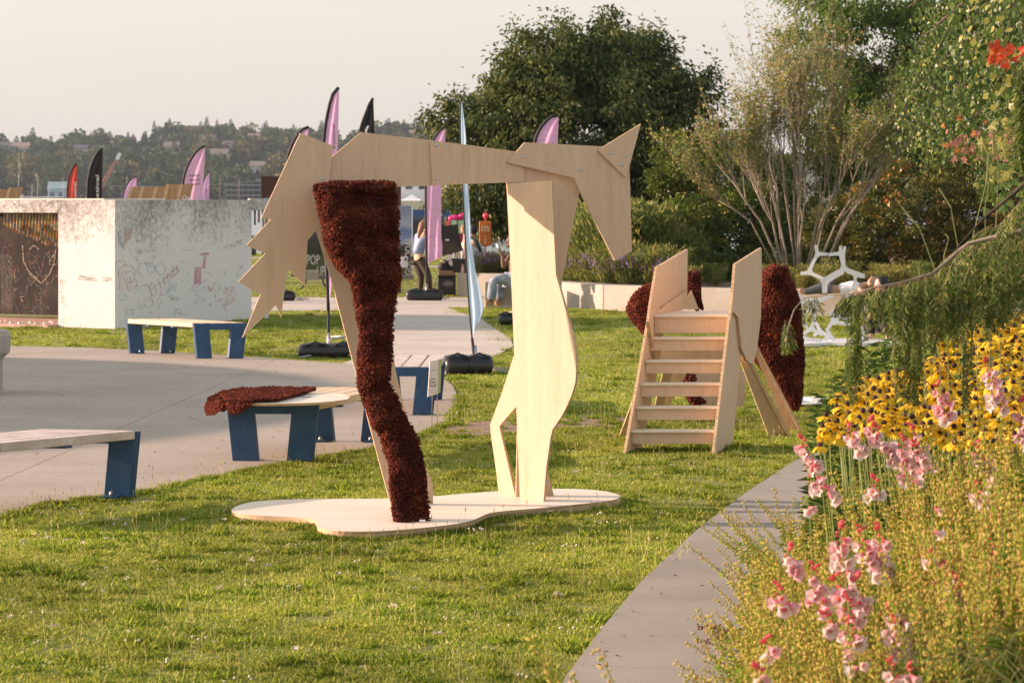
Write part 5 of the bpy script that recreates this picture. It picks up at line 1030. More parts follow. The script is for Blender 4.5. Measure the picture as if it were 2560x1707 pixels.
for k in range(14): MB().box((-13 + k * 1.1, Y + .86, 2.95), (.55, .08, .34)).build('window', FW, sh)
for k in range(7): MB().box((-9.8 + k * 1.2, Y + 1.45, 4.6), (.8, .08, .42)).build('window', FW, sh)
for k in range(22): MB().tube([(-15 + k * .9, Y + .1, 2.35), (-15 + k * .9, Y + .1, 2.75)], .02, n=4).build('rail_post', M['white'], sh)
MB().tube([(-15, Y + .1, 2.75), (4, Y + .1, 2.75)], .02, n=4).build('rail', M['white'], sh)
w2 = thing('moored_yacht', 'white yacht hull moored at the right behind the orange letter signs', 'boat', (3.6, 190, -1.1))
MB().prism([(1.6, 188, -.45), (6.5, 188, -.45), (7.4, 188, .55), (1.6, 188, .75)], (0, 3, 0)).build('hull', M['white'], w2); MB().box((3.4, 189.5, 1.0), (3, 2.4, .7)).build('cabin', M['white'], w2); MB().prism([(1.6, 187.95, -1.1), (6.3, 187.95, -1.1), (6.5, 187.95, -.45), (1.6, 187.95, -.45)], (0, 3, 0)).build('hull_black', flat_mat('hb2', (.01, .01, .012)), w2)
# ------------------------------------------------------------------ concrete seat walls
def wall_run(lab, pts, th, h, z0=0.0, name='seat_wall', blk=3.0, cap=.10):
    t = thing(name, lab, 'wall', (pts[0][0], pts[0][1], z0)); 
    for a, b_ in zip(pts[:-1], pts[1:]):
        a, b_ = Vector((a[0], a[1], 0)), Vector((b_[0], b_[1], 0)); L_ = (b_ - a).length; n = max(1, round(L_ / blk)); u = (b_ - a).normalized(); v = Vector((-u.y, u.x, 0))
        for k in range(n):
            p, q = a + u * (L_ * k / n + .006), a + u * (L_ * (k + 1) / n - .006); Q = [p, q, q + v * th, p + v * th]
            MB().hexa([x + Vector((0, 0, z0 - .05)) for x in Q], [x + Vector((0, 0, z0 + h)) for x in Q]).build('wall_block', M['wallc'], t, bevel=.012)
    return t
wl = [(-0.1, 49.5), (0.62, 47.6), (1.6, 45.6), (2.7, 44.3), (4.2, 43.4), (6.2, 42.6), (9.5, 41.9), (13, 41.6)]
wall_run('long low curving concrete retaining wall in front of the shrubs', wl, .42, .44)
wall_run('low concrete wall behind the seated people and the black tote', [(-1.11, 52.0), (-.1, 51.3), (1.0, 50.7)], .5, .47)
wall_run('short sunlit end of a concrete seat wall under the seated person in jeans', [(-.50, 46.6), (.35, 46.5)], .42, .46)
# ------------------------------------------------------------------ festival clutter between the horse legs
cor = flat_mat('corten', (.075, .022, .014), rough=.6)
for (xl, xr, yt, yb, Y, lab) in ((655, 700, 444, 545, 60, 'rusty steel portal beam end behind the horse tail'), (985, 1002, 466, 640, 54, 'rusty steel post just right of the upper shaggy leg')):
    a, b_ = A(xl, yt, Y), A(xr, yb, Y); t = thing('rusty_portal', lab, 'steel portal', ((a.x + b_.x) / 2, Y, 0))
    if xl == 655: MB().box(((a.x + b_.x) / 2 + .3, Y, (a.z + b_.z) / 2 + .25), (abs(b_.x - a.x) + .6, .3, abs(a.z - b_.z) - .45)).build('lintel_beam', cor, t); MB().box(A(661, 600, Y + .05) * 1 + Vector((0, 0, .0)), (.07, .25, 2.6)).build('post', cor, t)
    else: MB().box(((a.x + b_.x) / 2, Y, a.z / 2), (abs(b_.x - a.x), .3, a.z)).build('post', cor, t)
# printed panels
def panel(lab, xl, xr, yt, yb, Y, stops, base=True):
    a, b_ = A(xl, yt, Y), A(xr, yb, Y); t = thing('printed_panel', lab, 'sign', ((a.x + b_.x) / 2, Y, 0)); m, nt, b = base_mat('photo_print'); L = nt.links.new
    tc = nd(nt, 'ShaderNodeTexCoord'); sp = nd(nt, 'ShaderNodeSeparateXYZ'); L(tc.outputs['Generated'], sp.inputs[0]); n = nd(nt, 'ShaderNodeTexNoise'); n.inputs['Scale'].default_value = 5; n.inputs['Detail'].default_value = 7; L(tc.outputs['Generated'], n.inputs[0])
    ma = nd(nt, 'ShaderNodeMath', operation='MULTIPLY_ADD'); L(n.outputs[0], ma.inputs[0]); ma.inputs[1].default_value = .22; L(sp.outputs[2], ma.inputs[2]); r = ramp(nt, stops); L(ma.outputs[0], r.inputs[0]); L(r.outputs[0], b.inputs['Base Color']); b.inputs['Roughness'].default_value = .35
    MB().box(((a.x + b_.x) / 2, Y, (a.z + b_.z) / 2), (b_.x - a.x, .04, a.z - b_.z)).build('print_face', m, t); MB().box((b_.x + .012, Y, (a.z + b_.z) / 2), (.022, .05, a.z - b_.z)).build('panel_edge', M['white'], t)
    if base: MB().box(((a.x + b_.x) / 2, Y, b_.z - .03), ((b_.x - a.x) * 1.25, .5, .09)).build('panel_foot', flat_mat('foot_grey', (.2, .19, .18)), t)
    return t
skyst = [(0.0, (.05, .08, .02)), (.26, (.07, .11, .025)), (.36, (.075, .11, .03)), (.40, (.015, .022, .015)), (.52, (.02, .03, .025)), (.58, (.30, .36, .46)), (.75, (.10, .17, .36)), (.85, (.36, .40, .47)), (1, (.20, .25, .36))]
t = panel('tall sky and lawn print reading GOOOOAL right of the upper shaggy leg', 994, 1029, 515, 689, 52.5, skyst)
lettering('panel_lettering', 'GOOOOAL', lambda a, b_: A(1029 - b_ * 24, 688 - a * 18.2, 52.44), flat_mat('panel_white', (.62, .62, .62)), t)
n_ = MB().box(A(1009, 655, 52.3), (.17, .02, .22)).build('taped_notice', M['white'], t); MB().box(A(1014, 648, 52.27), (.045, .02, .05)).build('notice_patch', DK, n_)
t = panel('dark sky and lawn print reading POP UP between the tail and the rear leg', 762, 812, 560, 689, 55, [(0, (.05, .075, .02)), (.45, (.07, .095, .03)), (.55, (.02, .025, .015)), (.7, (.03, .03, .025)), (1, (.06, .065, .07))])
PW = flat_mat('panel_white2', (.55, .53, .48)); lettering('panel_lettering', 'POP', lambda a, b_: A(766 + a * 18, 661 - b_ * 34, 54.9), PW, t); lettering('panel_lettering', 'UP', lambda a, b_: A(792 + a * 17, 689 - b_ * 34, 54.9), PW, t)
MB().box(A(782, 688, 54.5), (.24, .3, .2)).build('concrete_foot', M['wallc'], t)
# white market tent
Y = 84; t = thing('market_tent', 'white peaked canopy tent by the water, right of the upper shaggy leg', 'tent', ((1030 - CXP) * Y / FPX, Y, 0)); P0 = A(1029, 486, Y); E0, E1 = A(992, 502, Y), A(1068, 502, Y); dz = E0.z - .25
r4 = [Vector((E0.x, Y - .5, E0.z)), Vector((E1.x, Y - .5, E0.z)), Vector((E1.x, Y + .6, E0.z)), Vector((E0.x, Y + .6, E0.z))]; V = r4 + [Vector((P0.x, Y, P0.z))]; mb = MB()
for i in range(4):
    a, b_ = r4[i], r4[(i + 1) % 4]; mm = (a + b_) / 2; q1 = a.lerp(V[4], .55) - Vector((0, 0, .05)); q2 = b_.lerp(V[4], .55) - Vector((0, 0, .05)); mb.add([a, b_, q2, q1, V[4]], [(0, 1, 2, 3), (3, 2, 4)])
mb.build('canopy', M['white'], t); mb = MB()
for i in range(4): a, b_ = r4[i], r4[(i + 1) % 4]; mb.add([a, b_, b_ - Vector((0, 0, .28)), a - Vector((0, 0, .28))], [(0, 1, 2, 3)])
mb.build('valance', flat_mat('tent_cream', (.62, .58, .48)), t)
for p in r4: MB().tube([(p.x * 1, p.y, 0), tuple(p)], .025, n=5).build('tent_pole', M['steel'], t)
# letter boxes and balloons
def letter_sign(lab, xl, xr, yt, yb, Y, cols, txts):
    t = thing('letter_sign', lab, 'sign', (A((xl + xr) / 2, yb, Y).x, Y, 0)); n = len(cols); hgt = (yb - yt) / n
    for k, (c, tx) in enumerate(zip(cols, txts)):
        a, b_ = A(xl, yt + hgt * k, Y), A(xr, yt + hgt * (k + .985), Y); MB().box(((a.x + b_.x) / 2, Y, (a.z + b_.z) / 2), (b_.x - a.x, .22, a.z - b_.z)).build('letter_box', c, t, bevel=.01)
        if tx: lettering('box_letter', tx[0], lambda u, v: A((xl + xr) / 2 + u * (xr - xl) * .9, yt + hgt * (k + .84) - v * hgt * .95, Y - .12), tx[1], t, align='CENTER')
    MB().box(A((xl + xr) / 2, yb + 14, Y), (.04, .04, .5)).build('stake', M['birch'], t); return t
OR = flat_mat('orange_box', (.62, .17, .02)); MA = flat_mat('maroon_box', (.20, .02, .05)); CO = flat_mat('coral_box', (.66, .16, .10)); MI = flat_mat('mint_box', (.34, .62, .42)); LY = flat_mat('lime_letter', (.55, .6, .1)); CRM = flat_mat('cream_letter', (.7, .58, .42))
letter_sign('orange box sign with cream letters m and i, near the front leg panel', 1198, 1228, 553, 615, 53.4, [OR, OR], [('m', CRM), ('i', CRM)])
t = letter_sign('maroon box sign with a mint square and a lime letter behind the pale blue flag', 1146, 1160, 552, 616, 53.6, [MI, MA], [('e', LY), None])
t = thing('coral_box_row', 'row of coral and mint boxes under the pink balloons', 'box', (A(1131, 556, 53.6).x, 53.6, 0)); MB().box(A(1121, 561, 53.6), (.13, .25, .14)).build('coral_box', CO, t); MB().box(A(1134, 557, 53.6), (.12, .25, .10)).build('mint_box', MI, t); MB().box(A(1128, 600, 53.6), (.3, .22, .6)).build('box_support', MA, t)
BL = flat_mat('balloon_pink', (.72, .02, .22), rough=.3); BL2 = flat_mat('balloon_coral', (.70, .06, .10), rough=.3)
for k, (x, y, w, h, mm) in enumerate(((1126, 547, 5.5, 8, BL), (1137, 545, 8, 8, BL), (1150, 543, 5, 8.5, BL), (1158, 540, 4, 8, BL), (1214, 540, 7, 8.5, BL2))):
    Y = 53.6 if k < 4 else 53.4; t = thing('balloon', ['leftmost pink balloon above the coral box', 'second pink balloon, wide and tilted', 'third pink balloon, left of the pale blue flag', 'pink balloon half hidden by the pale blue flag', 'coral balloon above the orange letter sign'][k], 'balloon', A(x, y + h, Y), None)
    c = A(x, y, Y); s = Y / FPX; MB().ball(c, (w * s, w * s * .9, h * s), 14, 9).ball(c + Vector((w * s * .5, -.02, h * s * .25)), (w * s * .55, w * s * .6, h * s * .6), 10, 7).build('balloon_skin', mm, t); MB().tube([c - Vector((0, 0, h * s)), c - Vector((0, 0, h * s + .05))], [.01, .018], n=6).build('knot', mm, t)
# black portfolio board held by the bent person, tote, bottle, cases
Y = 51; t = thing('portfolio_case', 'large black and brown open case held behind the pink flag', 'case', A(1135, 640, Y))
MB().prism([A(x, y, Y) for x, y in ((1098, 567), (1142, 561), (1157, 627), (1106, 640))], (0, .12, 0)).build('case_shell', flat_mat('case_black', (.012, .009, .008), rough=.5), t)
MB().prism([A(x, y, Y - .02) for x, y in ((1106, 603), (1134, 605), (1154, 627), (1107, 638))], (0, .015, 0)).build('inner_flap', flat_mat('case_brown', (.05, .033, .015)), t); MB().box(A(1118, 600, Y - .04), (.075, .01, .03)).build('white_tag', M['white'], t)
t = thing('storage_tote', 'black ribbed plastic tote on the low wall beside a pink bottle', 'tote', A(1151, 684, 52.2)); a = A(1151, 667, 52.2)
MB().hexa([Vector((a.x + sx * .135, 52.2 + sy * .18, .475)) for sx, sy in ((-1, -1), (1, -1), (1, 1), (-1, 1))], [Vector((a.x + sx * .165, 52.2 + sy * .2, .73)) for sx, sy in ((-1, -1), (1, -1), (1, 1), (-1, 1))]).build('tote_body', M['blackshiny'], t)
MB().box((a.x, 52.2, .74), (.37, .44, .03)).build('tote_rim', M['blackshiny'], t)
for k in range(6): MB().box((a.x - .12 + k * .048, 52.01, .60), (.012, .02, .22)).build('tote_rib', M['black'], t)
for k in range(4): MB().tube([(a.x - .13 + k * .06, 52.2, .7), (a.x - .13 + k * .06, 52.2, .97)], .016, n=6).build('cardboard_tube', M['white'], t)
bp_ = A(1157, 682, 51.98); bp_.z = .472; t = thing('drink_bottle', 'small clear bottle of pink drink on the low wall in front of the tote', 'bottle', bp_)
lathe('bottle_body', [(0.0, .472), (.034, .474), (.036, .50), (.034, .57), (.02, .60), (.017, .625)], bp_, flat_mat('pink_drink', (.72, .42, .38), rough=.15), t, 12); lathe('bottle_cap', [(.02, .626), (.02, .65), (0.001, .652)], bp_, flat_mat('cap_orange', (.75, .35, .2)), t, 10)
t = thing('equipment_case', 'square black equipment case with a pale oval badge on the grass beside the bent person', 'case', G(1117, 738)); g0 = G(1117, 738)
MB().box((g0.x, g0.y, .19), (.36, .34, .36)).build('case_body', M['blackshiny'], t, bevel=.02); MB().box((g0.x, g0.y, .385), (.38, .36, .03)).build('case_lid', M['black'], t, bevel=.008)
MB().tube([(g0.x - .19, g0.y - .1, .12), (g0.x - .235, g0.y - .1, .12), (g0.x - .235, g0.y - .1, .33), (g0.x - .19, g0.y - .1, .33)], .012, n=6).build('side_handle', M['steel'], t)
V = [Vector((g0.x + .03 + .1 * cos(a), g0.y - .175, .24 + .05 * sin(a))) for a in np.linspace(0, 2 * pi, 21)[:-1]]; V2 = [Vector((g0.x + .03 + .082 * cos(a), g0.y - .175, .24 + .036 * sin(a))) for a in np.linspace(0, 2 * pi, 21)[:-1]]
MB().add(V + V2, [(i, (i + 1) % 20, 20 + (i + 1) % 20, 20 + i) for i in range(20)]).build('oval_badge', flat_mat('badge', (.35, .34, .32)), t); MB().box((g0.x + .03, g0.y - .177, .24), (.1, .004, .022)).build('badge_bar', flat_mat('badge', (.35, .34, .32)), t)
t = thing('cardboard_box', 'shallow brown box with a black bag slumped on it, on top of the case', 'box', (g0.x - .02, g0.y + .1, .40)); MB().box((g0.x - .0, g0.y + .12, .445), (.34, .3, .09)).build('box_body', flat_mat('card', (.40, .27, .14)), t, bevel=.004)
MB().box((g0.x - .0, g0.y + .12, .494), (.35, .31, .008)).build('box_lid', flat_mat('card2', (.46, .33, .18)), t)
t = thing('black_bag', 'slumped black fabric bag on the cardboard box left of the tote', 'bag', (g0.x - .03, g0.y + .12, .50)); MB().ball((g0.x - .06, g0.y + .12, .57), (.13, .1, .10), 14, 9).ball((g0.x - .02, g0.y + .12, .64), (.06, .07, .07), 12, 8).ball((g0.x + .07, g0.y + .12, .54), (.1, .09, .06), 12, 8).build('bag_body', M['black'], t); MB().tube([(g0.x - .1, g0.y + .04, .6), (g0.x - .03, g0.y + .03, .72), (g0.x + .04, g0.y + .04, .6)], .012, n=6).build('bag_strap', M['blackshiny'], t)
t = thing('small_white_sign', 'small white card sign on the far lawn under the black case', 'sign', G(1124, 668)); MB().box(A(1123, 651, 53), (.1, .02, .24)).build('card', M['white'], t); MB().box(A(1123, 652, 52.97), (.04, .01, .02)).build('print_mark', DK, t)
t = thing('bicycle', 'bicycle seen as a dark wheel rim behind the tail tip', 'bicycle', G(735, 700)); c = A(728, 690, 56)
for dx in (0, 1.0):
    MB().tube([c + Vector((dx + .33 * cos(a), 0, .33 * sin(a) - .02)) for a in np.linspace(0, 2 * pi, 25)], .02, n=5).build('wheel_tyre', M['black'], t)
MB().tube([c, c + Vector((.35, 0, .45)), c + Vector((.8, 0, .5)), c + Vector((.45, 0, 0)), c], .016, n=5).build('frame', M['black'], t); MB().tube([c + Vector((.35, 0, .45)), c + Vector((.3, 0, .6))], .02, n=5).build('saddle', M['black'], t)
t = thing('litter_bin', 'grey bin standing by the water right of the pavilion', 'bin', A(627, 620, 90)); a = A(628, 618, 90); MB().tube([(a.x, 90, 0), (a.x, 90, .62)], [.17, .19], n=10).build('bin_body', flat_mat('bin_grey', (.10, .10, .10)), t); MB().tube([(a.x, 90, .62), (a.x, 90, .7)], [.2, .15], n=10).build('bin_lid', flat_mat('bin_lid', (.25, .24, .22)), t)

# ------------------------------------------------------------------ people
SK = flat_mat('skin_tan', (.46, .26, .17), rough=.5, v=.04); SKL = flat_mat('skin_light', (.66, .42, .30), rough=.5, v=.04); SKD = flat_mat('skin_brown', (.20, .095, .05), rough=.45, v=.04)
def skin_body(name, joints, bones, mat, parent, sub=2, root=None):
    """joints: name -> (x, y, z, radius x, radius y)"""
    names = list(joints); me = bpy.data.meshes.new(name); me.from_pydata([joints[n][:3] for n in names], [(names.index(a), names.index(b_)) for a, b_ in bones], [])
    o = link(name, me, mat, parent); o.modifiers.new('skin', 'SKIN'); me.skin_vertices.new() if not me.skin_vertices else None
    for i, n in enumerate(names):
        sv = me.skin_vertices[0].data[i]; r = joints[n]; kk = .74 if name == 'body' and n in ('pelvis', 'waist', 'chest', 'hipL', 'hipR', 'thL', 'thR', 'knL', 'knR', 'shL', 'shR') else 1.0; sv.radius = (r[3] * kk, (r[4] if len(r) > 4 else r[3]) * kk); sv.use_root = (i == 0 if root is None else n == root)
    s = o.modifiers.new('smooth', 'SUBSURF'); s.levels = sub; s.render_levels = sub; me.polygons.foreach_set('use_smooth', [True] * len(me.polygons)) if me.polygons else None
    o.modifiers['skin'].use_smooth_shade = True
    return o
def fingers(name, palm, dirn, side, mat, parent, s=1.0):
    """five unequal bent fingers on a hand, thumb off the side"""
    palm, d, sd = Vector(palm), Vector(dirn).normalized(), Vector(side).normalized(); n = d.cross(sd); j = {'p': (*palm, .024 * s, .02 * s)}; b = []
    for k, (off, ln) in enumerate(((-.027, .062), (-.009, .074), (.009, .07), (.026, .055))):
        a = palm + sd * off * s + d * .035 * s; m_ = a + d * ln * .55 * s + n * .006 * s; e = m_ + (d * .7 + n * .6).normalized() * ln * .5 * s
        j[f'a{k}'] = (*a, .0095 * s); j[f'm{k}'] = (*m_, .0085 * s); j[f'e{k}'] = (*e, .0075 * s); b += [('p', f'a{k}'), (f'a{k}', f'm{k}'), (f'm{k}', f'e{k}')]
    a = palm - sd * .03 * s; e = a - sd * .022 * s + d * .035 * s; j['t0'] = (*a, .011 * s); j['t1'] = (*e, .0095 * s); b += [('p', 't0'), ('t0', 't1')]
    return skin_body(name, j, b, mat, parent, 1)
def head(c, fwd, mat, hairmat, parent, hair='short', r=.1):
    c = Vector(c); f = Vector(fwd).normalized(); up = Vector((0, 0, 1)); sd = f.cross(up)
    sd = sd.normalized() if sd.length > .05 else Vector((1, 0, 0)); up = sd.cross(f).normalized(); R = Matrix((sd, f, up)).transposed()
    MB().ball(c, (r * .76, r * .95, r * 1.18), 16, 12, 0, R).ball(c + f * r * .45 - up * r * .62, (r * .42, r * .42, r * .42), 10, 8, 0, R).ball(c + f * r * .98 - up * r * .05, (r * .12, r * .2, r * .2), 8, 6, 0, R).ball(c + sd * r * .78 - up * r * .05, (r * .1, r * .18, r * .25), 8, 6, 0, R).ball(c - sd * r * .78 - up * r * .05, (r * .1, r * .18, r * .25), 8, 6, 0, R).build('head', mat, parent)
    MB().ball(c + f * r * .84 + sd * r * .3 + up * r * .08, r * .09, 8, 6).ball(c + f * r * .84 - sd * r * .3 + up * r * .08, r * .09, 8, 6).build('eyes', M['black'], parent)
    MB().ball(c + f * r * .86 - up * r * .5, (r * .28, r * .1, r * .06), 8, 6, 0, R).build('mouth', flat_mat('lips', (.4, .15, .12)), parent)
    if hair == 'short': MB().ball(c - f * r * .14 + up * r * .2, (r * .88, r * .98, r * 1.12), 16, 12, 0, R).build('hair', hairmat, parent)
    if hair == 'curly':
        rs = random.Random(3); mb = MB()
        for k in range(46): a, z = rs.uniform(0, 6.28), rs.uniform(-.5, 1.1); q = c - f * r * .25 + (f * cos(a) * .75 + sd * sin(a)) * r * 1.1 * math.sqrt(max(.1, 1 - z * z * .6)) + up * r * z * 1.15; (mb.ball(q, r * .34, 7, 5) if (q - c).dot(f) < r * .6 or z > .6 else None)
        mb.build('hair', hairmat, parent)
    return R
# bent person with long hair, blue shirt and brown trousers
Y = 52; P_ = lambda x, y, dy=0: tuple(A(x, y, Y + dy)); per = thing('person', 'person bending forward in a blue striped shirt and dark brown trousers, long fair hair', 'person', G(1052, 738))
j = {'pelvis': (*P_(1046, 640), .135, .12), 'waist': (*P_(1047, 618), .125, .11), 'chest': (*P_(1056, 590, -.05), .15, .12), 'neck': (*P_(1066, 575, -.12), .055, .05), 'base': (*P_(1073, 570, -.2), .05, .05), 'shL': (*P_(1045, 588, .05), .06), 'elL': (*P_(1062, 618, .1), .042), 'wrL': (*P_(1092, 630, .05), .028), 'haL': (*P_(1098, 636, .02), .03),
     'shR': (*P_(1068, 588, -.15), .06), 'elR': (*P_(1080, 620, -.2), .042), 'wrR': (*P_(1096, 642, -.2), .028), 'haR': (*P_(1101, 648, -.2), .03), 'hipL': (*P_(1041, 650, .06), .085), 'knL': (*P_(1053, 693, .03), .058), 'anL': (*P_(1050, 733, .1), .04), 'toL': (*P_(1060, 740, -.06), .035), 'hipR': (*P_(1053, 650, -.06), .085), 'knR': (*P_(1071, 690, -.12), .058), 'anR': (*P_(1075, 735, -.05), .04), 'toR': (*P_(1085, 742, -.2), .035)}
bn = [('pelvis', 'waist'), ('waist', 'chest'), ('chest', 'neck'), ('neck', 'base'), ('chest', 'shL'), ('shL', 'elL'), ('elL', 'wrL'), ('wrL', 'haL'), ('chest', 'shR'), ('shR', 'elR'), ('elR', 'wrR'), ('wrR', 'haR'), ('pelvis', 'hipL'), ('hipL', 'knL'), ('knL', 'anL'), ('anL', 'toL'), ('pelvis', 'hipR'), ('hipR', 'knR'), ('knR', 'anR'), ('anR', 'toR')]
skin_body('body', j, bn, SKL, per); g_ = lambda k, s: (*j[k][:3], *[r * s for r in j[k][3:]])
shm, nt, b = base_mat('striped_shirt'); tc = nd(nt, 'ShaderNodeTexCoord'); wv = nd(nt, 'ShaderNodeTexWave'); wv.inputs['Scale'].default_value = 22; wv.bands_direction = 'Z'; nt.links.new(tc.outputs['Object'], wv.inputs[0]); rp = ramp(nt, [(.3, (.16, .23, .40)), (.7, (.27, .34, .50))]); nt.links.new(wv.outputs[0], rp.inputs[0]); nt.links.new(rp.outputs[0], b.inputs['Base Color'])
skin_body('shirt', {k: g_(k, 1.12) for k in ('pelvis', 'waist', 'chest', 'neck', 'shL', 'elL', 'shR', 'elR')}, [('pelvis', 'waist'), ('waist', 'chest'), ('chest', 'neck'), ('chest', 'shL'), ('shL', 'elL'), ('chest', 'shR'), ('shR', 'elR')], shm, per)
TR = flat_mat('trouser_brown', (.045, .032, .022)); tj = {k: g_(k, 1.25) for k in ('pelvis', 'hipL', 'knL', 'anL', 'hipR', 'knR', 'anR')}; tj['pelvis'] = g_('pelvis', 1.05)
skin_body('trousers', tj, [('pelvis', 'hipL'), ('hipL', 'knL'), ('knL', 'anL'), ('pelvis', 'hipR'), ('hipR', 'knR'), ('knR', 'anR')], TR, per)
HR = flat_mat('hair_fair', (.24, .13, .06)); head(P_(1072, 562, -.2), (.6, -.5, -.75), SKL, HR, per)
MB().tube([P_(1066, 553, -.15), P_(1056, 562, -.2), P_(1050, 580, -.22), P_(1046, 596, -.2)], [.07, .075, .055, .02], n=9).build('long_hair', HR, per)
fingers('fingers', P_(1099, 637, 0), (.8, -.3, -.4), (0, 1, 0), SKL, per); fingers('fingers', P_(1102, 650, -.2), (.6, -.3, -.6), (0, 1, 0), SKL, per)
for k in ('L', 'R'): a, c = Vector(j['an' + k][:3]), Vector(j['to' + k][:3]); MB().tube([a + Vector((-.05, .04, -.02)), a.lerp(c, .5) + Vector((0, 0, .0)), c], [.045, .05, .038], n=10, flat=.8).build('shoe', M['black'], per)
# seated person in jeans
Y = 46.3; P_ = lambda x, y, dy=0: tuple(A(x, y, Y + dy)); per = thing('person', 'person with curly hair in jeans and brown top, seated on the wall end', 'person', G(1235, 762))
j = {'pelvis': (*P_(1286, 703), .14, .12), 'waist': (*P_(1288, 675), .115, .1), 'chest': (*P_(1286, 645), .145, .11), 'neck': (*P_(1284, 622), .05, .05), 'base': (*P_(1282, 614), .048, .045), 'shL': (*P_(1273, 640, -.1), .052), 'elL': (*P_(1258, 670, -.2), .042), 'wrL': (*P_(1256, 640, -.22), .028), 'haL': (*P_(1250, 630, -.22), .03), 'shR': (*P_(1296, 640, .12), .052), 'elR': (*P_(1304, 675, .15), .04), 'wrR': (*P_(1290, 695, .0), .028),
     'knL': (*P_(1233, 700, -.16), .078), 'anL': (*P_(1228, 752, -.12), .045), 'toL': (*P_(1212, 760, -.2), .035), 'thL': (*P_(1262, 698, -.1), .098), 'thR': (*P_(1266, 702, .12), .098), 'knR': (*P_(1246, 706, .15), .075), 'anR': (*P_(1250, 752, .18), .045), 'toR': (*P_(1238, 760, .1), .035)}
skin_body('body', j, [('pelvis', 'waist'), ('waist', 'chest'), ('chest', 'neck'), ('neck', 'base'), ('chest', 'shL'), ('shL', 'elL'), ('elL', 'wrL'), ('wrL', 'haL'), ('chest', 'shR'), ('shR', 'elR'), ('elR', 'wrR'), ('pelvis', 'thL'), ('thL', 'knL'), ('knL', 'anL'), ('anL', 'toL'), ('pelvis', 'thR'), ('thR', 'knR'), ('knR', 'anR'), ('anR', 'toR')], SKD, per)
skin_body('tank_top', {k: g_(k, 1.12) for k in ('waist', 'chest', 'pelvis')}, [('waist', 'chest'), ('waist', 'pelvis')], flat_mat('top_brown', (.12, .05, .03)), per)
JN = noise_mat('washed_denim', [(.3, (.12, .17, .24)), (.7, (.36, .41, .46))], nscale=7, detail=6, rough=.85); tj = {k: g_(k, 1.12) for k in ('pelvis', 'thL', 'knL', 'thR', 'knR')}; tj['anL'] = (*j['anL'][:3], .095); tj['anR'] = (*j['anR'][:3], .095)
skin_body('jeans', tj, [('pelvis', 'thL'), ('thL', 'knL'), ('knL', 'anL'), ('pelvis', 'thR'), ('thR', 'knR'), ('knR', 'anR')], JN, per); head(P_(1279, 605), (-1, -.2, 0), SKD, flat_mat('hair_dark', (.05, .03, .02)), per, 'curly', .095)
fingers('fingers', P_(1250, 631, -.22), (-.3, 0, 1), (0, 1, 0), SKD, per)
for k in ('L', 'R'): a, c = Vector(j['an' + k][:3]), Vector(j['to' + k][:3]); MB().tube([a + Vector((.03, .02, -.03)), a.lerp(c, .5), c], [.04, .045, .035], n=10, flat=.8).build('shoe', flat_mat('shoe_tan', (.45, .28, .12)), per)
t = thing('drinking_cup', 'small silver cup held up by the seated person in jeans', 'cup', P_(1247, 628, -.25)); MB().tube([P_(1250, 629, -.26), P_(1245, 610, -.26)], [.03, .036], n=10).build('cup_body', M['steel'], t); MB().tube([P_(1245, 610, -.26), P_(1244.6, 608.5, -.26)], [.038, .038], n=10).build('cup_rim', M['white'], t)
# person seen from behind with cap and strap
Y = 49.4; P_ = lambda x, y, dy=0: tuple(A(x, y, Y + dy)); per = thing('person', 'person seen from behind in a white shirt with dark cap and dark patterned strap', 'person', (A(1190, 690, Y).x, Y, .0))
j = {'pelvis': (*P_(1190, 668, 3.1), .14, .12), 'waist': (*P_(1190, 655, 3.1), .13, .11), 'chest': (*P_(1188, 622, 3.1), .16, .12), 'neck': (*P_(1184, 594, 3.1), .05), 'base': (*P_(1183, 588, 3.1), .045), 'shL': (*P_(1176, 612, 3.1), .06), 'elL': (*P_(1168, 636, 3.0), .045), 'wrL': (*P_(1160, 652, 2.9), .03), 'shR': (*P_(1198, 612, 3.1), .06), 'elR': (*P_(1206, 640, 3.1), .045), 'wrR': (*P_(1204, 660, 3.0), .03),
     'knL': (*P_(1180, 672, 3.5), .08), 'anL': (*P_(1180, 715, 3.6), .045), 'knR': (*P_(1200, 672, 3.5), .08), 'anR': (*P_(1200, 715, 3.6), .045)}
skin_body('body', j, [('pelvis', 'waist'), ('waist', 'chest'), ('chest', 'neck'), ('neck', 'base'), ('chest', 'shL'), ('shL', 'elL'), ('elL', 'wrL'), ('chest', 'shR'), ('shR', 'elR'), ('elR', 'wrR'), ('pelvis', 'knL'), ('knL', 'anL'), ('pelvis', 'knR'), ('knR', 'anR')], SK, per)
skin_body('shirt', {k: g_(k, 1.12) for k in ('pelvis', 'waist', 'chest', 'shL', 'elL', 'shR', 'elR')}, [('pelvis', 'waist'), ('waist', 'chest'), ('chest', 'shL'), ('shL', 'elL'), ('chest', 'shR'), ('shR', 'elR')], flat_mat('shirt_white', (.62, .60, .58), v=.05), per)
skin_body('trousers', {k: g_(k, 1.12) for k in ('pelvis', 'knL', 'anL', 'knR', 'anR')}, [('pelvis', 'knL'), ('knL', 'anL'), ('pelvis', 'knR'), ('knR', 'anR')], TR, per)
head(P_(1183, 577, 3.1), (0, 1, 0), SK, M['black'], per, 'short', .1); MB().tube([P_(1178, 592, 2.95), P_(1192, 606, 2.9), P_(1202, 630, 2.93)], [.03, .05, .035], n=8, flat=.6).build('shoulder_strap', flat_mat('strap', (.03, .05, .05)), per)
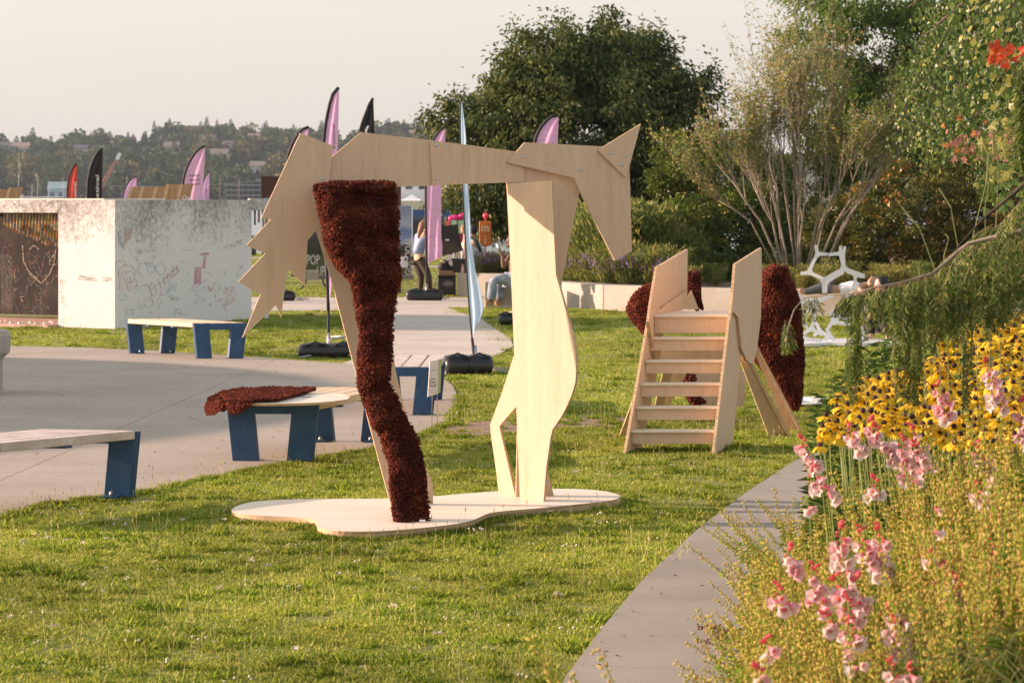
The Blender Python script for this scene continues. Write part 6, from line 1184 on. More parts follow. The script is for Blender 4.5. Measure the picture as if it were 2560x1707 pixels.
# person leaning over the tote behind the flag
Y = 52.9; P_ = lambda x, y, dy=0: tuple(A(x, y, Y + dy)); per = thing('person', 'person in a cream top leaning over the tote, mostly hidden by the pale blue flag', 'person', (A(1166, 690, Y).x, Y + .2, 0))
j = {'pelvis': (*P_(1172, 655, .6), .14, .12), 'chest': (*P_(1168, 612, .3), .15, .12), 'neck': (*P_(1164, 590, .2), .05), 'base': (*P_(1163, 584, .2), .045), 'shL': (*P_(1161, 606, .2), .055), 'elL': (*P_(1162, 632, .1), .042), 'wrL': (*P_(1154, 648, 0), .028), 'haL': (*P_(1150, 652, 0), .03), 'knL': (*P_(1168, 690, .6), .07), 'anL': (*P_(1168, 722, .7), .045), 'knR': (*P_(1176, 690, .8), .07), 'anR': (*P_(1177, 722, .9), .045)}
skin_body('body', j, [('pelvis', 'chest'), ('chest', 'neck'), ('neck', 'base'), ('chest', 'shL'), ('shL', 'elL'), ('elL', 'wrL'), ('wrL', 'haL'), ('pelvis', 'knL'), ('knL', 'anL'), ('pelvis', 'knR'), ('knR', 'anR')], SKL, per)
skin_body('top', {k: g_(k, 1.12) for k in ('pelvis', 'chest', 'shL')}, [('pelvis', 'chest'), ('chest', 'shL')], flat_mat('cream_top', (.66, .56, .46)), per); skin_body('trousers', {k: g_(k, 1.12) for k in ('pelvis', 'knL', 'anL', 'knR', 'anR')}, [('pelvis', 'knL'), ('knL', 'anL'), ('pelvis', 'knR'), ('knR', 'anR')], TR, per)
head(P_(1163, 575, .2), (-.7, -.3, -.5), SKL, HR, per, 'short', .095); MB().tube([P_(1156, 645, .0), P_(1155, 648, 0)], .033, n=10).build('wrist_watch', M['white'], per); fingers('fingers', P_(1150, 653, 0), (-.5, 0, -.8), (0, 1, 0), SKL, per)
# person lying on the wall behind the lattice
Y = 42.7; P_ = lambda x, y, dy=0: tuple(A(x, y, Y + dy)); per = thing('person', 'person lying back on the long wall behind the white lattice, white shirt and grey trousers', 'person', (A(2120, 738, Y).x, Y, .44))
j = {'pelvis': (*P_(2095, 729), .12, .12), 'waist': (*P_(2110, 725), .12, .11), 'chest': (*P_(2140, 718), .15, .13), 'neck': (*P_(2165, 712), .05), 'base': (*P_(2172, 711), .045), 'shL': (*P_(2150, 722, -.15), .055), 'elL': (*P_(2160, 736, -.25), .042), 'wrL': (*P_(2135, 738, -.3), .028), 'knL': (*P_(2050, 722, -.05), .075), 'anL': (*P_(2008, 731, -.08), .045), 'toL': (*P_(1996, 722, -.08), .035), 'knR': (*P_(2055, 717, .12), .075), 'anR': (*P_(2012, 731, .1), .045), 'toR': (*P_(2000, 722, .1), .035)}
skin_body('body', j, [('pelvis', 'waist'), ('waist', 'chest'), ('chest', 'neck'), ('neck', 'base'), ('chest', 'shL'), ('shL', 'elL'), ('elL', 'wrL'), ('pelvis', 'knL'), ('knL', 'anL'), ('anL', 'toL'), ('pelvis', 'knR'), ('knR', 'anR'), ('anR', 'toR')], SK, per)
skin_body('shirt', {k: g_(k, 1.12) for k in ('pelvis', 'waist', 'chest', 'shL')}, [('pelvis', 'waist'), ('waist', 'chest'), ('chest', 'shL')], M['white'], per); skin_body('trousers', {k: g_(k, 1.12) for k in ('pelvis', 'knL', 'anL', 'knR', 'anR')}, [('pelvis', 'knL'), ('knL', 'anL'), ('pelvis', 'knR'), ('knR', 'anR')], flat_mat('trouser_grey', (.10, .095, .10)), per); head(P_(2184, 708), (-.2, -.2, 1), SK, M['black'], per, 'short', .115)
# person sitting on the grass in black behind the cedar
Y = 35.6; P_ = lambda x, y, dy=0: tuple(A(x, y, Y + dy)); per = thing('person', 'person in black sitting low behind the drooping cedar fronds beside the lattice', 'person', (A(2190, 850, Y).x, Y, 0))
j = {'pelvis': (*P_(2215, 822), .15, .13), 'waist': (*P_(2216, 790), .13, .12), 'chest': (*P_(2212, 758), .16, .13), 'neck': (*P_(2206, 734), .055), 'base': (*P_(2204, 726), .05), 'shL': (*P_(2194, 755, -.1), .06), 'elL': (*P_(2180, 785, -.2), .045), 'wrL': (*P_(2170, 800, -.3), .03), 'shR': (*P_(2230, 755, .1), .06), 'elR': (*P_(2240, 790, .1), .045), 'wrR': (*P_(2225, 815, -.1), .03), 'knL': (*P_(2170, 790, -.2), .085), 'anL': (*P_(2178, 843, -.35), .05), 'toL': (*P_(2160, 850, -.45), .035), 'knR': (*P_(2205, 792, -.5), .085), 'anR': (*P_(2222, 843, -.6), .05), 'toR': (*P_(2224, 851, -.75), .035)}
skin_body('body', j, [('pelvis', 'waist'), ('waist', 'chest'), ('chest', 'neck'), ('neck', 'base'), ('chest', 'shL'), ('shL', 'elL'), ('elL', 'wrL'), ('chest', 'shR'), ('shR', 'elR'), ('elR', 'wrR'), ('pelvis', 'knL'), ('knL', 'anL'), ('anL', 'toL'), ('pelvis', 'knR'), ('knR', 'anR'), ('anR', 'toR')], SKL, per)
skin_body('top', {k: g_(k, 1.12) for k in ('pelvis', 'waist', 'chest', 'shL', 'elL', 'shR', 'elR')}, [('pelvis', 'waist'), ('waist', 'chest'), ('chest', 'shL'), ('shL', 'elL'), ('chest', 'shR'), ('shR', 'elR')], M['black'], per); skin_body('trousers', {k: g_(k, 1.12) for k in ('pelvis', 'knL', 'anL', 'knR', 'anR')}, [('pelvis', 'knL'), ('knL', 'anL'), ('pelvis', 'knR'), ('knR', 'anR')], M['black'], per); head(P_(2203, 714), (-.8, -.5, 0), SKL, M['black'], per, 'short', .105)
# ------------------------------------------------------------------ trees and shrubs
def crown_np(ells, nclump, per, R, L_, W_, droop, seed, shell=.62, up=.25, flat=.55, bias=None):
    """leaf clumps spread through a crown made of ellipsoids (centre, radii)"""
    rs = np.random.RandomState(seed); E_ = [(np.array(c, float), np.array(r, float)) for c, r in ells]; w = np.array([r[0] * r[2] + r[0] * r[1] for _, r in E_]); w = w / w.sum()
    ei = rs.choice(len(E_), nclump, p=w); c0 = np.array([E_[i][0] for i in ei]); rr = np.array([E_[i][1] for i in ei]); d = rnd_dirs(nclump, rs)
    u = shell + (1 - shell) * rs.rand(nclump, 1) ** .6; cc = c0 + d * rr * u; ks = (0.6 + .8 * rs.rand(nclump, 1)); out = norm(d + [[0, 0, up]] + rs.normal(size=(nclump, 3)) * .35)
    tw = np.repeat(out, per, 0); n = nclump * per; t = rs.rand(n, 1); off = rs.normal(size=(n, 3)) * [.42, .42, .42 * flat]; off *= (1 - .45 * t)
    C = np.repeat(cc, per, 0) + (tw * (t * 1.5 - .5) + off) * R * np.repeat(ks, per, 0)
    D = norm(tw * .5 + off * .9 + rs.normal(size=(n, 3)) * .4 + [[0, 0, -droop]]); U = rs.normal(size=(n, 3)) * .5 + [[0, 0, 1.]]
    tint = np.clip(np.repeat(rs.rand(nclump), per) * .45 + rs.rand(n) * .6, 0, 1)
    s = .7 + .6 * rs.rand(n, 1)
    return leaf_np(C, D, U, L_ * s, W_ * s, bend=.3, tint=tint), cc
def limbs(base, cc, nl, r0, seed, h1=None, name='limb', mat=None, parent=None, sag=.15):
    rs = random.Random(seed); base = Vector(base)
    for k in range(nl):
        tgt = Vector(cc[rs.randrange(len(cc))]); st = base + Vector((0, 0, rs.uniform(0, h1 or .1))); mid = st.lerp(tgt, .5) + Vector((rs.uniform(-.2, .2), rs.uniform(-.2, .2), sag * (tgt - st).length)); mb = MB()
        pts = [st, st.lerp(mid, .5), mid, mid.lerp(tgt, .5), tgt]; mb.tube(pts, [r0, r0 * .8, r0 * .55, r0 * .35, r0 * .12], n=6)
        for q in range(5):
            t2 = Vector(cc[rs.randrange(len(cc))])
            if (t2 - mid).length < 1.6 * (tgt - mid).length + .6: mb.tube([mid, mid.lerp(t2, .5) + Vector((0, 0, .08)), t2], [r0 * .4, r0 * .22, r0 * .07], n=4)
        mb.build(name, mat, parent)
def ellpx(lst, Y, dy=1.0): return [((A(x, y, Y + o).x, Y + o, A(x, y, Y + o).z), (rx * Y / FPX, rx * Y / FPX * dy * .8, ry * Y / FPX)) for x, y, rx, ry, o in lst]
def foliage(name, np3, mat, parent): o = link(name, np_mesh(name, np3[0], np3[1], tint=np3[2]), mat, parent); o['kind'] = 'stuff'; return o
# round tree behind the horse
t = thing('broadleaf_tree', 'big round dark green tree behind the neck and head of the horse', 'tree', (A(1475, 690, 56).x, 56, 0))
dkleaf = leaf_mat('tree_leaf_dark', [(0, (0.045, 0.068, 0.019)), (.5, (0.090, 0.128, 0.027)), (.8, (0.165, 0.195, 0.045)), (1, (0.300, 0.270, 0.075))], transl=.3, rough=.45, spec=.35)
E1 = ellpx([(1450, 330, 260, 215, 0), (1250, 400, 140, 165, -.5), (1660, 350, 125, 180, .3), (1500, 150, 135, 95, 0), (1380, 200, 120, 110, .2), (1560, 200, 130, 110, .5), (1200, 480, 85, 75, -.6), (1245, 535, 55, 40, -.6), (1400, 520, 130, 80, 0), (1650, 520, 110, 140, .5), (1150, 330, 55, 70, -.3), (1320, 300, 120, 120, .6), (1725, 300, 65, 110, .2)], 56)
v, cc = crown_np(E1, 640, 105, .38, .118, .056, .75, 3, shell=.66); foliage('crown', v, dkleaf, t)
v2, cc2 = crown_np([(c, (r[0] * 1.07, r[1] * 1.07, r[2] * 1.07)) for c, r in E1], 210, 60, .5, .11, .05, .3, 4, shell=.95, up=.8, flat=1.1); foliage('outer_sprays', v2, dkleaf, t)
tb = A(1475, 600, 56); MB().tube([(tb.x, 56, 0), (tb.x + .03, 56, .8), (tb.x - .05, 56, 1.6), (tb.x, 56, 2.6)], [.17, .13, .12, .08], n=10).build('trunk', M['bark'], t)
MB().tube([(tb.x + .35, 56.2, 0), (tb.x + .25, 56.1, .9), (tb.x + .1, 56, 1.9)], [.09, .08, .06], n=8).build('trunk', M['bark'], t)
limbs((tb.x, 56, 1.4), cc, 12, .09, 5, 1.2, 'limb', M['barkdark'], t)
# tall tree at the right, beyond
t = thing('tall_tree', 'tall bright green tree rising out of the top of the photo behind the thin-stemmed shrub', 'tree', (A(2330, 690, 62).x, 62, 0))
gleaf = leaf_mat('tree_leaf_green', [(0, (0.059, 0.110, 0.024)), (.5, (0.125, 0.218, 0.037)), (.85, (0.218, 0.319, 0.059)), (1, (0.403, 0.370, 0.101))], transl=.4, rough=.5)
E2 = ellpx([(2150, 110, 170, 150, 0), (2080, 250, 110, 120, 0), (2050, 60, 80, 110, .3), (2420, 120, 190, 200, .5), (2260, -60, 240, 130, .4), (2250, 300, 200, 150, .2), (2480, 330, 160, 160, .8), (2560, 50, 160, 220, 1)], 62)
v, cc = crown_np(E2, 560, 85, .42, .13, .055, .55, 13, shell=.55); foliage('crown', v, gleaf, t)
tb = A(2330, 600, 62); MB().tube([(tb.x, 62, 0), (tb.x + .1, 62, 2), (tb.x - .15, 62, 4), (tb.x + .2, 62, 6.5)], [.24, .2, .15, .08], n=10).build('trunk', M['barkdark'], t); limbs((tb.x, 61.6, 2.2), cc, 16, .10, 6, 2.6, 'limb', M['barkdark'], t, sag=.05)
# dark shrubs
shr = leaf_mat('shrub_leaf', [(0, (0.043, 0.070, 0.016)), (.5, (0.108, 0.166, 0.023)), (.85, (0.234, 0.293, 0.043)), (.95, (0.468, 0.332, 0.058)), (1, (0.585, 0.254, 0.058))], transl=.25, rough=.35, spec=.5)
shr2 = leaf_mat('shrub_leaf_autumn', [(0, (0.049, 0.066, 0.016)), (.5, (0.117, 0.146, 0.023)), (.78, (0.254, 0.234, 0.043)), (.9, (0.507, 0.254, 0.058)), (1, (0.663, 0.195, 0.058))], transl=.25, rough=.35, spec=.5)
for lab, e, Y, mat, seed, n in (('dense dark green shrub mass left of the thin-stemmed shrub, behind the stair', [(1730, 500, 95, 150, 0), (1700, 610, 120, 100, -1), (1850, 600, 140, 130, -.6), (1800, 450, 110, 110, .6), (1900, 520, 90, 120, .3), (1690, 400, 45, 70, .2), (1950, 640, 110, 80, -.4), (1680, 670, 110, 50, -2), (1830, 680, 120, 50, -2)], 52, shr, 21, 420),
                            ('dense dark shrub with rusty new leaves right of the thin-stemmed shrub', [(2230, 600, 200, 130, -.5), (2330, 510, 160, 130, 0), (2440, 470, 120, 110, .4), (2130, 620, 120, 100, -.6), (2420, 600, 170, 120, -.3), (2560, 560, 120, 140, 0), (2120, 690, 120, 50, -1.2), (2300, 690, 150, 60, -1.2), (2480, 680, 150, 70, -1.2)], 50, shr2, 22, 480),
                            ('shadowed evergreen shrub filling the gap behind the thin stems', [(2050, 520, 170, 130, 0), (2250, 420, 200, 110, 1), (2450, 380, 160, 110, 1), (2000, 620, 150, 90, 0), (2130, 610, 140, 90, 0)], 56, shr, 23, 480)):
    t = thing('evergreen_shrub', lab, 'shrub', (A(e[0][0], 690, Y).x, Y, 0), 'evergreen shrubs behind the long wall')
    E3 = ellpx(e, Y); v, cc = crown_np(E3, int(n * 1.3), 90, .22, .085, .040, -.15, seed, shell=.74, up=.6); foliage('crown', v, mat, t)
    limbs((A(e[0][0], 690, Y).x, Y, .1), cc, 8, .05, seed, .5, 'stem', M['barkdark'], t)
# thin-stemmed shrub
t = thing('multi_stem_shrub', 'tall airy shrub with many thin pale stems and sparse yellowing leaves', 'shrub', (A(2000, 700, 47).x, 47, .44))
rs_ = random.Random(9); lp = []; ld = []; twigs = MB(); sc_ = 47 / FPX
def grow(p, d, L_, r, lv, mb):
    pts = [p]; q = Vector(p); dd = Vector(d)
    for k in range(4): dd = (dd + Vector((rs_.uniform(-.12, .12), rs_.uniform(-.12, .12), rs_.uniform(-.01, .14)))).normalized(); q = q + dd * L_ / 4; pts.append(q.copy())
    mb.tube(pts, [r, r * .85, r * .7, r * .55, r * .35], n=5 if lv < 2 else 3, cap=False)
    if lv >= 2:
        for k in range(1, 5):
            for _ in range(2 if lv == 3 and rs_.random() < .75 else 1): lp.append(tuple(pts[k] + Vector((rs_.uniform(-.03, .03), rs_.uniform(-.03, .03), rs_.uniform(-.03, .03))))); ld.append((rs_.uniform(-1, 1), rs_.uniform(-1, 1), rs_.uniform(-.8, .5)))
    if lv < 3:
        for k in range(2, 5):
            for _ in range(2 if lv else 1 + (k > 2)):
                nd_ = (dd * 1.0 + Vector((rs_.uniform(-.6, .6), rs_.uniform(-.5, .5), rs_.uniform(-.05, .5)))).normalized(); grow(pts[k], nd_, L_ * rs_.uniform(.45, .75), r * .55, lv + 1, twigs)
for k in range(17):
    a = -1 + 2 * k / 16.0; bx = 1998 + 42 * a + rs_.uniform(-12, 12); b0 = A(bx, 700, 47 + rs_.uniform(-.3, .3)); b0.z = .44
    txp = 2010 + 265 * a + rs_.uniform(-65, 65); typ = 170 + 170 * abs(a) ** 1.5 + rs_.uniform(-70, 110); tg = A(txp, typ, 47 + rs_.uniform(-1, 1)); mid = A(lerp(bx, txp, .30), 555, b0.y); mb = MB()
    m2 = A(lerp(bx, txp, .62), lerp(555, typ, .42), b0.y); pts = [b0, b0.lerp(mid, .5) + Vector((rs_.uniform(-.04, .04), 0, 0)), mid, mid.lerp(m2, .5) + Vector((rs_.uniform(-.04, .04), 0, 0)), m2]; r = rs_.uniform(.017, .028); mb.tube(pts, [r, r * .9, r * .8, r * .68, r * .55], n=7); mb.build('stem', M['bark'], t)
    for q, rr_ in ((2, .5), (3, .5), (4, .6), (4, .6)): grow(pts[q], ((tg - pts[q]).normalized() + Vector((rs_.uniform(-.35, .35), rs_.uniform(-.3, .3), rs_.uniform(-.1, .2)))).normalized(), (tg - pts[q]).length * rs_.uniform(.5, .8), r * rr_, 1, twigs)
tw = twigs.build('twigs', M['bark'], t); tw['kind'] = 'stuff'
yl = leaf_mat('yellowing_leaf', [(0, (0.112, 0.168, 0.028)), (.5, (0.224, 0.302, 0.050)), (.8, (0.426, 0.403, 0.101)), (.93, (0.650, 0.470, 0.168)), (1, (0.560, 0.246, 0.090))], transl=.35, rough=.5)
lp = np.array(lp); ld = np.array(ld); r_ = np.random.RandomState(4)
v = leaf_np(lp, ld, r_.normal(size=lp.shape), .055 * (.6 + .7 * r_.rand(len(lp), 1)), .030, bend=.35, tint=r_.rand(len(lp))); foliage('leaves', v, yl, t)

# birch boughs hanging in at the top right
t = thing('birch_tree', 'leafy birch boughs with pale green oval leaves hanging in at the upper right', 'tree', (4.1, 17, 0))
bm_ = leaf_mat('birch_leaf', [(0, (0.04, 0.08, 0.015)), (.5, (0.10, 0.165, 0.03)), (.85, (0.20, 0.25, 0.06)), (1, (0.48, 0.42, 0.10))], transl=.45, rough=.4, spec=.4)
r_ = np.random.RandomState(8); rb = random.Random(8); br = MB(); C = []; D = []; near = []
reg_ = [(2235, 10), (2280, -40), (2620, -60), (2620, 420), (2560, 440), (2480, 400), (2400, 350), (2330, 400), (2260, 330), (2230, 200), (2300, 120)]
def in1(x, y): return bool(inpoly(np.array([[x, y]]), reg_)[0])
for k in range(175):
    x, y = rb.uniform(2200, 2600), rb.uniform(-60, 420)
    if not in1(x, y): continue
    Yd = rb.uniform(20, 27) if (x < 2400 or y > 170) else rb.uniform(13.5, 22); p = A(x + 30, y - 60, Yd); pts = [p]
    for q in range(6): p = p + Vector((rb.uniform(-.06, .03), rb.uniform(-.03, .03), rb.uniform(-.12, -.03))) ; pts.append(p)
    br.tube(pts, [.004] * 6 + [.002], n=3, cap=False)
    for q in pts:
        for _ in range(11): o3 = Vector((rb.gauss(0, .06), rb.gauss(0, .06), rb.gauss(0, .05))); C.append(tuple(q + o3)); D.append((rb.gauss(0, .5), rb.gauss(0, .4), -1 + rb.gauss(0, .4)))
br_o = br.build('twigs', M['barkdark'], t); br_o['kind'] = 'stuff'; C = np.array(C); D = np.array(D); n = len(C)
for k in range(5): a = A(2640, -200 + 90 * k, 19); b_ = A(2270 + 35 * k, 20 + 75 * k, 20 + k); MB().tube([a, a.lerp(b_, .5) + Vector((0, 0, .12)), b_], [.03, .018, .006], n=6).build('bough', M['barkdark'], t)
MB().tube([(4.6, 18, 0), (4.5, 18, 2.5), (4.55, 18, 5)], [.13, .11, .07], n=10).build('trunk', M['bark'], t)
def oval(C, D, U, L_, W_, tint):
    C = np.asarray(C, float); D = norm(np.asarray(D, float)); S = norm(np.cross(D, U)); N = np.cross(S, D); n = len(C); P = [C, C + D * L_ * .3 + S * W_ * .5, C + D * L_ * .62 + S * W_ * .42, C + D * L_ - N * L_ * .2, C + D * L_ * .62 - S * W_ * .42, C + D * L_ * .3 - S * W_ * .5]
    V = np.stack(P, 1).reshape(-1, 3); i = np.arange(n)[:, None] * 6; F = np.concatenate([i + np.array([[0, 1, 5]]), i + np.array([[1, 2, 4]]), i + np.array([[1, 4, 5]]), i + np.array([[2, 3, 4]])], 0); return V, F, np.repeat(tint, 6)
idx = np.argsort(C[:, 1])[:260]; msk = np.ones(n, bool); msk[idx] = False
v = oval(C[msk], D[msk], r_.normal(size=(msk.sum(), 3)), .044 * (.6 + .6 * r_.rand(msk.sum(), 1)), .028 * (.7 + .5 * r_.rand(msk.sum(), 1)), r_.rand(msk.sum()) ** 1.6); foliage('leaves', v, bm_, t)
lm = []
for k in range(4): v = oval([[0, 0, 0]], [[0, 0, -1]], np.array([[.2, 1, 0]]), .058, .040, np.array([k / 3.2])); me = np_mesh('leaf', v[0], v[1], tint=v[2]); me.materials.append(bm_); lm.append(me)
for k in idx: o = link('leaf', lm[k % 4], None, t, False); o.matrix_parent_inverse = world_of(t).inverted(); o.location = tuple(C[k]); o.rotation_euler = (rb.uniform(-.9, .9), rb.uniform(-.9, .9), rb.uniform(0, 6.3)); s = rb.uniform(.8, 1.25); s *= .8; o.scale = (s, s, s)
# vine maple: lobed leaves, red, pink and green
t = thing('vine_maple', 'lobed maple leaves turning red and pink at the right edge above the cedar', 'tree', (3.3, 14, 0))
def lobed(s):
    out = [(0, 0, 0)]; ang = [-2.2, -1.75, -1.35, -1.0, -.62, -.32, 0, .32, .62, 1.0, 1.35, 1.75, 2.2]; rad = [.35, .62, .38, .85, .45, .55, 1.0, .55, .45, .85, .38, .62, .35]
    return [(0, 0, -.1 * s)] + [(s * r * math.sin(a), .15 * s * (abs(a) * .3 + (1 - r) * .3), s * r * cos(a)) for a, r in zip(ang, rad)]
mcols = {'red': (.50, .065, .02), 'orange': (.48, .18, .06), 'pink': (.44, .20, .15), 'green': (.10, .16, .035), 'lime': (.26, .27, .07)}; mm = {}
for k, c in mcols.items():
    V = lobed(1.0); me = bpy.data.meshes.new('maple_leaf'); me.from_pydata(V, [], [(0, i, i + 1) for i in range(1, 13)]); a = me.attributes.new('tint', 'FLOAT', 'POINT'); a.data.foreach_set('value', [.5] * len(V)); me.materials.append(leaf_mat('maple_' + k, [(0, [x * .8 for x in c]), (1, [min(1, x * 1.2) for x in c])], transl=.4)); mm[k] = me
def mleaves(col, x0, x1, y0, y1, n, size, Y0=13.5, Y1=14.5):
    for k in range(n):
        o = link('leaf', mm[col], None, t, False); o.matrix_parent_inverse = world_of(t).inverted(); o.location = A(rb.uniform(x0, x1), rb.uniform(y0, y1), rb.uniform(Y0, Y1)); o.rotation_euler = (rb.uniform(-.9, .9), rb.uniform(1.8, 4.4), rb.uniform(-.8, .8)); s = size * rb.uniform(.7, 1.2); o.scale = (s, s, s)
mleaves('red', 2475, 2535, 108, 162, 46, .042); mleaves('red', 2545, 2570, 118, 160, 14, .042); mleaves('orange', 2478, 2530, 110, 160, 10, .035); mleaves('pink', 2375, 2425, 335, 400, 12, .034); mleaves('orange', 2350, 2560, 285, 390, 16, .032); mleaves('pink', 2430, 2550, 330, 400, 12, .034)
mleaves('lime', 2440, 2570, 300, 470, 34, .055); mleaves('green', 2450, 2580, 330, 520, 50, .06, 14, 15.2); mleaves('green', 2440, 2540, 400, 530, 16, .05)
for k in range(7): a, b_ = A(2620, 300 + 30 * k, 14.4), A(2450 + rb.uniform(-20, 60), 320 + 28 * k, 14.2); MB().tube([a, a.lerp(b_, .5) + Vector((0, 0, -.03)), b_], [.008, .005, .002], n=4).build('twig', M['barkdark'], t)
MB().tube([A(2640, 300, 14.5), A(2560, 190, 14.2), A(2500, 140, 14)], [.01, .007, .003], n=4).build('twig', M['barkdark'], t); MB().tube([(3.4, 14.6, 0), (3.3, 14.5, 1.6), (3.1, 14.5, 2.6)], [.05, .04, .02], n=8).build('trunk', M['barkdark'], t)

# weeping cedar
t = thing('weeping_cedar', 'weeping cedar branch reaching in from the right with hanging green fronds', 'tree', (2.9, 10, 0))
cm_ = leaf_mat('cedar_frond', [(0, (0.044, 0.079, 0.018)), (.5, (0.114, 0.185, 0.031)), (.85, (0.264, 0.316, 0.061)), (1, (0.527, 0.404, 0.140))], transl=.3, rough=.5)
rc = random.Random(17); C = []; D = []; LL = []; strands = MB(); nst = 0
def strand(p, dn, tilt=0.0, den=1.0, wid=1.0):
    """a drooping spray: thin axis with side leaflets pointing down and out"""
    global nst; nst += 1; n = max(5, int(dn / .011)); q = Vector(p); d = Vector((tilt, rc.uniform(-.2, .2), -.35 if tilt else -1)).normalized(); pts = [q.copy()]; w = rc.uniform(.022, .042) * wid; ax = rc.uniform(0, pi)
    for k in range(n):
        d = (d + Vector((rc.uniform(-.06, .06), rc.uniform(-.05, .05), -.10))).normalized(); q = q + d * dn / n
        if k % 3 == 0: pts.append(q.copy())
        env = sin(pi * min(1, (k + 1) / n * .93 + .07)) ** .6
        for sg in (-1, 1):
            for m_ in range(2):
                sd = Vector((cos(ax) * sg, sin(ax) * sg * .7, 0)) + Vector((rc.uniform(-.3, .3), rc.uniform(-.4, .4), 0)); o3 = sd * w * env * (m_ * .5) + Vector((0, 0, -w * env * m_ * .55)); C.append(tuple(q + o3)); D.append(tuple(sd * .75 + Vector((0, 0, -.8)))); LL.append(.013 + .013 * env)
    strands.tube(pts, [.0016] * len(pts), n=3, cap=False)
brn = [[(2640, 560), (2500, 590), (2420, 610), (2330, 685), (2250, 708), (2200, 716), (2130, 733), (2060, 737), (2010, 745), (1985, 775), (1970, 820), (1965, 868)], [(2640, 500), (2560, 575), (2480, 660), (2440, 700), (2400, 740)], [(2640, 380), (2540, 480), (2460, 545), (2400, 610), (2350, 680)], [(2640, 440), (2560, 520), (2500, 560)]]
for bi, b_ in enumerate(brn):
    Yb = 9.6 + .25 * bi; pts = [A(x, y, Yb + .1 * sin(i)) for i, (x, y) in enumerate(b_)]; n = len(pts); MB().tube(pts, [max(.0022, .011 * (1 - i / n) ** 1.8) for i in range(n)], n=6).build('bough', M['bark'] if bi == 0 else M['barkdark'], t)
def ymax(x): return float(np.interp(x, [1985, 2030, 2060, 2100, 2135, 2150, 2180, 2230, 2270, 2285, 2310, 2340, 2380, 2420, 2440, 2500, 2560], [790, 800, 830, 830, 990, 960, 820, 880, 890, 1010, 880, 830, 880, 1010, 850, 790, 770]))
def ytop(x): return float(np.interp(x, [1985, 2010, 2060, 2130, 2200, 2250, 2330, 2420, 2500, 2640], [775, 745, 737, 733, 716, 708, 685, 610, 590, 560]))
for k in range(190):
    x = rc.choice([rc.uniform(2120, 2330), rc.uniform(2150, 2400), rc.uniform(2120, 2330), rc.uniform(2200, 2560), rc.uniform(2240, 2600)]); yt = ytop(x); y1 = yt + (ymax(x) - yt) * rc.uniform(.3, 1.0) ** 1.4
    if x > 2330: yt += rc.uniform(0, 120)
    if 2140 < x < 2230 and rc.random() < .6: continue
    if x < 2125: continue
    Yd = 9.6 + rc.uniform(-.25, .3); p = A(x, yt, Yd); strand(p, max(.06, (y1 - yt) * Yd / FPX))
for k in range(230):
    x = rc.uniform(2380, 2620); y = rc.uniform(470, 720) if x > 2450 else rc.uniform(610, 760)
    if y < 560 + (2560 - x) * .75 - 60: continue
    p = A(x, y, 9.8 + rc.uniform(-.3, .5)); strand(p, rc.uniform(.12, .26), tilt=-rc.uniform(.5, 1.1), wid=1.3)
for k in range(6): x = rc.uniform(2000, 2130); strand(A(x, ytop(x), 9.6), rc.uniform(.03, .10))
for k in range(16): x = rc.uniform(2110, 2330); strand(A(x, ytop(x), 9.6), rc.uniform(.08, .13), tilt=-rc.uniform(.3, .9))
for (x, y, ln) in ((1972, 800, .12), (1968, 830, .06), (2135, 830, .26), (2150, 770, .28), (2260, 800, .3), (2285, 820, .28), (2420, 850, .25), (2560, 130, .3), (2545, 180, .35), (2570, 160, .4), (2556, 230, .3), (2575, 90, .5), (2590, 300, .5)): 
    for q in range(3): strand(A(x + rc.uniform(-10, 10), y, 9.6), ln)
C = np.array(C); D = np.array(D); n = len(C); r_ = np.random.RandomState(3)
foliage('fronds', leaf_np(C, D, r_.normal(size=(n, 3)), np.array(LL)[:, None], .0055, bend=.2, tint=np.clip(r_.rand(n) * .8 + .2 * np.sin(C[:, 0] * 23) ** 2, 0, 1)), cm_, t)
so_ = strands.build('frond_axes', flat_mat('frond_axis', (.22, .16, .07)), t); so_['kind'] = 'stuff'
MB().tube([(3.6, 10.4, 0), (3.3, 10.3, 1.2), (3.0, 10.2, 2.6), (2.9, 10.2, 3.6)], [.1, .08, .05, .02], n=8).build('trunk', M['barkdark'], t)

# ------------------------------------------------------------------ raised bed behind the long wall
BEDP = [(-3.2, 52.7)] + [(-1.0, 52.5), (0.3, 51.5), (0.45, 49.8), (0.95, 48.1), (1.9, 46.1), (2.9, 44.8), (4.4, 43.9), (6.3, 43.1), (9.6, 42.4), (13, 42.1), (22, 42.5), (24, 75), (6, 74), (-1.2, 58), (-3.0, 55)]
sheet('raised_bed', [p for p in BEDP if p[0] > .3] + [(1.5, 60)], .38, M['dirt'])
per_mat = leaf_mat('perennial', [(0, (0.068, 0.115, 0.027)), (.5, (0.162, 0.216, 0.047)), (.8, (0.351, 0.338, 0.081)), (.9, (0.486, 0.378, 0.135)), (.96, (0.270, 0.162, 0.405)), (1, (0.405, 0.270, 0.567))], transl=.4, rough=.6)
def bushlet(seed, n, h, R, lo, hi, L_, W_, purple=0.0):
    rs = np.random.RandomState(seed); a = rs.rand(n) * 2 * pi; r = R * np.sqrt(rs.rand(n)); z = h * rs.rand(n) ** .7; C = np.stack([np.cos(a) * r * (.4 + .8 * z / h), np.sin(a) * r * (.4 + .8 * z / h), z], 1); D = np.stack([np.cos(a) * .6, np.sin(a) * .6, 1 + 0 * a], 1) + rs.normal(size=(n, 3)) * .45
    t_ = lo + (hi - lo) * rs.rand(n); t_[(rs.rand(n) < purple) & (z > h * .6)] = 1.0; return leaf_np(C, D, rs.normal(size=(n, 3)), L_, W_, tint=t_)
PV = []
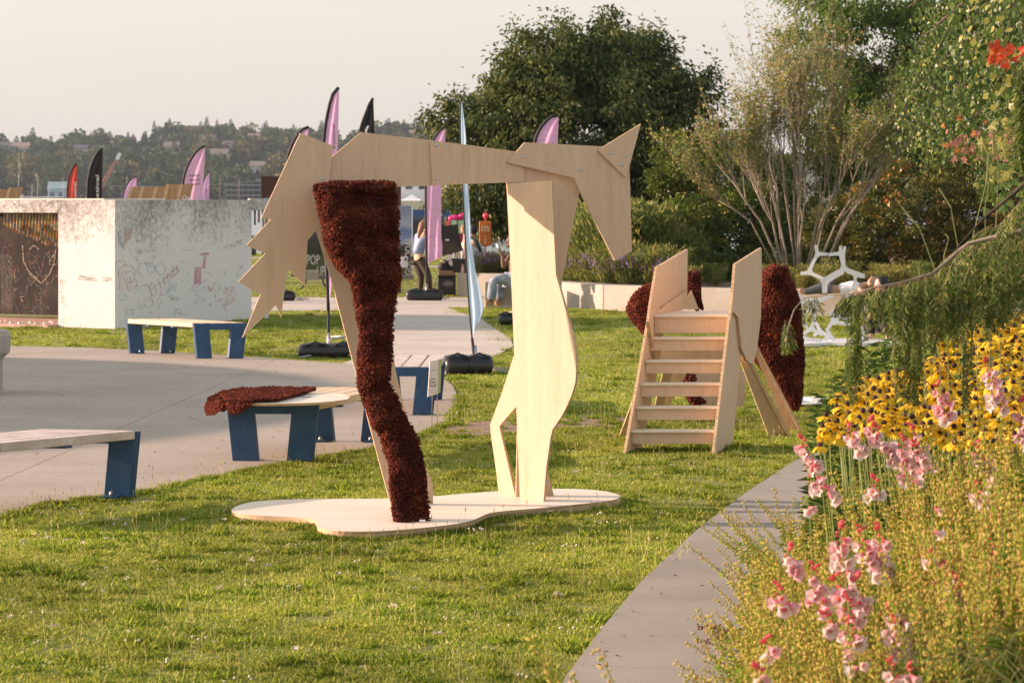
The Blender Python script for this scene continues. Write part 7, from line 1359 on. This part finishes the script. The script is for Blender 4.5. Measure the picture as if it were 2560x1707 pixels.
for k, (h, R, lo, hi, L_, W_, pu) in enumerate(((.55, .22, 0, .85, .10, .012, .30), (.5, .25, .2, .9, .09, .012, .22), (.75, .3, .3, .88, .10, .02, 0), (.4, .25, 0, .6, .08, .02, 0), (.8, .25, .1, .75, .08, .03, 0.0), (.6, .22, .55, .92, .16, .008, 0))):
    v = bushlet(90 + k, 420, h, R, lo, hi, L_, W_, pu); me = np_mesh(f'perennial_{k}', v[0], v[1], tint=v[2]); me.materials.append(per_mat); PV.append(me)
rs = np.random.RandomState(31); PP = []; SS = []; II = []
def bedfill(x0, x1, y0, y1, n, opts, s0, s1, z=.38, poly=None):
    p = np.stack([x0 + (x1 - x0) * rs.rand(n), y0 + (y1 - y0) * rs.rand(n)], 1)
    if poly is not None: p = p[inpoly(p, poly)]
    PP.append(np.column_stack([p, np.full(len(p), z)])); SS.append(s0 + (s1 - s0) * rs.rand(len(p))); II.append(rs.choice(opts, len(p)))
bedfill(0.3, 2.9, 45, 50.5, 420, [0, 1, 0, 1, 2], .7, 1.05, poly=BEDP); bedfill(.6, 3.4, 49, 52.5, 200, [2, 4, 4, 2, 3], .8, 1.25, poly=BEDP); bedfill(1.4, 2.6, 47.5, 51, 70, [4, 2, 2], 1.3, 1.9, poly=BEDP)
bedfill(3, 12, 43, 48, 130, [2, 3, 5, 4, 5], .2, .6, poly=BEDP); bedfill(4.2, 6.6, 43, 45, 34, [5, 5, 2], .4, .7, poly=BEDP); bedfill(-.75, .5, 51.8, 53.0, 90, [0, 1, 1, 0], .45, .85, z=.4)
PP = np.concatenate(PP); SS = np.concatenate(SS); II = np.concatenate(II)
scatter('garden_perennials', PV, PP, np.column_stack([np.zeros(len(PP)), np.zeros(len(PP)), rs.rand(len(PP)) * 6.3]), SS, II, label='lavender and yellow-green perennials growing above the long wall')
cone_m = flat_mat('cone_pink', (.45, .10, .16))
for k, (x, y) in enumerate(((1252, 596), (1261, 599), (1270, 592), (1232, 605), (1238, 600), (1243, 607), (1230, 611), (1265, 604), (1428, 570), (1440, 575))):
    c = A(x, y, 53.5); o = thing('pink_coneflower', 'small pink coneflower on a thin stem in the bed by the water', 'flower', (c.x, c.y, .4), 'pink coneflowers by the water'); MB().tube([(c.x, c.y, .4), tuple(c)], .004, n=3).build('stem', M['bark'], o)
    MB().add([c + Vector((.035 * cos(a), .035 * sin(a), -.012)) for a in np.linspace(0, 2 * pi, 9)[:-1]] + [c], [(i, (i + 1) % 8, 8) for i in range(8)]).build('petals', cone_m, o); MB().ball(c, .014, 6, 4).build('cone', flat_mat('cone_brown', (.2, .07, .04)), o)
# unseen disc added beyond the left edge to cast the plaza's round shade
t = thing('round_shade_caster', 'round flat disc on a column, added out of view west of the plaza to shade it', 'shade caster', (-23.4, 26.8, 0)); sc2 = Vector((-23.4, 26.8, 0))
lathe('shade_disc', [(0.3, 3.86), (7.0, 3.95), (7.05, 4.0), (7.0, 4.06), (0.01, 4.25)], sc2, M['wallc'], t, 64); lathe('column', [(.45, 0), (.40, .3), (.36, 3.0), (.6, 3.87)], sc2, M['wallc'], t, 24)
# ------------------------------------------------------------------ flower bed in the foreground
XE = [(5.0, .74), (7, .84), (8.5, .96), (10, 1.12), (11.9, 1.24), (14, 1.52), (16.1, 1.89), (18.2, 2.43), (20, 3.1), (23, 4.2)]
def xe(y): return float(np.interp(y, [a for a, _ in XE], [b for _, b in XE]))
def bz(x, y): t_ = min(max((x - xe(y)) / 1.1, 0), 1); return .02 + .42 * (t_ * t_ * (3 - 2 * t_)) * (1 if y < 15 else max(0, 1 - (y - 15) / 5))
P = [[(xe(y) + d, y, bz(xe(y) + d, y) + .015 * sin(17 * d + 5 * y)) for d in list(np.linspace(0, 1.3, 12)) + [2, 3.5, 6]] for y in np.linspace(4.6, 20, 40)]
o = link('planting_bed', grid_mesh('planting_bed', P), M['dirt']); o['kind'] = 'structure'
def vx(px, Y): return (px - CXP) * Y / FPX
sm_ = leaf_mat('penstemon_green', [(0, (0.09, 0.18, 0.02)), (.25, (0.19, 0.33, 0.035)), (.45, (0.38, 0.48, 0.06)), (.55, (0.50, 0.49, 0.08)), (.75, (0.68, 0.56, 0.15)), (.92, (0.68, 0.44, 0.15)), (1, (0.32, 0.16, 0.08))], transl=.42, rough=.55)
def seedstem(seed, H=.66):
    rs = np.random.RandomState(seed); parts = []; b1, b2 = rs.normal(size=2) * .05; f = lambda z: np.array([b1 * (z / H) ** 2, b2 * (z / H) ** 2, z])
    parts.append(quad3([tuple(f(z)) for z in np.linspace(0, H, 6)], .0036, .0018, 4, .44)); C = []; D = []; T = []; S = []
    for z in np.arange(H * (.46 + .14 * rs.rand()), H, .019):
        for k in range(5): a = rs.rand() * 2 * pi; out = np.array([cos(a), sin(a), .9]); c = f(z) + out * (.005 + .017 * rs.rand() * (1.3 - z / H)); C.append(c); D.append(out * [.6, .6, 1.3] + rs.normal(size=3) * .4); T.append(.48 + .52 * rs.rand() ** 1.2); S.append(.0125 * (.7 + .6 * rs.rand()))
    C, D, T, S = np.array(C), norm(np.array(D)), np.array(T), np.array(S)[:, None]; A_ = norm(np.cross(D, rs.normal(size=C.shape))); B_ = np.cross(D, A_); n = len(C)
    V = np.stack([C, C + D * S * .4 + A_ * S * .26, C + D * S * .4 + B_ * S * .26, C + D * S * .4 - A_ * S * .26, C + D * S * .4 - B_ * S * .26, C + D * S * 1.15], 1).reshape(-1, 3); i = np.arange(n)[:, None] * 6
    F = np.concatenate([i + np.array([[0, 2, 1]]), i + np.array([[0, 3, 2]]), i + np.array([[0, 4, 3]]), i + np.array([[0, 1, 4]]), i + np.array([[5, 1, 2]]), i + np.array([[5, 2, 3]]), i + np.array([[5, 3, 4]]), i + np.array([[5, 4, 1]])], 0); parts.append((V, F, np.repeat(T, 6)))
    m = 60; z = rs.rand(m) * H * .8; a = rs.rand(m) * 2 * pi; C2 = np.array([f(q) for q in z]); D2 = np.stack([np.cos(a), np.sin(a), .5 + .5 * rs.rand(m)], 1); parts.append(leaf_np(C2, D2, np.array([[0, 0, 1.]]) + rs.normal(size=(m, 3)) * .2, (.075 * (1.15 - z / H))[:, None], .0095, bend=.35, tint=rs.rand(m) * .48))
    return join_np(parts)
SV = []
for k in range(7): v = seedstem(300 + k, .60 + .03 * k); me = np_mesh(f'seedstem_{k}', *v[:2], tint=v[2]); me.materials.append(sm_); SV.append(me)
for k in range(3):
    rs = np.random.RandomState(330 + k); parts = []
    for q in range(8):
        hx, hy = rs.normal(size=2) * .05; H = .26 + .2 * rs.rand(); parts.append(quad3([(hx, hy, 0), (hx * 1.5, hy * 1.5, H)], .0026, .0014, 4, .3)); m = 40; z = rs.rand(m) * H; a = rs.rand(m) * 2 * pi
        parts.append(leaf_np(np.stack([hx * (1 + z / H * .5), hy * (1 + z / H * .5), z], 1), np.stack([np.cos(a), np.sin(a), .4 + .5 * rs.rand(m)], 1), np.array([[0, 0, 1.]]) + rs.normal(size=(m, 3)) * .2, .055, .0075, bend=.4, tint=.1 + rs.rand(m) * .42))
    v = join_np(parts); me = np_mesh(f'leafy_{k}', *v[:2], tint=v[2]); me.materials.append(sm_); SV.append(me)
rs = np.random.RandomState(71); PP = []; RR = []; SS = []; II = []
def plant(n, y0, y1, opts, s0, s1, lean, pxmax=2640, inset=0.0, xmax=None):
    for _ in range(n):
        Y = y0 + (y1 - y0) * rs.rand(); x0 = xe(Y) + inset; x1 = min(vx(pxmax, Y), xmax or 99)
        if x1 <= x0: continue
        x = x0 + (x1 - x0) * rs.rand(); edge = max(0, 1 - (x - x0) / .45); PP.append((x, Y, bz(x, Y) - .01)); RR.append((rs.normal() * .16, -(edge * lean * (.5 + .7 * rs.rand())) + rs.normal() * .2, rs.rand() * 6.3 if edge < .3 else 0)); SS.append((s0 + (s1 - s0) * rs.rand()) * (1 - .18 * edge)); II.append(rs.choice(opts))
plant(1350, 6.9, 9.2, [0, 1, 2, 3, 4, 5, 6], .78, 1.16, .52); plant(700, 9.2, 10.9, [0, 1, 2, 3, 4, 5, 6], .62, .95, .55); plant(420, 6.4, 10.5, [7, 8, 9], .6, 1.0, .5); plant(160, 10.8, 12.5, [0, 1, 2, 3, 4, 5, 6, 7, 8, 9], .45, .7, .5); plant(150, 9.8, 13.0, [0, 1, 2, 3, 4, 5, 6], .75, 1.05, .8, xmax=1.8); plant(260, 7.0, 10.5, [7, 8, 9], .9, 1.3, .4); plant(260, 10.6, 14.5, [7, 8, 9], .9, 1.3, .2, inset=.3)
for px_, Y_, ln_, s_ in ((1800, 6.9, -.75, 1.2), (1765, 7.0, -.6, 1.15), (1700, 6.7, -.45, 1.1), (1850, 7.0, -.6, 1.15)): PP.append((vx(px_, Y_), Y_, .05)); RR.append((0, ln_, 0)); SS.append(s_); II.append(int(px_) % 7)
scatter('penstemon_seedheads', SV, np.array(PP), np.array(RR), np.array(SS), np.array(II), label='mass of faded penstemon stems with yellow-brown seed capsules and green leaves')
# fine arching grass at the right edge, dry grass stalks higher up
gm = leaf_mat('fine_grass', [(0, (0.16, 0.22, 0.06)), (1, (0.42, 0.42, 0.18))], transl=.4); parts = []
rs = np.random.RandomState(5)
for k in range(150):
    Y = 6.6 + 1.3 * rs.rand(); x = vx(2620 + 60 * rs.rand(), Y); z0 = .45; dx = -.10 - .32 * rs.rand(); h = .18 + .32 * rs.rand(); pts = [(x + dx * t_, Y - .1 * t_, z0 + h * (1.9 * t_ - 1.15 * t_ * t_)) for t_ in np.linspace(0, 1.25, 7)]; parts.append(quad3(pts, .0017, .0006, 3, rs.rand()))
for (x0, y0, x1, y1) in ((2462, 520, 2478, 320), (2490, 560, 2480, 330), (2430, 600, 2470, 380), (2340, 680, 2250, 515), (2395, 620, 2345, 470), (2360, 640, 2360, 585), (2300, 700, 2275, 650), (2230, 820, 2225, 900), (2160, 900, 2205, 860), (2310, 870, 2330, 800), (2470, 690, 2462, 600)):
    Yg = 10.8; a, b_ = A(x0, y0, Yg), A(x1, y1, Yg); m_ = a.lerp(b_, .6) + Vector((.02, 0, .02)); g0 = Vector((a.x + .05, Yg, .4)); parts.append(quad3([tuple(g0), tuple(a), tuple(m_), tuple(b_)], .003, .0012, 4, .9)); parts.append(quad3([tuple(m_), tuple(b_ + Vector((.005, 0, 0)))], .0045, .002, 4, 1.0))
v = join_np(parts); o = link('ornamental_grass', np_mesh('ornamental_grass', *v[:2], tint=v[2]), gm); props(o, 'fine arching pale grass and dry stalks at the right edge', kind='stuff')
# ---- penstemon spikes in flower
pm_ = leaf_mat('penstemon_petal', [(0, (.72, .13, .13)), (.35, (.80, .24, .30)), (.6, (.86, .52, .56)), (.8, (.88, .74, .74)), (1, (.9, .86, .78))], transl=.5, rough=.6)
def floret(seed, pale):
    rs = np.random.RandomState(seed); n = 10; V = []; T = []
    rings = [(0, .0035, .05), (.008, .006, .1), (.018, .0095, .3), (.026, .0125, .45), (.030, .0135, .55)]
    for y, r, t_ in rings:
        for k in range(n): a = 2 * pi * k / n; V.append((r * cos(a), -y, r * sin(a) * .92)); T.append(t_ + pale)
    for k in range(n): a = 2 * pi * k / n; lob = .0225 if k % 2 == 0 else .0150; V.append((lob * cos(a), -.033 - (.002 if k % 2 else -.001), lob * sin(a))); T.append((.35 if k % 2 == 0 else .5) + pale)
    for k in range(n): a = 2 * pi * k / n; V.append((.008 * cos(a), -.014, .008 * sin(a))); T.append(1.0)
    F = [(i * n + k, i * n + (k + 1) % n, (i + 1) * n + (k + 1) % n, (i + 1) * n + k) for i in range(5) for k in range(n)]; b = 5 * n; inn = 6 * n
    ring2 = [];  # throat: paler inner wall
    for k in range(n): a = 2 * pi * k / n; V.append((.0115 * cos(a), -.0305, .0115 * sin(a))); T.append(.95)
    F += [(7 * n + k, 7 * n + (k + 1) % n, inn + (k + 1) % n, inn + k) for k in range(n)]; V = np.array(V) * (.9 + .1 * rs.rand())
    me = np_mesh('floret', V, np.array(F), True, np.clip(T, 0, 1)); me.materials.append(pm_); return me
FL = [floret(k, p) for k, p in enumerate((.08, .24, .38))]
bud = np_mesh('bud', *[np.array(q) for q in (lambda b: (b.v and [tuple(x) for x in b.v], b.f[:48]))(MB().tube([(0, 0, 0), (0, -.006, 0), (0, -.014, 0), (0, -.019, 0)], [.002, .0045, .0045, .001], n=6, cap=False))], smooth=True, tint=np.full(24, .12)); bud.materials.append(pm_)
stem_m = flat_mat('flower_stem', (.16, .21, .035)); spk = random.Random(5)
SPL = {0: 'leftmost upper pink penstemon spike, beside the single low daisy', 4: 'tall double pink penstemon spike below the left end of the daisies', 6: 'dense pink penstemon spike in the middle of the upper group', 9: 'pink penstemon spike standing among the yellow daisies, left one', 10: 'pink penstemon spike standing among the yellow daisies, right one', 11: 'pink penstemon spike at the right edge beside the daisies', 17: 'left spike of the pink trio in the middle of the bed', 18: 'middle spike of the pink trio in the middle of the bed', 19: 'right spike of the pink trio in the middle of the bed', 20: 'deep pink penstemon spike nearest the garden path', 26: 'longest pink penstemon spike low in the right of the bed', 27: 'pink spike just right of the longest low one', 28: 'upper half of the pink spike pair at the far right of the bed', 29: 'lower of the pink spike pair at the far right of the bed', 31: 'pink penstemon spike at the bottom centre of the bed', 36: 'lowest pink penstemon spike, cut by the bottom of the photo'}
SPK = [(2008, 1106, 2050, 1172), (2030, 1182, 2069, 1238), (2119, 1072, 2148, 1131), (2173, 1059, 2215, 1120), (2190, 1075, 2227, 1153), (2276, 1077, 2303, 1153), (2254, 1104, 2276, 1207), (2290, 1120, 2320, 1175), (2190, 1207, 2186, 1243), (2344, 970, 2367, 1046), (2468, 911, 2499, 1018), (2549, 1009, 2556, 1122),
       (2439, 1122, 2475, 1176), (2486, 1192, 2492, 1206), (2439, 1221, 2470, 1262), (2332, 1262, 2330, 1276), (2326, 1320, 2334, 1334), (2096, 1325, 2114, 1442), (2150, 1334, 2182, 1428), (2198, 1329, 2208, 1442), (2036, 1428, 2051, 1522), (2087, 1455, 2110, 1491), (2137, 1455, 2150, 1510), (2119, 1508, 2126, 1552), (2318, 1396, 2346, 1402),
       (2366, 1425, 2376, 1500), (2385, 1450, 2392, 1600), (2415, 1470, 2425, 1586), (2479, 1370, 2482, 1460), (2470, 1450, 2486, 1535), (2214, 1528, 2230, 1580), (2232, 1560, 2254, 1645), (2247, 1535, 2252, 1556), (2119, 1565, 2140, 1606), (2105, 1618, 2108, 1634), (2148, 1652, 2152, 1672), (2228, 1668, 2240, 1715), (1947, 1478, 1962, 1518), (1970, 1379, 1976, 1430), (2016, 1262, 2024, 1278), (1914, 1612, 1922, 1640), (1896, 1682, 1904, 1710), (2270, 1680, 2285, 1712), (2062, 1545, 2080, 1580)]
for i, (x0, y0, x1, y1) in enumerate(SPK):
    Y = float(np.interp(y0, [900, 1100, 1400, 1700], [10.2, 9.0, 7.6, 6.9])); a, b_ = A(x0, y0, Y), A(x1, y1, Y); foot = Vector((b_.x + (b_.x - a.x) * 1.2 + .03, Y + .05, bz(b_.x, Y) - .02)); t = thing('penstemon', 'pink penstemon spike among the yellow-brown seed heads', 'flower', foot, 'pink penstemon spikes in the flower bed')
    if i in SPL: t['label'] = SPL[i]
    MB().tube([foot, foot.lerp(b_, .6) + Vector((.01, 0, 0)), b_, a + Vector((0, 0, .02))], [.0035, .003, .0024, .0012], n=5).build('stem', stem_m, t)
    n = max(1, int((b_ - a).length / .0100)) + (1 if (b_ - a).length > .03 else 0)
    for k in range(n):
        u = (k + .5) / n; c = a.lerp(b_, u); az = spk.uniform(-1.15, 1.15) + (pi if spk.random() < .12 else 0); o = link('floret', FL[min(2, int(spk.random() * 3 * (.5 + u)))] if u > .12 or n < 3 else bud, None, t, False); o.matrix_parent_inverse = world_of(t).inverted()
        o.location = c + Vector((math.sin(az) * .008, -cos(az) * .008, 0)); s = spk.uniform(.95, 1.25) * (.75 + .35 * u); o.scale = (s, s, s); o.rotation_euler = (spk.uniform(.1, .55), spk.uniform(-.2, .2), az)
    if n > 3:
        for k in range(3): o = link('bud', bud, None, t, False); o.matrix_parent_inverse = world_of(t).inverted(); az = spk.uniform(-1.5, 1.5); o.location = a + Vector((0, 0, .005 + .008 * k)); o.rotation_euler = (-.5, 0, az); o.scale = (1.2, 1.2, 1.2)
# ---- black-eyed susans
pet = leaf_mat('susan_petal', [(0, (.80, .44, .012)), (.5, (.86, .56, .02)), (1, (.90, .66, .06))], transl=.35, rough=.55); cone = flat_mat('susan_cone', (.045, .015, .01), rough=.8); RV = []
for k in range(6):
    rs = np.random.RandomState(500 + k); V = []; F = []; T = []; n = 12 + k % 3
    for q in range(n):
        a = 2 * pi * q / n + rs.normal() * .08; L_ = .034 * (.85 + .25 * rs.rand()); dr = (.25 + .55 * rs.rand()) * (1.2 if k % 2 else .8); w = .0062; d = np.array([cos(a), sin(a), 0]); s = np.array([-sin(a), cos(a), 0]); b = len(V)
        for (f_, wf, zz_) in ((.12, .55, 0), (.5, 1, -.15), (.85, .8, -.62), (1.0, .2, -1.0)): c = d * L_ * f_ * (1 - .25 * dr * f_) + np.array([0, 0, zz_ * L_ * dr * .8]); V += [c + s * w * wf, c - s * w * wf]; T += [.3 + .7 * f_ * rs.rand()] * 2
        F += [(b + 2 * j, b + 2 * j + 1, b + 2 * j + 3, b + 2 * j + 2) for j in range(3)]
    me = np_mesh('petals', np.array(V), np.array(F), False, T); me.materials.append(pet); RV.append(me)
cme = MB().ball((0, 0, .004), (.0085, .0085, .010), 10, 7).mesh('cone'); cme.materials.append(cone)
rgn = [(2052, 1095), (2060, 1040), (2090, 1010), (2120, 965), (2170, 940), (2240, 925), (2330, 905), (2380, 855), (2440, 815), (2520, 785), (2620, 770), (2620, 1100), (2500, 1120), (2400, 1110), (2300, 1095), (2200, 1080), (2130, 1100)]
hand = [(2092, 997), (2055, 1085), (2065, 1040), (2125, 1035), (2155, 962), (2170, 946), (2182, 975), (2220, 935), (2260, 940), (2212, 962), (2145, 1016), (2268, 958), (2317, 960), (2320, 1000), (2200, 1010), (2230, 1040), (2360, 862), (2362, 890), (2450, 855), (2475, 852), (2423, 838), (2050, 1116)]
pts = list(hand); rd = random.Random(77)
for _ in range(6000):
    if len(pts) > 300: break
    x, y = rd.uniform(2050, 2600), rd.uniform(770, 1110); mn = 13.5 + (y - 780) / 330 * 5
    if inpoly(np.array([[x, y]]), rgn)[0] and all((x - a) ** 2 + ((y - b_) * 1.25) ** 2 > mn * mn for a, b_ in pts): pts.append((x, y))
for i, (x, y) in enumerate(pts):
    Y = float(np.interp(y, [780, 950, 1110], [13.6, 11.4, 9.9])) + rd.uniform(-.25, .25); c = A(x, y, Y); t = thing('black_eyed_susan', 'golden yellow daisy with a dark brown cone in the crowded patch under the cedar' if i else 'golden daisy set apart at the left, just above the grass', 'flower', c, 'yellow daisies under the cedar')
    t.rotation_euler = (rd.gauss(.25, .3), rd.gauss(0, .3), rd.uniform(0, 6.3)) ; s = rd.uniform(1.15, 1.5); t.scale = (s, s, s)
    link('petals', RV[i % 6], None, t, False); link('seed_cone', cme, None, t, False); R = world_of(t).inverted()
    g_ = Vector((c.x + rd.uniform(.0, .12), c.y + .03, min(bz(c.x, c.y), c.z - .25))); o = MB().tube([R @ q for q in (g_, g_.lerp(c, .6) + Vector((.01, 0, .02)), c - Vector((0, 0, .006)))], [.0022 / s, .002 / s, .0018 / s], n=4).build('stem', stem_m, t, scene_space=False)
lfm = leaf_mat('susan_leaf', [(0, (0.045, 0.090, 0.018)), (.6, (0.120, 0.195, 0.030)), (1, (0.240, 0.300, 0.060))], transl=.35, rough=.5); rs = np.random.RandomState(9); n = 9000; Yv = 9.8 + 5 * rs.rand(n); X0 = np.array([xe(y) + .12 for y in Yv]); X1 = (2640 - CXP) * Yv / FPX; Xv = X0 + (X1 - X0) * rs.rand(n); gz = np.array([bz(a, b_) for a, b_ in zip(Xv, Yv)])
top = np.interp(Yv, [9.9, 11.4, 13.6], [.74, .96, 1.18]) - np.clip((X0 + .35 - Xv), 0, .4) * .9; zz_ = gz + (top - gz) * rs.rand(n) ** .8; a = rs.rand(n) * 2 * pi
foliage('susan_foliage', leaf_np(np.stack([Xv, Yv, zz_], 1), np.stack([np.cos(a), np.sin(a), .3 + .6 * rs.rand(n)], 1), np.array([[0, 0, 1.]]) + rs.normal(size=(n, 3)) * .3, .085, .022, bend=.35, tint=rs.rand(n)), lfm, None)['label'] = 'green leaves under the yellow daisies'
# dry twigs with dead seed heads and fallen petals on the garden path
t = thing('dead_twig', 'dry brown twig with dead seed heads lying on the garden path', 'twig', G(1830, 1610)); tm = flat_mat('dead_brown', (.13, .06, .035))
for k in range(9):
    a = G(1850, 1600, .05); d = Vector((-spk.uniform(.05, .2), spk.uniform(-.25, .25), spk.uniform(.0, .1))); mb = MB().tube([a, a + d * .5 + Vector((0, 0, .02)), a + d], [.003, .002, .001], n=4)
    for q in range(14): c = a + d * spk.uniform(.3, 1) + Vector((spk.gauss(0, .015), spk.gauss(0, .03), spk.gauss(.005, .008))); mb.ball(c, (.006, .004, .005), 5, 3)
    mb.build('twig_spray', tm, t)
pf = flat_mat('fallen_petal', (.66, .48, .50))
for k, (x, y) in enumerate(((1765, 1624), (1772, 1628), (1810, 1619), (1818, 1621), (1880, 1638), (1790, 1634))):
    c = G(x, y, .036); a = k * 1.3; props(MB().add([c + Vector((cos(a) * .018, sin(a) * .018, .003)), c + Vector((-sin(a) * .008, cos(a) * .008, .006)), c - Vector((cos(a) * .018, sin(a) * .018, -.002)), c + Vector((sin(a) * .008, -cos(a) * .008, .003))], [(0, 1, 2, 3)]).build('fallen_petal', pf), 'pale pink petal fallen on the garden path by the dead twig', 'petal', 'fallen petals on the garden path')

# small dry leaves and bark bits scattered on the paving
r_ = np.random.RandomState(12); n = 150; px_ = r_.rand(n) * 1150; py_ = 880 + r_.rand(n) * 330; q = np.array([[G(a, b_).x, G(a, b_).y] for a, b_ in zip(px_, py_)]); q = q[inpoly(q, PLAZA)]; q2 = np.array([[G(a, b_).x, G(a, b_).y] for a, b_ in zip(1420 + r_.rand(60) * 520, 1200 + r_.rand(60) * 500)]); q2 = q2[inpoly(q2, FORE)]
q = np.concatenate([np.column_stack([q, np.full(len(q), .019)]), np.column_stack([q2, np.full(len(q2), .035)])]); a = r_.rand(len(q)) * 6.3
v = leaf_np(q, np.stack([np.cos(a), np.sin(a), .15 + 0 * a], 1), np.array([[0, 0, 1.]]) + 0 * q, .010 + .02 * r_.rand(len(q), 1), .009, bend=.3, tint=r_.rand(len(q)))
o = link('leaf_litter', np_mesh('leaf_litter', v[0], v[1], tint=v[2]), leaf_mat('litter', [(0, (.03, .02, .012)), (1, (.16, .10, .05))], transl=.05)); props(o, 'small dry leaves and crumbs scattered over the paving', kind='stuff')
# ------------------------------------------------------------------ evening haze
hz = MB().box((0, 700, 32.0), (1700, 1720, 67.0)).build('haze', None); hm = bpy.data.materials.new('haze'); hm.use_nodes = True; hn = hm.node_tree
hn.nodes.remove(hn.nodes['Principled BSDF']); pv = hn.nodes.new('ShaderNodeVolumePrincipled'); pv.inputs['Color'].default_value = (0.72, 0.86, 1.0, 1); pv.inputs['Density'].default_value = HAZE; pv.inputs['Anisotropy'].default_value = 0.3
hn.links.new(pv.outputs[0], hn.nodes['Material Output'].inputs['Volume']); hz.data.materials.append(hm); hz['kind'] = 'stuff'; hz['label'] = 'thin warm evening haze over the lake'
